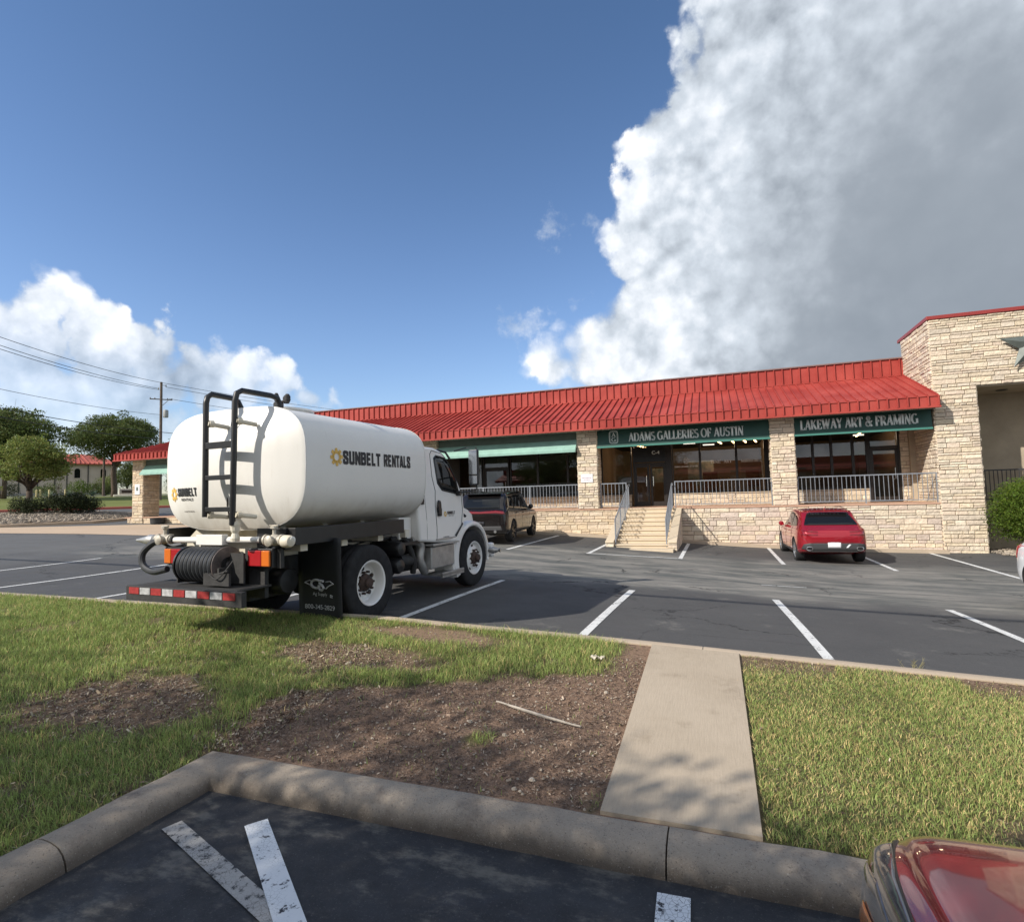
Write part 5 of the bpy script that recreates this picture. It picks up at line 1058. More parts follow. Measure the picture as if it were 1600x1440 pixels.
MB().box(-.55, .55, -l+.66, -l+.82, 1.535, 1.56).build('roof_spoiler', M['redcar'], red, bevel=.01); MB().prism([(-1.35, 1.585), (-1.22, 1.60), (-1.35, 1.66)], -.012, .012, 'x').build('roof_antenna', M['redcar'], red)
seam('tailgate_seam', bv, [(-.80, 1.03), (-.84, .80), (-.70, .66), (.70, .66), (.84, .80), (.80, 1.03)], 'y-', M['black'], red, .004)
# ------------------------------------------------------------------ black suv
suv, body, bv, ra, fa, h, l = crossover('black sport utility vehicle with a red light bar parked beyond the truck cab', 'parked_suv', 'car', (-7.85, 20.5, lot(-7.8, 20)+.02), R_(4.0), M['blackcar'], M['darkalloy'], L=5.05, W=1.93, H=1.80, wb=3.04, rwh=.39, kind='suv')
patch('rear_window', bv, [(-.68, 1.20), (.68, 1.20), (.60, 1.58), (-.60, 1.58)], 'y-', M['carglass'], suv, .006)
for d, s in (('x-', -1), ('x+', 1)):
    patch('side_window', bv, [(-2.12, 1.22), (-1.45, 1.19), (-1.42, 1.62), (-2.0, 1.62)], d, M['carglass'], suv, .006); patch('side_window', bv, [(-1.36, 1.18), (-.42, 1.15), (-.46, 1.66), (-1.33, 1.65)], d, M['carglass'], suv, .006); patch('side_window', bv, [(-.34, 1.15), (.72, 1.12), (.42, 1.45), (.12, 1.62), (-.38, 1.66)], d, M['carglass'], suv, .006)
    seam('door_seam', bv, [(-1.40, 1.2), (-1.35, .8), (-1.1, .48), (-.40, .46), (-.38, 1.14)], d, M['darkalloy'], suv, .003); seam('door_seam', bv, [(-.38, .46), (.72, .48), (.78, 1.1)], d, M['darkalloy'], suv, .003)
    patch('door_handle', bv, [(-1.22, 1.0), (-.98, 1.0), (-.98, 1.03), (-1.22, 1.03)], d, M['blackcar'], suv, .02, thick=.015); patch('door_handle', bv, [(-.26, .99), (-.02, .99), (-.02, 1.02), (-.26, 1.02)], d, M['blackcar'], suv, .02, thick=.015)
    m_ = MB(); m_.lathe([(.02, 0), (.08, .02), (.1, .08), (.09, .14), (.02, .16)], (s*1.04, .72, 1.2), (0, -1, 0), 14); m_.tube([(s*.92, .66, 1.14), (s*1.0, .66, 1.17)], .02, 6); m_.build('mirror', M['blackcar'], suv, smooth=True)
    MB().tube([(s*.70, .5, 1.78), (s*.70, -.5, 1.835), (s*.69, -1.7, 1.80), (s*.67, -1.95, 1.74)], .018, 8).build('roof_rail', M['black'], suv, smooth=True); MB().tube([(s*.55, -l+.05, .42), (s*.55, -l-.03, .42)], .05, 14).build('exhaust_tip', M['chrome'], suv)
patch('light_bar', bv, [(-.90, 1.0), (-.84, 1.10), (-.6, 1.13), (0, 1.10), (.6, 1.13), (.84, 1.10), (.90, 1.0), (.6, 1.04), (0, 1.03), (-.6, 1.04)], 'y-', M['darkredlens'], suv, .010, cuts=3)
patch('lower_bumper', bv, [(-.80, .46), (.80, .46), (.75, .60), (-.75, .60)], 'y-', M['plastic'], suv, .006); patch('number_plate', bv, [(-.16, .62), (.16, .62), (.16, .76), (-.16, .76)], 'y-', M['darkalloy'], suv, .012, cuts=2)
MB().box(-.62, .62, -l+.33, -l+.58, 1.70, 1.73).build('roof_spoiler', M['blackcar'], suv, bevel=.01); MB().tube([(.0, -l+.22, 1.22), (.28, -l+.16, 1.23)], .012, 6).build('rear_wiper', M['black'], suv)
# ------------------------------------------------------------------ white car at the right edge
wh, body, bv, ra, fa, h, l = crossover('white car whose rear corner shows at the right edge of the lot', 'parked_white_car', 'car', (6.10, 10.95, lot(6.2, 11)+.0), R_(180), M['whitecar'], M['alloy'], L=4.8, W=1.88, H=1.66)
patch('rear_window', bv, [(-.66, 1.16), (.66, 1.16), (.49, 1.46), (-.49, 1.46)], 'y-', M['carglass'], wh, .006)
for d, s in (('x-', -1), ('x+', 1)):
    patch('side_window', bv, [(-1.5, 1.12), (-.85, 1.08), (-.85, 1.48), (-1.3, 1.42)], d, M['carglass'], wh); patch('side_window', bv, [(-.79, 1.08), (.14, 1.06), (.10, 1.52), (-.79, 1.51)], d, M['carglass'], wh); patch('side_window', bv, [(.20, 1.06), (1.02, 1.05), (.45, 1.46), (.18, 1.52)], d, M['carglass'], wh)
    patch('tail_light', bv, [(-2.32, .80), (-2.30, 1.03), (-2.05, 1.06), (-2.12, .86)], d, M['redlens'], wh, .006, cuts=4); patch('tail_light', bv, [(s*x, z) for x, z in [(.5, .84), (.9, .80), (.9, 1.04), (.5, 1.0)]], 'y-', M['redlens'], wh, .006, cuts=4)
patch('number_plate', bv, [(-.16, .60), (.16, .60), (.16, .75), (-.16, .75)], 'y-', M['plate'], wh, .012, cuts=2); patch('lower_bumper', bv, [(-.80, .34), (.80, .34), (.7, .46), (-.7, .46)], 'y-', M['plastic'], wh, .006)
# ------------------------------------------------------------------ red car in the near stall (front corner in view)
t = thing('red_car', 'glossy red car whose front corner and headlight fill the bottom right', 'car', (1.31, .28, 0), 0); h, l = .92, 2.25
S = [(-l, .42, h*.8, .62, .88, h*.7, .98), (-l+.15, .3, h*.97, .66, .98, h*.84, 1.08), (-l+.6, .25, h, .7, .98, h*.8, 1.12), (-l+1.2, .25, h, .7, .97, h*.72, 1.36), (-l+1.9, .25, h, .7, .95, h*.70, 1.44), (-l+2.5, .25, h*.99, .68, .93, h*.74, 1.34), (-l+3.05, .25, h, .68, .92, h*.86, 1.03), (-l+3.5, .25, h, .64, .85, h*.86, .96), (-l+3.95, .26, h, .61, .80, h*.84, .905), (-l+4.22, .28, h*.985, .58, .755, h*.80, .86), (-l+4.38, .30, h*.93, .54, .70, h*.74, .79), (-l+4.48, .34, h*.80, .49, .62, h*.6, .68), (l+.02, .38, h*.66, .48, .58, h*.5, .62)]
body, bv = car_body(S, [(-l+.85, .33), (l-.85, .33)], .375, 'body', M['redcar2'], t, nu=7, nv=6)
for x in (-h+.13, h-.13): car_wheel(t, x, -l+.85, .33, .22, M['alloy']); car_wheel(t, x, l-.85, .33, .22, M['alloy'])
M['lens'] = mat('clear_lamp_lens', (0.11, 0.10, 0.095), .12, coat=.7, var=.3, vscale=9)
for s in (-1, 1):
    d = 'x-' if s < 0 else 'x+'
    patch('headlight', bv, [(s*x, y) for x, y in [(.80, 2.02), (.86, 2.0), (.905, 1.80), (.91, 1.50), (.875, 1.50), (.855, 1.75)]], 'z+', M['lens'], t, .004, cuts=6)
    patch('headlight_side', bv, [(1.50, .77), (1.80, .785), (1.98, .74), (2.06, .62), (2.05, .50), (1.90, .52), (1.70, .62)], d, M['lens'], t, .004, cuts=6); patch('side_reflector', bv, [(1.74, .64), (1.70, .69), (1.90, .66), (1.97, .56), (1.92, .545)], d, M['amberlens'], t, .010, cuts=4)
    gp = []
    for x, y in [(.875, 1.46), (.853, 1.75), (.80, 2.0), (.77, 2.08)]:
        hit = bv.ray_cast(Vector((s*x, y, 5)), Vector((0, 0, -1)))[0]
        if hit: gp.append(hit+Vector((0, 0, .001)))
    if len(gp) > 2: MB().tube([tuple(p) for p in catmull(gp, 5)], .006, 6).build('lamp_gasket', M['black'], t, smooth=True)
    patch('side_window', bv, [(-.9, 1.02), (.6, .98), (.2, 1.28), (-.7, 1.32)], d, M['carglass'], t)
seam_p = []
patch('grille', bv, [(-.45, .40), (.45, .40), (.5, .56), (-.5, .56)], 'y+', M['plastic'], t, .006, cuts=4); patch('windshield', bv, [(-.60, .32), (.60, .32), (.64, .82), (-.64, .82)], 'z+', M['carglass'], t, .006)

# ------------------------------------------------------------------ water truck
tk = thing('tank_truck', 'white water tank truck backed up to the kerb with a black rear ladder', 'truck', (-4.63-1.296, 6.95+.099, .29), -R_(4.35)); TK = tk
TCX = .09
def supers(a, wx, wz, n=3.3): c, s = math.cos(a), math.sin(a); return (wx*math.copysign(abs(c)**(2/n), c), wz*math.copysign(abs(s)**(2/n), s))
def tring(y, k, wx=1.262, wz=.785, zc=2.165, n=56, dx=0):
    out = []
    for i in range(n):
        x, z = supers(2*math.pi*i/n, wx*k if k < 1 else wx+(k-1), wz*k if k < 1 else wz+(k-1), 3.6); z2 = z
        x *= 1-.035*(1 if z < 0 else 0)*(abs(z)/wz)**2; out.append((x+TCX+dx, y, zc+z2))
    return out
b = MB(); R = [tring(-1.345, 1.0), tring(-1.30, 1.0), tring(-1.0, 1.0), tring(0, 1.0), tring(1.0, 1.0), tring(1.25, 1.0), tring(1.32, 1.0)]; n = 56
vs = [v for r in R for v in r]; b.add(vs, [(i*n+j, i*n+(j+1) % n, (i+1)*n+(j+1) % n, (i+1)*n+j) for i in range(len(R)-1) for j in range(n)]); b.build('tank', M['tank'], tk, smooth=True, angle=50)
def head(y, s, name):
    b = MB(); rs = [(-.01, 1.003), (.0, 1.008), (.012, 1.006), (.022, .992), (.032, .97), (.065, .90), (.115, .78), (.165, .62), (.205, .45), (.235, .28), (.25, .12)]; vs = []
    for d, k in rs: vs += tring(y+s*d, k)
    m_ = len(rs); b.add(vs+[(TCX, y+s*.252, 2.165)], [(i*n+j, i*n+(j+1) % n, (i+1)*n+(j+1) % n, (i+1)*n+j) for i in range(m_-1) for j in range(n)]+[((m_-1)*n+j, (m_-1)*n+(j+1) % n, m_*n) for j in range(n)])
    return b.build(name, M['tank'], tk, smooth=True, angle=28)
hd = head(-1.345, -1, 'tank_head'); head(1.32, 1, 'tank_head')
b = MB(); ring = tring(-1.352, 1.005); b.tube(ring, .007, 5, closed=True); b.build('weld_seam', M['white'], tk, smooth=True)
MB().lathe([(.36, 2.85), (.36, 3.0), (.40, 3.005), (.40, 3.03), (.10, 3.06)], (TCX+.1, -.55, 0), (0, 0, 1), 32).build('manhole_collar', M['white'], tk, smooth=True, angle=30)
MB().tube([(TCX-.05, -.02, 2.92), (TCX-.05, .04, 3.01), (TCX-.05, .16, 3.01), (TCX-.05, .2, 2.92)], .012, 6).build('lifting_eye', M['white'], tk)
b = MB()
for (x, y, z, r) in [(.52, -.98, 3.02, .05), (.60, -.92, 3.10, .035), (.45, -.95, 3.14, .025), (.68, -.98, 3.10, .03)]: b.lathe([(r, -.05), (r*1.3, -.02), (r*1.3, .03), (r*.7, .06)], (x, y, z), (0, 0, 1), 10)
b.tube([(.42, -.95, 3.06), (.72, -.98, 3.08)], .018, 8); b.build('top_valve', M['blackdull'], tk)
M['valve'] = mat('grimy_pale_valve_paint', (0.30, 0.27, 0.22), .55, var=.5, vscale=22, col2=(0.58, 0.54, 0.46), metal=.15)
# ladder
lad = bpy.data.objects.new('ladder', None); COL.objects.link(lad); lad.parent = tk; lad.location = (.11, -1.74, -.04)
def smoothpath(P, n=6): return [tuple(p) for p in catmull(P, n)]
MB().tube([(-.01, 0, 1.60), (-.01, 0, 3.02), (-.005, .015, 3.10), (.01, .06, 3.14), (.04, .34, 3.13), (.05, .42, 3.10), (.06, .46, 3.02), (.06, .46, 2.80)], .036, 12).build('side_rail', M['black'], lad, smooth=True)
MB().tube([(.465, 0, 1.50), (.50, 0, 3.0), (.505, .02, 3.10), (.52, .08, 3.14), (.55, .50, 3.14), (.56, .60, 3.12), (.565, .63, 3.05), (.565, .63, 2.85)], .036, 12).build('side_rail', M['black'], lad, smooth=True)
for z in (2.49, 2.08, 1.69): MB().box(.02, .47, -.03, .03, z-(.05 if z > 2.4 else .028), z+.03).build('rung', M['black'], lad, bevel=.004)
for x in (.0, .49):
    for z in (2.76, 1.62): b = MB(); b.tube([(x+.03, .0, z), (x+.10, .24, z-.03)], .028, 8); b.lathe([(.045, 0), (.045, .05)], (x+.03, .02, z), (.4, 1, 0), 10); b.build('bracket', M['cream'], lad)
MB().lathe([(.05, -.10), (.055, -.06), (.035, 0), (.05, .03), (.06, .10), (.05, .14)], (.465, .04, 1.40), (0, 0, 1), 12).build('valve', M['cream'], lad)
b = MB(); b.tube([(TCX+.20, -1.53, 2.70), (TCX+.24, -1.535, 2.84), (TCX+.27, -1.535, 2.82), (TCX+.17, -1.54, 2.2), (TCX+.15, -1.54, 1.7), (TCX+.17, -1.50, 1.42)], .008, 6); b.build('sight_tube', M['rust'], tk, smooth=True)
# chassis
b = MB()
for x in (-.43, .36): b.box(x, x+.08, -1.45, 4.25, .72, .98)
for y in (-1.4, -.6, .7, 1.9, 3.0): b.box(-.35, .36, y, y+.08, .74, .95)
b.build('frame_rail', M['blackdull'], tk)
MB().box(1.10, 1.22, -1.38, .88, 1.19, 1.40).build('tank_cradle', M['black'], tk, bevel=.005); MB().box(-1.22, -1.1, -1.38, .88, 1.19, 1.40).build('tank_cradle', M['black'], tk, bevel=.005); MB().box(.62, 1.098, -1.42, -1.34, 1.14, 1.40).build('end_plate', M['black'], tk, bevel=.005)
b = MB(); b.box(-.40, .62, -1.42, -1.36, 1.06, 1.26); b.box(-.38, .42, -1.3, 1.3, .99, 1.10)
for y in (-1.2, -.45, .35, 1.05): b.box(-1.1, 1.12, y, y+.12, 1.10, 1.22); b.prism([(-1.0, 1.22), (1.02, 1.22), (.7, 1.45), (-.7, 1.45)], y+.02, y+.10, 'y')
b.build('saddle', M['cream'], tk)
b = MB(); b.tube([(-1.35, -1.50, 1.25), (1.30, -1.50, 1.27)], .040, 12); b.build('spray_bar', M['white'], tk, smooth=True); MB().box(-.28, .20, -1.58, -1.49, 1.20, 1.33).build('control_box', M['white'], tk, bevel=.006)
for s in (-1, 1):
    b = MB(); b.lathe([(.052, 0), (.052, .02), (.068, .022), (.068, .045), (.048, .05), (.048, .10), (.066, .13), (.07, .17), (.066, .21), (.048, .235), (.048, .27), (.068, .272), (.068, .30), (.05, .305)], (s*.84, -1.5, 1.265), (s, 0, 0), 18); b.lathe([(.022, 0), (.022, .09), (.045, .095), (.045, .125), (.02, .13)], (s*1.0, -1.5, 1.31), (0, 0, 1), 12); b.box(s*1.0-.07, s*1.0+.07, -1.515, -1.485, 1.435, 1.45)
    b.lathe([(.05, -.04), (.052, .04), (.066, .042), (.066, .07), (.03, .09)], (s*1.0, -1.53, 1.26), (0, -1, 0), 16); b.build('valve', M['valve'], tk, smooth=True, angle=30)
    MB().lathe([(.058, 0), (.058, .035)], (s*.80, -1.5, 1.265), (s, 0, 0), 12).build('clamp', M['blackdull'], tk)
    b = MB(); b.tube(smoothpath([(s*.7, -1.42, 1.18), (s*.9, -1.46, 1.15), (s*1.05, -1.48, 1.2), (s*1.15, -1.5, 1.25)]), .02, 6); b.build('air_line', M['hose'], tk, smooth=True)
    MB().lathe([(.05, 0), (.075, .03), (.075, .12), (.06, .15), (.015, .36 if s < 0 else .17)], (s*(1.17 if s < 0 else 1.14), -1.5, 1.25), (s, -.12, 0), 16).build('nozzle', M['aluminium' if s < 0 else 'cream'], tk, smooth=True)
MB().tube(smoothpath([(-.95, -1.5, 1.27), (-1.15, -1.55, 1.22), (-1.30, -1.6, 1.08), (-1.26, -1.62, .92), (-1.05, -1.62, .84), (-.80, -1.6, .88)]), .042, 10).build('suction_hose', M['hose'], tk, smooth=True)
# bumper
b = MB(); b.box(-1.0, 1.04, -2.0, -1.93, .545, .72); b.box(-.98, .85, -1.93, -1.40, .69, .715); b.build('bumper', M['blackdull'], tk, bevel=.006)
b = MB(); x = -.93
for i in range(9): b.box(x, x+.19, -2.008, -2.0, .625, .705, i % 2); x += .21
b.build('reflective_tape', [M['tape_red'], M['tape_white']], tk)
# hose reel
reel = bpy.data.objects.new('hose_reel', None); COL.objects.link(reel); reel.parent = tk; reel.location = (.12, -1.60, .96); reel.scale = (.80, .74, .74)
MB().lathe([(.001, 0), (.30, 0), (.31, .01), (.31, .025), (.30, .03), (.10, .035), (.05, .08), (.001, .08)], (.24, 0, 0), (1, 0, 0), 36).build('reel_disc', M['steeldisc'], reel, smooth=True, angle=30); MB().lathe([(.31, 0), (.31, .03)], (-.62, 0, 0), (1, 0, 0), 36).build('reel_disc', M['black'], reel)
b = MB()
for i in range(9): x = -.54+i*.088; b.tube([(x, .26*math.cos(a), .26*math.sin(a)) for a in np.linspace(0, 6.283, 36, endpoint=False)], .043, 8, closed=True)
b.build('hose', M['hose'], reel, smooth=True); MB().tube([(-.6, 0, 0), (.3, 0, 0)], .14, 16).build('drum', M['black'], reel); MB().lathe([(.035, .07), (.045, .1), (.02, .12)], (.24, 0, 0), (1, 0, 0), 8).build('hub_bolt', M['rust'], reel)
b = MB(); b.box(.33, .37, -.26, .0, -.30, -.02); b.box(.33, .62, -.02, .02, -.30, .20); b.box(.05, .60, -.28, -.24, -.30, -.10); b.box(-.66, -.63, -.2, .0, -.3, .1); b.tube([(.34, -.26, -.12), (.6, -.30, -.05)], .018, 6); b.tube(smoothpath([(.2, -.3, -.12), (.4, -.33, -.18), (.55, -.3, -.05), (.6, -.2, .1)]), .012, 6); b.build('reel_stand', M['blackdull'], reel, bevel=.004)
b = MB(); b.box(.46, .80, -1.46, -1.40, .55, 1.16); b.box(.80, 1.06, -1.46, -1.40, .92, 1.16); b.box(.46, .54, -1.46, -.9, .5, 1.0); b.build('rear_plate', M['blackdull'], tk, bevel=.004); MB().box(-.95, -.66, -1.44, -1.40, .9, 1.16).build('lamp_mount', M['blackdull'], tk, bevel=.004)
MB().lathe([(.001, 0), (.15, .02), (.17, .05), (.17, .30), (.15, .33), (.001, .34)], (.45, -1.05, .70), (1, .0, 0), 20).build('air_tank', M['black'], tk, smooth=True)
for x0, order in ((.62, ('redlens', 'amberlens')), (-.93, ('amberlens', 'redlens'))):
    hz = MB().box(x0-.02, x0+.38, -1.53, -1.44, .93, 1.16).build('tail_light', M['black'], tk, bevel=.008); w = (.22, .13) if order[0] == 'redlens' else (.13, .22)
    MB().box(x0, x0+w[0], -1.56, -1.53, .95, 1.14).build('red_lens' if order[0] == 'redlens' else 'amber_lens', M[order[0]], hz, bevel=.01); MB().box(x0+w[0]+.006, x0+w[0]+w[1]+.006, -1.56, -1.53, .95, 1.14).build('amber_lens' if order[1] == 'amberlens' else 'red_lens', M[order[1]], hz, bevel=.01)
# mud flaps
for x0, x1 in ((.58, 1.33), (-1.27, -.60)):
    fl = MB().grid(lambda u, v: (x0+(x1-x0)*u, -.70+.018*math.sin(u*5)+.03*(1-v)**2, .13+1.10*v), 10, 14).build('mud_flap', M['flap'], tk, smooth=True, angle=0); s_ = fl.modifiers.new('s', 'SOLIDIFY'); s_.thickness = .012
    xm = (x0+x1)/2; Y = -.728; b = MB(); put_text(b, '800-345-2829', .54, .062, lambda u, v: (xm-.27+u, -.700+.018*math.sin((xm-.27+u-x0)/(x1-x0)*5)+.03*(1-(.28+v-.13)/1.1)**2-.016, .28+v), .012)
    put_text(b, 'Ag Supply', .27, .055, lambda u, v: (xm-.13+u, -.700+.018*math.sin((xm-.13+u-x0)/(x1-x0)*5)+.03*(1-(.45+v-.13)/1.1)**2-.016, .45+v), .006)
    fy = lambda x, z: -.700+.018*math.sin((x-x0)/(x1-x0)*5)+.03*(1-(z-.13)/1.1)**2-.018
    def strk(pts, r): b.tube([(xm+px, fy(xm+px, pz), pz) for px, pz in pts], r, 6)
    strk([(-.06+.09*math.cos(a), .615+.055*math.sin(a)) for a in np.linspace(.7, 5.4, 14)], .016); strk([(-.02, .60), (-.0, .555), (.01, .60)], .016)
    strk([(.07, .655), (.02, .66), (.0, .63), (.05, .60), (.08, .565), (.04, .535), (-.0, .545)], .018)
    strk([(-.26, .63), (-.17, .60), (-.12, .56)], .008); strk([(-.26, .63), (-.18, .66), (-.13, .65)], .006); strk([(.12, .56), (.18, .60), (.26, .63)], .008); strk([(.12, .65), (.2, .66), (.26, .63)], .006)
    strk([(.24, .47), (.20, .48), (.20, .455), (.235, .45)], .006)
    b.build('flap_print', M['decal_white'], fl)
# wheels
def truck_wheel(x, y, r, w, s, front=False):
    t = bpy.data.objects.new('wheel', None); COL.objects.link(t); t.parent = tk; t.location = (x, y, r); R1 = .315
    MB().lathe([(R1, -w/2+.02), (R1+.01, -w/2), (R1+.06, -w/2-.006), (r*.90, -w/2+.004), (r*.97, -w/2+.02), (r*.995, -w/2+.045), (r, -w*.2), (r*.985, -w*.18), (r, -w*.16), (r, -.01), (r*.985, 0), (r, .01), (r, w*.16), (r*.985, w*.18), (r, w*.2), (r*.995, w/2-.045), (r*.97, w/2-.02), (r*.90, w/2-.004), (R1+.06, w/2+.006), (R1+.01, w/2), (R1, w/2-.02)], (0, 0, 0), (1, 0, 0), 56, caps=False).build('tyre', M['tyre'], t, smooth=True, angle=40)
    b = MB(); o = s*w/2
    if front: b.lathe([(R1+.012, -.012), (R1, .0), (R1-.02, -.01), (R1-.035, -.05), (.26, -.07), (.20, -.035), (.13, -.02), (.13, -.10)], (o, 0, 0), (s, 0, 0), 40, caps=False)
    else: b.lathe([(R1+.012, -.012), (R1, .0), (R1-.022, -.01), (R1-.04, -.05), (R1-.05, -.14), (.24, -.165), (.17, -.16), (.13, -.13), (.13, -.2)], (o, 0, 0), (s, 0, 0), 40, caps=False)
    rim = b.build('rim', M['white'], t, smooth=True, angle=35)
    b = MB(); d0 = -.02 if front else -.13
    for i in range(5): a = i*1.2566+.4; b.lathe([(.035, d0-.032 if front else d0-.02), (.035, d0-.026 if front else d0-.014)], (o, .225*math.cos(a) if front else .2*math.cos(a), .225*math.sin(a) if front else .2*math.sin(a)), (s, 0, 0), 10)
    b.build('hand_hole', M['black'], t)
    b = MB(); b.lathe([(.125, d0-.04), (.125, d0+.02), (.10, d0+.05), (.075, d0+.06), (.075, d0+.10), (.05, d0+.12), (.001, d0+.12)], (o, 0, 0), (s, 0, 0), 20)
    for i in range(10): a = i*.628; b.lathe([(.018, d0), (.018, d0+.05)], (o, .155*math.cos(a), .155*math.sin(a)), (s, 0, 0), 6)
    b.build('hub', M['rust'], t, smooth=True, angle=35); return t
WR = .54
for s in (-1, 1): truck_wheel(s*1.135, 0, WR, .27, s); truck_wheel(s*.80, 0, WR, .27, s); truck_wheel(s*1.06, 3.27, WR, .27, s, True)
b = MB(); b.tube([(-1.0, 0, WR), (1.0, 0, WR)], .09, 12); b.lathe([(.05, -.3), (.2, -.1), (.22, 0), (.2, .12), (.05, .25)], (0, 0, WR), (0, 1, 0), 16); b.tube([(-.95, 3.27, WR-.05), (.95, 3.27, WR-.05)], .05, 8); b.tube([(0, .2, WR+.05), (0, 2.6, .75)], .05, 10); b.build('axle', M['blackdull'], tk, smooth=True)
# air tanks, pipes, step box
for z, x1 in ((.93, 1.14), (.66, 1.12)): MB().lathe([(.001, -.02), (.10, 0), (.125, .03), (.125, .52), (.10, .56), (.001, .58)], (x1-.56, .92, z), (1, 0, 0), 24).build('air_tank', M['black'], tk, smooth=True)
b = MB(); b.tube(smoothpath([(1.0, 1.35, 1.02), (1.02, 1.52, 1.0), (1.03, 1.62, .90), (1.02, 1.60, .70), (1.02, 1.68, .55), (1.0, 1.78, .46)]), .075, 14); b.build('exhaust_pipe', M['aluminium'], tk, smooth=True)
b = MB(); pts = smoothpath([(.9, .95, 1.06), (1.0, 1.15, 1.08), (1.03, 1.30, .9), (1.04, 1.40, .65), (1.0, 1.42, .48)]); b.tube(pts, [.045+.008*(i % 2) for i in range(len(pts))], 10); b.tube([(.7, 1.1, .62), (.72, 1.9, .60)], .13, 16); b.tube([(.95, 1.1, .72), (1.0, 1.35, .70)], .09, 12); b.tube(smoothpath([(.6, .3, 1.1), (.8, .8, 1.08), (.9, 1.2, 1.12), (.8, 1.6, 1.05)]), .02, 6); b.tube(smoothpath([(.6, .2, 1.0), (.85, .6, 1.12), (.9, 1.0, 1.2), (.7, 1.5, 1.15)]), .014, 6); b.build('flexible_pipe', M['blackdull'], tk, smooth=True)
b = MB(); b.box(.78, 1.16, 1.75, 2.55, .50, .88); b.build('battery_box', M['aluminium'], tk, bevel=.02)
b = MB(); b.box(.80, 1.24, 1.70, 2.60, .90, .93); b.box(.85, 1.20, 1.9, 2.45, .985, 1.01); b.box(.86, 1.26, 1.95, 2.72, .36, .39); b.box(1.22, 1.26, 1.95, 2.72, .33, .42)
for i in range(8): b.box(.9, 1.2, 2.0+i*.085, 2.03+i*.085, .39, .40)
b.build('step', M['aluminium'], tk, bevel=.004)
MB().box(.50, 1.12, .94, 1.46, .97, 1.02).build('deck_plate', M['black'], tk)
# cab
def loftx(prof, wf, n=1):
    vs = []; m_ = len(prof)
    for s in (-1, 1):
        for y, z in prof: vs.append((s*wf(y, z), y, z))
    return vs, [tuple(range(m_)), tuple(reversed(range(m_, 2*m_)))]+[(i, i+m_, (i+1) % m_+m_, (i+1) % m_) for i in range(m_)]
cw = lambda y, z: 1.17-.16*max(0, min(1, (z-1.75)/.95))**1.2
prof = [(1.40, 1.00), (1.36, 1.4), (1.36, 2.0), (1.38, 2.35), (1.42, 2.52), (1.52, 2.60), (1.75, 2.63), (2.1, 2.63), (2.32, 2.58), (2.46, 2.50), (2.60, 2.30), (2.78, 2.0), (2.92, 1.72), (2.94, 1.5), (2.92, 1.0), (2.55, .90), (1.9, .95)]
vs, fs = loftx(prof, cw); cab = MB().add(vs, fs).build('cab', M['white'], tk, smooth=True, angle=30, bevel=.045, seg=3)
bpy.context.view_layer.update(); dg = bpy.context.evaluated_depsgraph_get(); me_ = cab.evaluated_get(dg).to_mesh(); bm = bmesh.new(); bm.from_mesh(me_); cbv = BVHTree.FromBMesh(bm); bm.free(); cab.evaluated_get(dg).to_mesh_clear()
MB().box(-.95, 1.02, 1.02, 1.37, 1.06, 1.42).build('cab_fairing', M['white'], tk, bevel=.02)
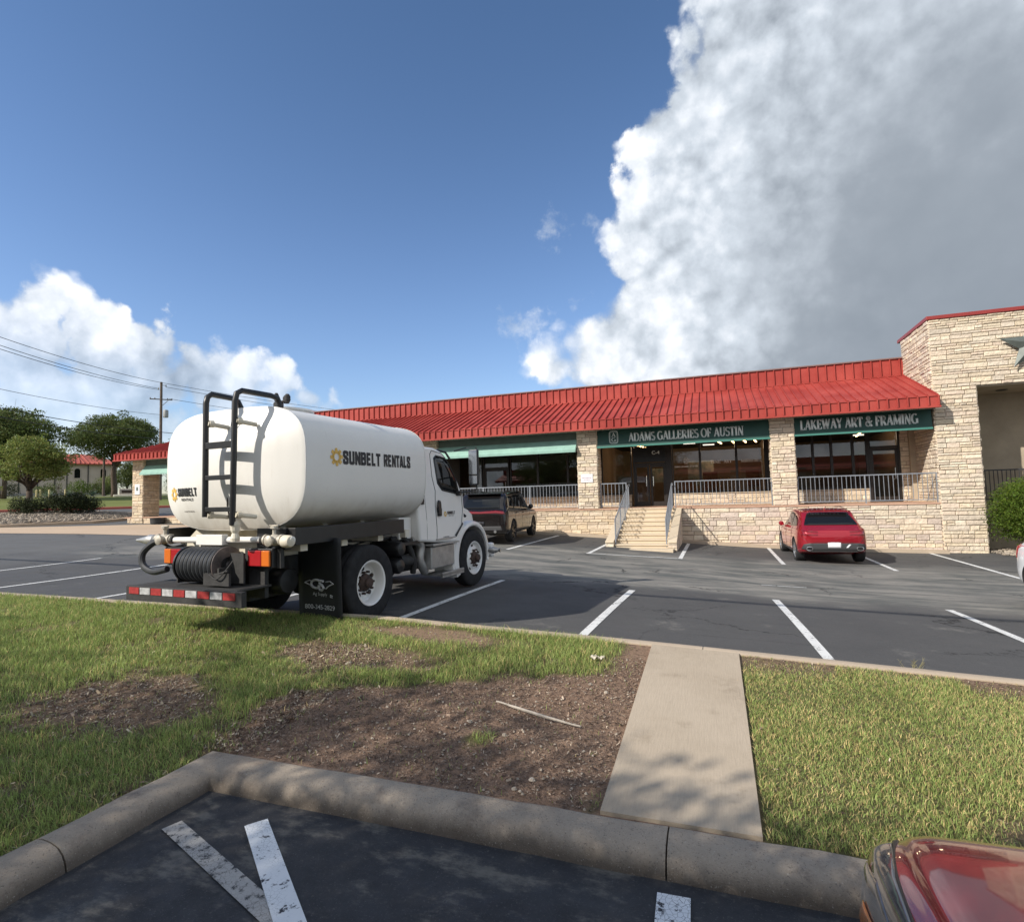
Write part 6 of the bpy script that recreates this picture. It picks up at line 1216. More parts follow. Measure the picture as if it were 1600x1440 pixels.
for d, s in (('x+', 1), ('x-', -1)):
    wnd = patch('door_window', cbv, [(2.06, 2.42), (2.13, 2.47), (2.38, 2.44), (2.50, 2.36), (2.66, 2.08), (2.74, 1.80), (2.25, 1.88), (2.12, 2.0)], d, M['carglass'], tk, .006, cuts=4)
    b = MB(); W_ = [(2.05, 2.43), (2.13, 2.485), (2.39, 2.455), (2.515, 2.37), (2.675, 2.08), (2.76, 1.785), (2.245, 1.865), (2.105, 1.99)]
    pts = []
    for p in resample(W_, .05):
        hit = cbv.ray_cast(Vector((12*s, *p)), Vector((-s, 0, 0)))[0]
        if hit: pts.append(hit+Vector((s*.004, 0, 0)))
    b.tube(pts, .013, 6, closed=True); b.build('window_seal', M['black'], tk, smooth=True)
    door = seam('door_seam', cbv, [(1.93, .99), (1.95, 1.6), (2.0, 1.85), (1.93, 2.1), (1.93, 2.5), (2.0, 2.57), (2.35, 2.54), (2.56, 2.35), (2.84, 1.85), (2.86, 1.5), (2.80, 1.2), (2.60, 1.0), (1.93, .99)], d, M['plastic'], tk, .006)
    patch('door_handle', cbv, [(2.00, 1.40), (2.09, 1.40), (2.11, 1.50), (2.10, 1.66), (2.03, 1.68), (1.99, 1.58)], d, M['black'], tk, .02, thick=.02)
    patch('cab_vent', cbv, [(1.46, 1.62), (1.55, 1.62), (1.56, 1.75), (1.48, 1.78), (1.45, 1.72)], d, M['black'], tk, .012, thick=.015)
    patch('lower_trim', cbv, [(2.55, 1.03), (2.84, 1.25), (2.86, 1.22), (2.6, 1.0)], d, M['plastic'], tk, .008)
    seam('panel_seam', cbv, [(1.62, 1.02), (1.62, 2.50)], d, M['plastic'], tk, .003)
    # grab handle and lamp at the roof corner
    MB().tube([(s*.86, 2.46, 2.62), (s*.96, 2.62, 2.58), (s*1.03, 2.66, 2.45)], .022, 8).build('visor_edge', M['black'], tk, smooth=True)
    # mirror
    mr = MB(); mr.box(s*1.36, s*1.56, 2.78, 2.86, 1.95, 2.62); mo = mr.build('mirror', M['black'], tk, bevel=.03); MB().box(s*1.375, s*1.545, 2.768, 2.779, 2.15, 2.60).build('mirror_glass', M['chrome'], mo); MB().box(s*1.375, s*1.545, 2.768, 2.779, 1.97, 2.12).build('mirror_glass', M['chrome'], mo)
    b = MB(); b.tube([(s*1.10, 2.70, 2.60), (s*1.30, 2.82, 2.66), (s*1.50, 2.84, 2.66), (s*1.50, 2.84, 1.86), (s*1.3, 2.82, 1.83), (s*1.12, 2.72, 1.80)], .013, 8); b.lathe([(.045, 0), (.05, .08)], (s*1.14, 2.70, 1.80), (s, .2, 0), 10); b.build('mirror_arm', M['black'], mo, smooth=True)
b = MB(); b.tube([(.98, 1.28, 2.35), (.99, 1.36, 2.46), (.93, 1.40, 2.56), (.80, 1.36, 2.63)], .018, 8); b.build('cab_seal', M['black'], tk, smooth=True)
patch('rear_window', cbv, [(-.5, 1.95), (.5, 1.95), (.5, 2.4), (-.5, 2.4)], 'y-', M['carglass'], tk, .005, cuts=2)
b = MB(); b.add([(-.86, 2.50, 2.49), (.86, 2.50, 2.49), (.99, 2.90, 1.76), (-.99, 2.90, 1.76)], [(0, 1, 2, 3)]); w = b.build('windshield', M['carglass'], tk); w.location = (0, .02, .012); s_ = w.modifiers.new('s', 'SOLIDIFY'); s_.thickness = .01
# hood and fenders
hp = [(2.90, 1.0), (2.90, 1.74), (3.0, 1.72), (3.5, 1.62), (3.95, 1.48), (4.10, 1.36), (4.16, 1.15), (4.15, .62), (3.9, .55), (3.9, .95)]
vs, fs = loftx(hp, lambda y, z: (.86-.10*(y-2.9))-(.10 if z > 1.45 else 0)); MB().add(vs, fs).build('hood', M['white'], tk, smooth=True, angle=30, bevel=.06, seg=4)
for s in (-1, 1):
    b = MB(); prof_ = []
    A = [R_(a) for a in np.linspace(-12, 205, 26)]
    def fp(a, r, x): return (s*x, 3.27+r*math.cos(a), .56+r*math.sin(a)*1.02)
    vs = []
    sec = [(.625, .70), (.645, .92), (.66, 1.10), (.64, 1.17), (.60, 1.19), (.57, 1.17), (.575, .92), (.59, .70)]
    for a in A:
        k = 1+.06*max(0, math.cos(a-.9)); 
        for r, x in sec: vs.append(fp(a, r*(k if r > .6 else 1)+(.10*max(0, -math.cos(a))**2 if r > .61 else .02), x))
    m_ = len(sec); fs = [(i*m_+j, i*m_+(j+1) % m_, (i+1)*m_+(j+1) % m_, (i+1)*m_+j) for i in range(len(A)-1) for j in range(m_)]+[tuple(range(m_)), tuple(reversed(range((len(A)-1)*m_, len(A)*m_)))]
    b.add(vs, fs); b.build('fender', M['white'], tk, smooth=True, angle=50)
    MB().prism([(2.50, .36), (2.72, .36), (2.70, 1.0), (2.86, 1.25), (2.9, 1.5), (2.6, 1.4), (2.52, 1.02)], s*.95, s*1.16, 'x').build('fender_skirt', M['white'], tk, bevel=.02)
    hl = MB().box(s*.55, s*.93, 4.02, 4.10, .95, 1.15).build('headlight', M['lens'], tk, bevel=.03); MB().tube([(s*1.05, 3.02, 1.42), (s*1.17, 2.96, 1.36)], .028, 8).build('side_marker', M['black'], tk)
    MB().tube([(s*.86, 3.02, 1.45), (s*.95, 2.94, 1.73)], .06, 8).build('cowl_corner', M['white'], tk, smooth=True)
MB().box(-1.12, 1.12, 4.17, 4.32, .45, .75).build('front_bumper', M['white'], tk, bevel=.04); MB().box(-.42, .42, 4.13, 4.17, .78, 1.30).build('grille', M['chrome'], tk, bevel=.02)
MB().lathe([(.001, -.2), (.04, -.14), (.07, -.04), (.06, .02), (.03, .08), (.05, .12)], (1.30, 3.95, .62), (1, .3, 0), 12).build('nozzle', M['aluminium'], tk, smooth=True)
MB().tube([(.9, 4.1, .6), (1.2, 4.0, .62)], .025, 8).build('nozzle_pipe', M['blackdull'], tk)
# decals
BLK = {'S': [[(.53, .66), (.53, .82), (.45, .895), (.21, .895), (.125, .82), (.125, .66), (.19, .58), (.46, .43), (.53, .35), (.53, .18), (.45, .105), (.21, .105), (.125, .18), (.125, .34)]],
 'U': [[(.125, 1), (.125, .2), (.22, .105), (.44, .105), (.53, .2), (.53, 1)]], 'N': [[(.125, 0), (.125, 1)], [(.13, .92), (.55, .08)], [(.555, 0), (.555, 1)]],
 'B': [[(.125, 0), (.125, 1)], [(.12, .895), (.44, .895), (.52, .82), (.52, .62), (.44, .53), (.12, .53)], [(.44, .50), (.53, .42), (.53, .19), (.44, .105), (.12, .105)]],
 'E': [[(.125, 0), (.125, 1)], [(.12, .895), (.52, .895)], [(.12, .51), (.47, .51)], [(.12, .105), (.53, .105)]], 'L': [[(.125, 0), (.125, 1)], [(.12, .105), (.5, .105)]],
 'T': [[(.30, 0), (.30, 1)], [(.0, .895), (.60, .895)]], 'R': [[(.125, 0), (.125, 1)], [(.12, .895), (.44, .895), (.53, .82), (.53, .60), (.44, .50), (.12, .50)], [(.36, .50), (.54, 0)]],
 'A': [[(.10, 0), (.29, 1)], [(.37, 1), (.56, 0)], [(.16, .26), (.5, .26)]]}
def block_text(b, s, width, hgt, fn, tv=.265, th=.225):
    AD = {'L': .60, 'T': .64, 'E': .66, 'A': .70}; ads = [AD.get(c, .715) for c in s]; k = width/(sum(ads)-.06); n = 0
    for i, ch in enumerate(s):
        xo = sum(ads[:i])
        for pl in BLK[ch]:
            for (ax, ay), (bx, by) in zip(pl[:-1], pl[1:]):
                dx, dy = (bx-ax)*k, (by-ay)*hgt; L_ = math.hypot(dx, dy); v = abs(dy)/L_; t = (th+(tv-th)*v)*hgt*.5*(1.0 if k < hgt*1.4 else 1); nx, ny = -dy/L_*t*(k/hgt*.9 if v > .8 else 1), dx/L_*t
                e = .35*t if (len(pl) > 2) else 0; ex, ey = dx/L_*e, dy/L_*e; x0 = (xo+ax)*k-ex; y0 = ay*hgt-ey; x1 = (xo+bx)*k+ex; y1 = by*hgt+ey; n += 1; m_ = 5
                for q in range(m_):
                    P = lambda f, sgn: (x0+(x1-x0)*f+sgn*nx, min(hgt, max(0, y0+(y1-y0)*f+sgn*ny)))
                    a_, b_ = q/m_, (q+1)/m_; b.add([fn(*P(a_, 1), (n % 9)*.00025), fn(*P(a_, -1), (n % 9)*.00025), fn(*P(b_, -1), (n % 9)*.00025), fn(*P(b_, 1), (n % 9)*.00025)], [(0, 1, 2, 3)])
def sunmark(b, fn, r, mi=0):
    n = 8; out = []
    for i in range(n):
        a = 2*math.pi*i/n; pts = [(r*.60, a-.36), (r*.98, a-.10), (r*.94, a+.26), (r*.62, a+.38), (r*.42, a+.2), (r*.40, a-.2)]
        b.add([fn(q*math.cos(w), q*math.sin(w)) for q, w in pts], [(0, 1, 2, 3, 4, 5)], mi)
    k = 24; b.add([fn(r*.66*math.cos(2*math.pi*i/k), r*.66*math.sin(2*math.pi*i/k)) for i in range(k)]+[fn(r*.36*math.cos(2*math.pi*i/k), r*.36*math.sin(2*math.pi*i/k)) for i in range(k)], [(i, (i+1) % k, (i+1) % k+k, i+k) for i in range(k)], mi)
me_t = [o for o in bpy.data.objects if o.name.startswith('tank') and o.type == 'MESH' and o.parent == tk and not o.name.startswith('tank_')][0]
bm = bmesh.new(); bm.from_mesh(me_t.data); tbv = BVHTree.FromBMesh(bm); bm.free(); bm = bmesh.new(); bm.from_mesh(hd.data); hbv = BVHTree.FromBMesh(bm); bm.free()
def onside(y, z, s=1, bvh=None, off=.005):
    hit = (bvh or tbv).ray_cast(Vector((5*s, y, z)), Vector((-s, 0, 0)))[0]; return (hit.x+s*off, y, z) if hit else (s*1.3, y, z)
def onrear(x, z, e=0): hit = hbv.ray_cast(Vector((x, -5, z)), Vector((0, 1, 0)))[0]; return (x, hit.y-.006-e, z) if hit else (x, -1.5, z)
b = MB(); block_text(b, 'SUNBELT', .80, .185, lambda u, v, e: onside(-.68+u, 2.20+v, 1, None, .004+e)); block_text(b, 'RENTALS', .68, .185, lambda u, v, e: onside(.20+u, 2.20+v, 1, None, .004+e)); b.build('tank_lettering', M['decal_black'], tk)
b = MB(); sunmark(b, lambda u, v: onside(-.80+u, 2.29+v), .125); b.build('tank_emblem', M['decal_gold'], tk)
b = MB(); put_text(b, 'SUNBELT', .40, .085, lambda u, v: onside(-.5-u if False else (.2+(-u)), 2.21+v, -1), .02); b.build('tank_lettering', M['decal_black'], tk)
b = MB(); block_text(b, 'SUNBELT', .46, .11, lambda u, v, e: onrear(-.76+u, 1.83+v, e)); put_text(b, 'RENTALS', .28, .035, lambda u, v: onrear(-.68+u, 1.77+v), .02); b.build('rear_lettering', M['decal_black'], tk)
b = MB(); sunmark(b, lambda u, v: onrear(-.88+u, 1.86+v), .10); b.build('rear_emblem', M['decal_gold'], tk)
b = MB(); put_text(b, '10290304', .22, .018, lambda u, v: onrear(-.66+u, 1.62+v), .01); b.build('rear_number', M['rust'], tk)
b = MB(); block_text(b, 'SUNBELT', .24, .055, lambda u, v, e: onside(2.36+u, 1.42+v, 1, cbv, .004+e)); put_text(b, 'RENTALS', .16, .02, lambda u, v: onside(2.40+u, 1.385+v, 1, cbv), .01); put_text(b, '10290304', .20, .035, lambda u, v: onside(2.14+u, 1.00+v, 1, cbv), .01); b.build('door_lettering', M['decal_black'], tk)
b = MB(); sunmark(b, lambda u, v: onside(2.28+u, 1.43+v, 1, cbv), .055); b.build('door_emblem', M['decal_gold'], tk)
# ------------------------------------------------------------------ trees and shrubs
def leaves(name, pts, size, m, parent, n_per=1, jit=.0, shade=None):
    """pts: Nx3 leaf centres; one folded leaf-clump face pair each"""
    P = np.array(pts, float); n = len(P); N1 = RNG.normal(size=(n, 3)); N1[:, 2] += .4; N1 /= np.linalg.norm(N1, axis=1)[:, None]; T = RNG.normal(size=(n, 3)); T -= N1*(T*N1).sum(1)[:, None]; T /= np.linalg.norm(T, axis=1)[:, None]; B = np.cross(N1, T)
    s = size*RNG.uniform(.55, 1.3, n)[:, None]; w = s*RNG.uniform(.35, .6, n)[:, None]
    V = np.stack([P-T*s*.5, P+B*w*.5+N1*w*.12, P+T*s*.5, P-B*w*.5+N1*w*.12], 1).reshape(-1, 3); me = bpy.data.meshes.new(name); me.vertices.add(4*n); me.vertices.foreach_set('co', V.reshape(-1)); me.loops.add(4*n); me.loops.foreach_set('vertex_index', np.arange(4*n, dtype=np.int32)); me.polygons.add(n)
    me.polygons.foreach_set('loop_start', np.arange(0, 4*n, 4, dtype=np.int32)); me.polygons.foreach_set('loop_total', np.full(n, 4, dtype=np.int32)); me.update(calc_edges=True); me.validate()
    k = RNG.uniform(.7, 1.3, n); c = np.ones((n, 4, 4)); c[:, :, 0] = (k*RNG.uniform(.85, 1.25, n))[:, None]; c[:, :, 1] = k[:, None]; c[:, :, 2] = k[:, None]; at = me.color_attributes.new('col', 'FLOAT_COLOR', 'POINT'); at.data.foreach_set('color', c.reshape(-1))
    me.materials.append(m); o = bpy.data.objects.new(name, me); COL.objects.link(o); o.parent = parent; return o
def clump_pts(centers, per, flat=.7):
    out = []
    for c, r in centers:
        k = int(per*r*r); d = RNG.normal(size=(k, 3)); d /= np.linalg.norm(d, axis=1)[:, None]; rr = r*RNG.uniform(.35, 1, k)**.45*(1+RNG.normal(0, .10, k)); q = d*rr[:, None]; q[:, 2] *= flat; out.append(q+np.array(c))
    return np.concatenate(out)
def tree(name, label, x, y, z, H, crown_w, trunk_h, seed, leaf=.16, per=330, m='oak', lean=(0, 0), tr=.2, nclump=34, crown_flat=.62, shape=None, multi=1, group=None, low=0.0):
    rg = np.random.default_rng(seed); t = thing(name, label, 'tree', (x, y, z), 0, group); b = MB(); ch = H-trunk_h; cz = trunk_h+ch*.5; cs = []
    for i in range(nclump):
        a = rg.uniform(0, 6.283); u = rg.uniform(-.9, 1); rad = math.sqrt(max(0, 1-u*u))*rg.uniform(.45, 1)**.5
        px = lean[0]+crown_w/2*.78*rad*math.cos(a); py = lean[1]+crown_w/2*.78*rad*math.sin(a); pz = cz+ch*.38*u; 
        if shape: px, py, pz = shape(px, py, pz)
        cs.append(((px, py, pz), rg.uniform(.10, .20)*crown_w*(.8 if abs(u) > .7 else 1)))
    for k in range(multi):
        off = (0, 0) if multi == 1 else (math.cos(k*2.1)*tr*1.3, math.sin(k*2.1)*tr*1.3); top = Vector((lean[0]*.6+off[0]*2.5, lean[1]*.6+off[1]*2.5, trunk_h*1.08)); P0 = Vector((off[0], off[1], -.25))
        pts = [P0, P0.lerp(top, .3)+Vector((rg.uniform(-.1, .1)*tr*2, rg.uniform(-.1, .1)*tr*2, 0)), P0.lerp(top, .65)+Vector((rg.uniform(-.4, .4)*tr, rg.uniform(-.4, .4)*tr, 0)), top]; b.tube(pts, [tr*1.25, tr, tr*.9, tr*.72], 10)
        for (c, r) in cs[k::multi][:20]:
            c = Vector(c); mid = top.lerp(c, .5)+Vector((rg.uniform(-.3, .3), rg.uniform(-.3, .3), -.10*(c-top).length)); st0 = top-Vector((0, 0, rg.uniform(0, .25)*trunk_h)); b.tube([st0, st0.lerp(mid, .5)+Vector((0, 0, .05)), mid, c], [tr*.45, tr*.33, tr*.22, tr*.06], 6)
            for q in range(2): e = c+Vector(rg.normal(size=3))*r*.6; b.tube([mid.lerp(c, .5), e], [tr*.12, tr*.03], 4)
    b.build('trunk', M['bark'], t, smooth=True, angle=0)
    pts = clump_pts(cs, per); extra = clump_pts([((c[0]+rg.normal()*r*.8, c[1]+rg.normal()*r*.8, c[2]+rg.normal()*r*.5), r*.38) for c, r in cs for _ in range(2)], per*1.2)
    leaves('crown', np.concatenate([pts, extra]), leaf, M[m], t); return t
tree('oak_tree', 'bushy yellow-green tree on the planted island, nearest on the left', -40.9, 23.2, 1.5, 5.4, 4.3, 1.9, 3, leaf=.15, per=620, m='oak2', tr=.20, nclump=44, lean=(.1, .1))
tree('oak_tree', 'wide dark oak at the left edge behind the island tree', -66.5, 35.5, 3.4, 8.6, 10.5, 3.4, 5, leaf=.24, per=260, m='oak', tr=.20, nclump=46, multi=3)
tree('oak_tree', 'tall round dark oak standing alone left of the utility pole', -67.1, 47.0, 2.7, 10.3, 9.6, 4.7, 19, leaf=.22, per=300, m='oak', tr=.32, nclump=58)
tree('oak_tree', 'distant dark oak behind the left edge trees', -86, 44, 4.2, 8.5, 9, 3, 31, leaf=.3, per=180, m='oak', tr=.25, nclump=22)
tree('cedar_tree', 'dark green cedar beside the far left stone column', -76.8, 55.6, 4.3, 5.0, 5.2, .5, 41, leaf=.22, per=300, m='oak', tr=.15, nclump=20)
tree('cedar_tree', 'second distant cedar right of the leftmost column', -73, 66, 4.3, 6.2, 6.0, .5, 42, leaf=.25, per=260, m='oak', tr=.15, nclump=18)
def shrub(name, label, x, y, z, w, h, m, seed, leaf=.10, per=900, n=16, elong=(1, 1), cat='shrub', group=None, ang=0):
    rg = np.random.default_rng(seed); t = thing(name, label, cat, (x, y, z), ang, group); cs = []
    for i in range(n):
        a = rg.uniform(0, 6.28); u = rg.uniform(0, 1); rad = math.sqrt(rg.uniform(0, 1)); cs.append(((w/2*.7*rad*math.cos(a)*elong[0], w/2*.7*rad*math.sin(a)*elong[1], h*(.22+.5*u*(1-.35*rad))), rg.uniform(.20, .30)*min(w, h)))
    b = MB()
    for c, r in cs[:9]: b.tube([(0, 0, -.1), (c[0]*.4, c[1]*.4, c[2]*.5), c], [.035, .025, .01], 5)
    b.build('stems', M['bark'], t); pts = clump_pts(cs, per, .9); pts = pts[pts[:, 2] > -.02]; leaves('foliage', pts, leaf, M[m], t); return t
shrub('hedge', 'low dark clipped hedge under the island tree', -39.3, 24.1, 1.45, 6.0, 1.9, 'hedge', 4, .09, 1800, 44, (1.0, .5), 'hedge', ang=R_(60))
shrub('shrub', 'round bright green shrub against the tower recess at the right edge', 9.95, 23.75, -.25, 2.5, 2.95, 'laurel', 12, .065, 2600, 40, (1, .8))
for i, (x, y, w, h, m, lb_) in enumerate([(-75.6, 48.7, 3.6, 2.6, 'laurel', 'loose green shrub below the arched windows'), (-76.5, 45.4, 3.4, 2.4, 'oak', 'dark shrub left of the loose green shrub'), (-78.5, 41.5, 4.6, 2.6, 'hedge', 'broad dark shrub behind the bollards at far left'), (-76, 52, 2.6, 2.2, 'oak', 'small dark shrub right of the loose green shrub'), (-79, 37.5, 5, 3.0, 'hedge', 'tall dark shrub at the far left edge'), (-75.5, 55.4, 6.0, 5.2, 'oak', 'large rounded evergreen bush between the oak trunk and the stone column'), (-71, 60.5, 6.5, 5.0, 'oak', 'large evergreen bush seen right of the end column under the awning'), (-77.5, 53.0, 3.4, 3.6, 'oak2', 'pale green bush just left of the oak trunk')]):
    shrub('shrub', lb_, x, y, gz(x, y), w, h, m, 50+i, .16, 330, 16)
def agave(x, y, r, label):
    t = MB()
    for i in range(34):
        a = RNG.uniform(0, 6.28); e = RNG.uniform(.25, 1.3); L_ = r*RNG.uniform(.7, 1); d = Vector((math.cos(a)*math.cos(e), math.sin(a)*math.cos(e), math.sin(e))); s = Vector((-math.sin(a), math.cos(a), 0))*r*.07
        p0 = Vector((0, 0, .05)); p1 = d*L_*.5+Vector((0, 0, .05)); p2 = d*L_; t.add([p0-s, p0+s, p1+s, p1-s, p2], [(0, 1, 2, 3), (3, 2, 4)], 0, (1, 1, 1))
    o = t.build('agave', M['agave'], col=True, fix=False); o.location = (x, y, gz(x, y)+.12); return meta(o, label, 'plant', 'pale spiky agaves by the far street')
agave(-75.0, 44.6, 1.1, 'pale agave right of the second bollard'); agave(-75.2, 47.0, 1.0, 'pale agave left of the loose green shrub'); agave(-75.5, 50.2, 1.0, 'pale agave right of the loose green shrub')
for x, y, lb_ in [(-74.41, 43.12, 'leftmost pale bollard, close beside its twin'), (-74.24, 43.41, 'pale bollard just right of the leftmost one'), (-73.83, 44.11, 'middle pale bollard by the far street'), (-73.06, 45.37, 'rightmost pale bollard, standing apart')]:
    b = MB(); b.lathe([(.09, -.1), (.09, .82), (.075, .90), (.001, .93)], (0, 0, 0), (0, 0, 1), 12); o = b.build('bollard', M['bollard'], smooth=True); o.location = (x, y, gz(x, y)+.14); meta(o, lb_, 'bollard', 'bollards by the far street')
# young staked sapling
tree('sapling', 'thin young sapling on the far lawn by the street', -69.8, 42.6, 2.9, 3.3, 1.7, 1.4, 71, leaf=.13, per=220, m='oak', tr=.03, nclump=9)
# poles and wires
def pole(name, label, x, y, z0, z1, r, arms=()):
    t = thing(name, label, 'utility pole', (x, y, z0)); MB().tube([(0, 0, -.5), (0, 0, z1-z0)], [r, r*.68], 12).build('shaft', M['wood_pole'], t, smooth=True)
    for (z, L_, ang) in arms:
        c, s = math.cos(ang), math.sin(ang); b = MB(); b.tube([(-L_/2*c, -L_/2*s, z-z0), (L_/2*c, L_/2*s, z-z0)], .055, 6)
        for q in (-.95, -.55, .55, .95): b.lathe([(.03, 0), (.05, .06), (.03, .16)], (L_/2*q*c, L_/2*q*s, z-z0), (0, 0, 1), 8)
        b.build('crossarm', M['wood_pole'], t)
    return t
pz = gz(-53.4, 42.1); pl = pole('utility_pole', 'tall wooden utility pole with crossarm and transformer', -53.4, 42.1, pz, 14.8, .17, ((13.0, 2.0, R_(50)),))
MB().lathe([(.001, 0), (.22, .02), (.24, .1), (.24, .72), (.20, .80), (.001, .84)], (.33, .28, 11.1-pz), (0, 0, 1), 18).build('transformer', M['xfmr'], pl, smooth=True)
b = MB(); b.tube([(0, 0, 14.5-pz), (.35, .3, 14.45-pz)], .03, 6); b.lathe([(.04, 0), (.06, .1), (.04, .25)], (.32, .28, 14.3-pz), (0, 0, 1), 8); b.lathe([(.04, 0), (.06, .1), (.04, .25)], (-.25, -.1, 14.0-pz), (0, 0, 1), 8); b.tube([(.1, .1, 12.4-pz), (.5, .4, 12.9-pz)], .03, 6); b.build('insulator', M['xfmr'], pl)
pole('utility_pole', 'thinner distant utility pole right of the oak trunk', -72.7, 49.6, gz(-72.7, 49.6), 9.6, .16)
def wire(p, q, sag, label, r=.022):
    pts = [Vector(p).lerp(Vector(q), t)-Vector((0, 0, sag*4*t*(1-t))) for t in np.linspace(0, 1, 26)]; meta(MB().tube(pts, r, 5).build('overhead_wire', M['wire']), label, 'wire', 'overhead power lines')
top = (-53.4, 42.1)
wire((-44.3, 21.0, 13.9), (top[0], top[1], 14.75), .35, 'topmost overhead wire on the left of the pole'); wire((-44.3, 21.0, 13.35), (top[0]-.3, top[1], 14.15), .35, 'second overhead wire on the left of the pole'); wire((-44.3, 21.0, 13.1), (top[0]+.1, top[1]-.3, 13.95), .4, 'third overhead wire on the left of the pole')
wire((-44.3, 20.5, 10.3), (top[0], top[1], 11.4), .3, 'single middle wire left of the transformer', .018); wire((-44.3, 20.5, 9.1), (top[0], top[1], 9.6), .3, 'upper telephone cable passing the round oak', .03); wire((-44.3, 20.5, 8.5), (top[0], top[1], 8.9), .3, 'lower telephone cable passing the round oak', .035)
far = (-42, 78)
wire((top[0], top[1], 14.75), (*far, 14.6), .5, 'topmost overhead wire right of the pole'); wire((top[0]+.35, top[1]+.3, 14.3), (far[0], far[1], 14.0), .5, 'second overhead wire right of the pole'); wire((top[0]+.5, top[1]+.4, 13.1), (far[0], far[1], 12.8), .5, 'lower overhead wire right of the pole'); wire((top[0], top[1], 9.6), (*far, 9.8), .4, 'telephone cable right of the pole', .03)
# far cream building with red tiled roof
fb = thing('far_building', 'cream building with red tiled roof beyond the trees at left', 'building', (-98, 60, 4.0), math.atan2(64.87-53.88, -94.96+101.6)); 
MB().box(-46, 7.5, 0, 16, -2, 5.35).build('wall', M['farwall'], fb)
b = MB(); b.add([(-47, -.7, 5.2), (8.2, -.7, 5.2), (4.5, 8, 7.3), (-47, 8, 7.3), (8.2, 16.7, 5.2), (-47, 16.7, 5.2), (-47, -.7, 5.05), (8.2, -.7, 5.05), (8.2, 16.7, 5.05)], [(0, 1, 2, 3), (1, 4, 2), (4, 5, 3, 2), (0, 6, 7, 1), (1, 7, 8, 4)])
x = -46.5
while x < 7.5: b.tube([(x, -.68, 5.24), (x+(0 if x < 3 else -.9), 7.9 if x < 4 else 3, 7.32 if x < 4 else 6.0)], .09, 5); x += .62
b.build('roof', M['fartile'], fb)
def archwin(x, z, w, h):
    P = [(x-w/2, z), (x+w/2, z)]+[(x+w/2*math.cos(a), z+h-w/2+w/2*math.sin(a)) for a in np.linspace(0, math.pi, 9)]
    f = MB().prism([((p[0]-x)*1.25+x, (p[1]-z-h/2)*1.12+z+h/2) for p in P], -.06, .02, 'y').build('window', M['farwall'], fb); MB().prism(P, -.07, -.055, 'y').build('pane', M['carglass'], f)
for x in (-31, -27, -21, -17, -13, -9.5, -6.2, -3.6, -1.7, 2.2, 5.6): archwin(x, 2.9, .75, 1.55)
b = MB()
for x in (-28.5, -19, -15, -11.2, -7.9, -4.9, -2.7, -.6, .9, 3.6, 6.8): b.box(x-.07, x+.07, -.12, -.02, -1, 5.2)
b.build('downspout', M['plastic'], fb); MB().box(-46, 7.6, -.15, .02, -2, .5).build('stone_base', M['road_far'], fb)
ms = thing('monument_sign', 'low pale stone monument sign on the far lawn beside the column', 'sign', (-64.8, 46.9, gz(-64.8, 46.9)+.1), R_(52)); MB().box(-.75, .75, -.15, .15, 0, .95).build('stone_slab', M['farwall'], ms, bevel=.05); MB().box(-1.3, 1.3, -.35, .35, -.1, .28).build('stone_base', M['cream'], ms, bevel=.08)
MB().box(-.5, .5, -.17, -.15, .45, .75).build('sign_panel', M['rust'], ms)
meta(MB().lathe([(.28, 0), (.36, .05), (.38, .32), (.40, .36), (.33, .36), (.33, .28), (.001, .28)], (-30.1, 23.6, gz(-30.1, 23.6)), (0, 0, 1), 20).build('planter_pot', M['plastic'], smooth=True), 'dark round planter pot beside the leftmost stone column', 'pot')
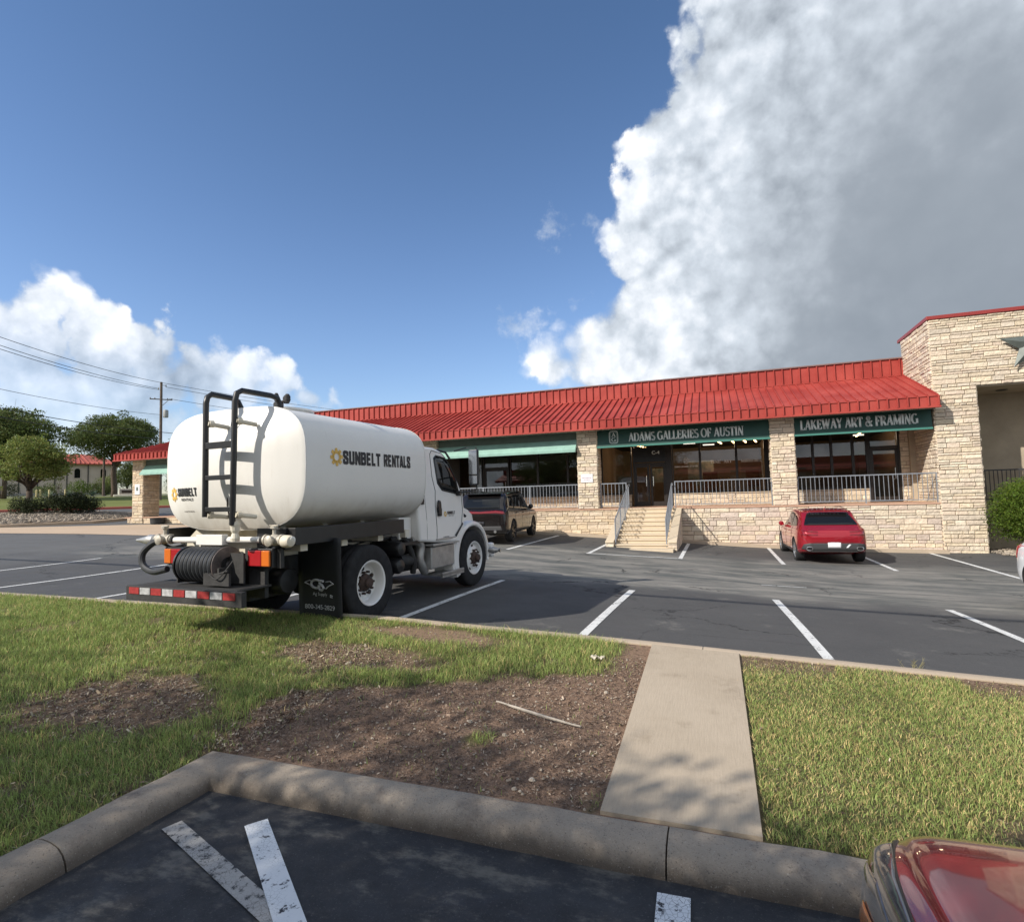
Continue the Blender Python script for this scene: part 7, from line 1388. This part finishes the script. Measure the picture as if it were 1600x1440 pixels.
# trees further round the horizon and behind the camera (they shade the verge and show in the shop glass)
for i, (x, y) in enumerate([(-110, 95), (-122, 78), (-118, 60), (-128, 45), (-105, 35), (-84, 70), (-82, 80), (-92, 84)]): tree('background_tree', ['oak behind the right end of the cream building', 'tall distant oak behind the middle of the cream building', 'distant oak behind the red tiled roof', 'far oak behind the left part of the cream building', 'far oak at the left edge beyond the shrubs', 'oak just right of the cream building, behind the stone column', 'oak behind the tank truck, right of the utility pole', 'oak far behind the utility pole'][i], x, y, 4.2, 8+i % 3, 12, 1.2, 80+i, leaf=.5, per=60, nclump=20, group='distant tree line')
def shade_tree(x, y, H, w, th, seed, per, lb_, n=34): return tree('shade_tree', lb_, x, y, .0, H, w, th, seed, leaf=.14, per=per, m='oak', tr=.26, nclump=n)
SHADE = [(-9.6, -5.3, 7.6, 8.4, 2.8, 101, 300, 44), (-6.0, -6.4, 8.2, 7.3, 3.6, 102, 340, 40), (-15.9, -4.8, 7.5, 7.3, 3.0, 103, 240, 34), (-3.4, -1.7, 4.6, 1.9, 2.9, 104, 420, 14)]
for i, a in enumerate(SHADE): shade_tree(*a[:7], ['shade tree behind the viewer on the left verge', 'shade tree behind the viewer beside the near stalls', 'shade tree behind the viewer far along the verge', 'small shade tree close behind the viewer'][i], n=a[7])
for x, lb_ in ((-44, 'unseen pole added behind the viewer on the left for the shadow cable'), (40, 'unseen pole added behind the viewer on the right for the shadow cable')): pole('utility_pole', lb_, x, 1.6, 0, 9, .15)  # unseen poles, added only to carry the shadow-casting cable
wire((-44, 1.6, 8.6), (40, 1.6, 8.6), .5, 'unseen thick cable added overhead to cast a shadow line on the lot', .06)  # added out of view so its thin shadow falls across the lot
# the shop row across the rear lot
rb = thing('opposite_building', 'red-roofed stone shop row across the lot behind the viewer', 'building', (0, -27, 0))
MB().box(-30, 40, -14, 0, -.5, 4.7).build('wall', M['stucco'], rb)
b = MB(); b.add([(-31, .8, 4.1), (41, .8, 4.1), (41, .8, 4.4), (-31, .8, 4.4), (41, -2.8, 5.4), (-31, -2.8, 5.4), (41, -2.8, 6.1), (-31, -2.8, 6.1)], [(0, 1, 2, 3), (3, 2, 4, 5), (5, 4, 6, 7)]); b.build('mansard_roof', M['redmetal'], rb)
b = MB()
for i in range(9): b.box(-28+i*8, -22+i*8, -.1, .06, .8, 3.9)
b.build('window', M['carglass'], rb)
b = MB()
for i in range(9): b.box(-22+i*8, -21.2+i*8, 0, .7, 0, 4.7)
b.build('column', M['stucco'], rb)
for i, (x, y) in enumerate([(-22, -20), (-34, -16), (-46, -12)]): tree('shade_tree', ['nearest of the three oaks behind the rear lot', 'middle one of the three oaks behind the rear lot', 'farthest of the three oaks behind the rear lot'][i], x, y, 0, 8.5, 9, 3, 120+i, leaf=.3, per=110, nclump=22, group='oaks behind the rear lot')
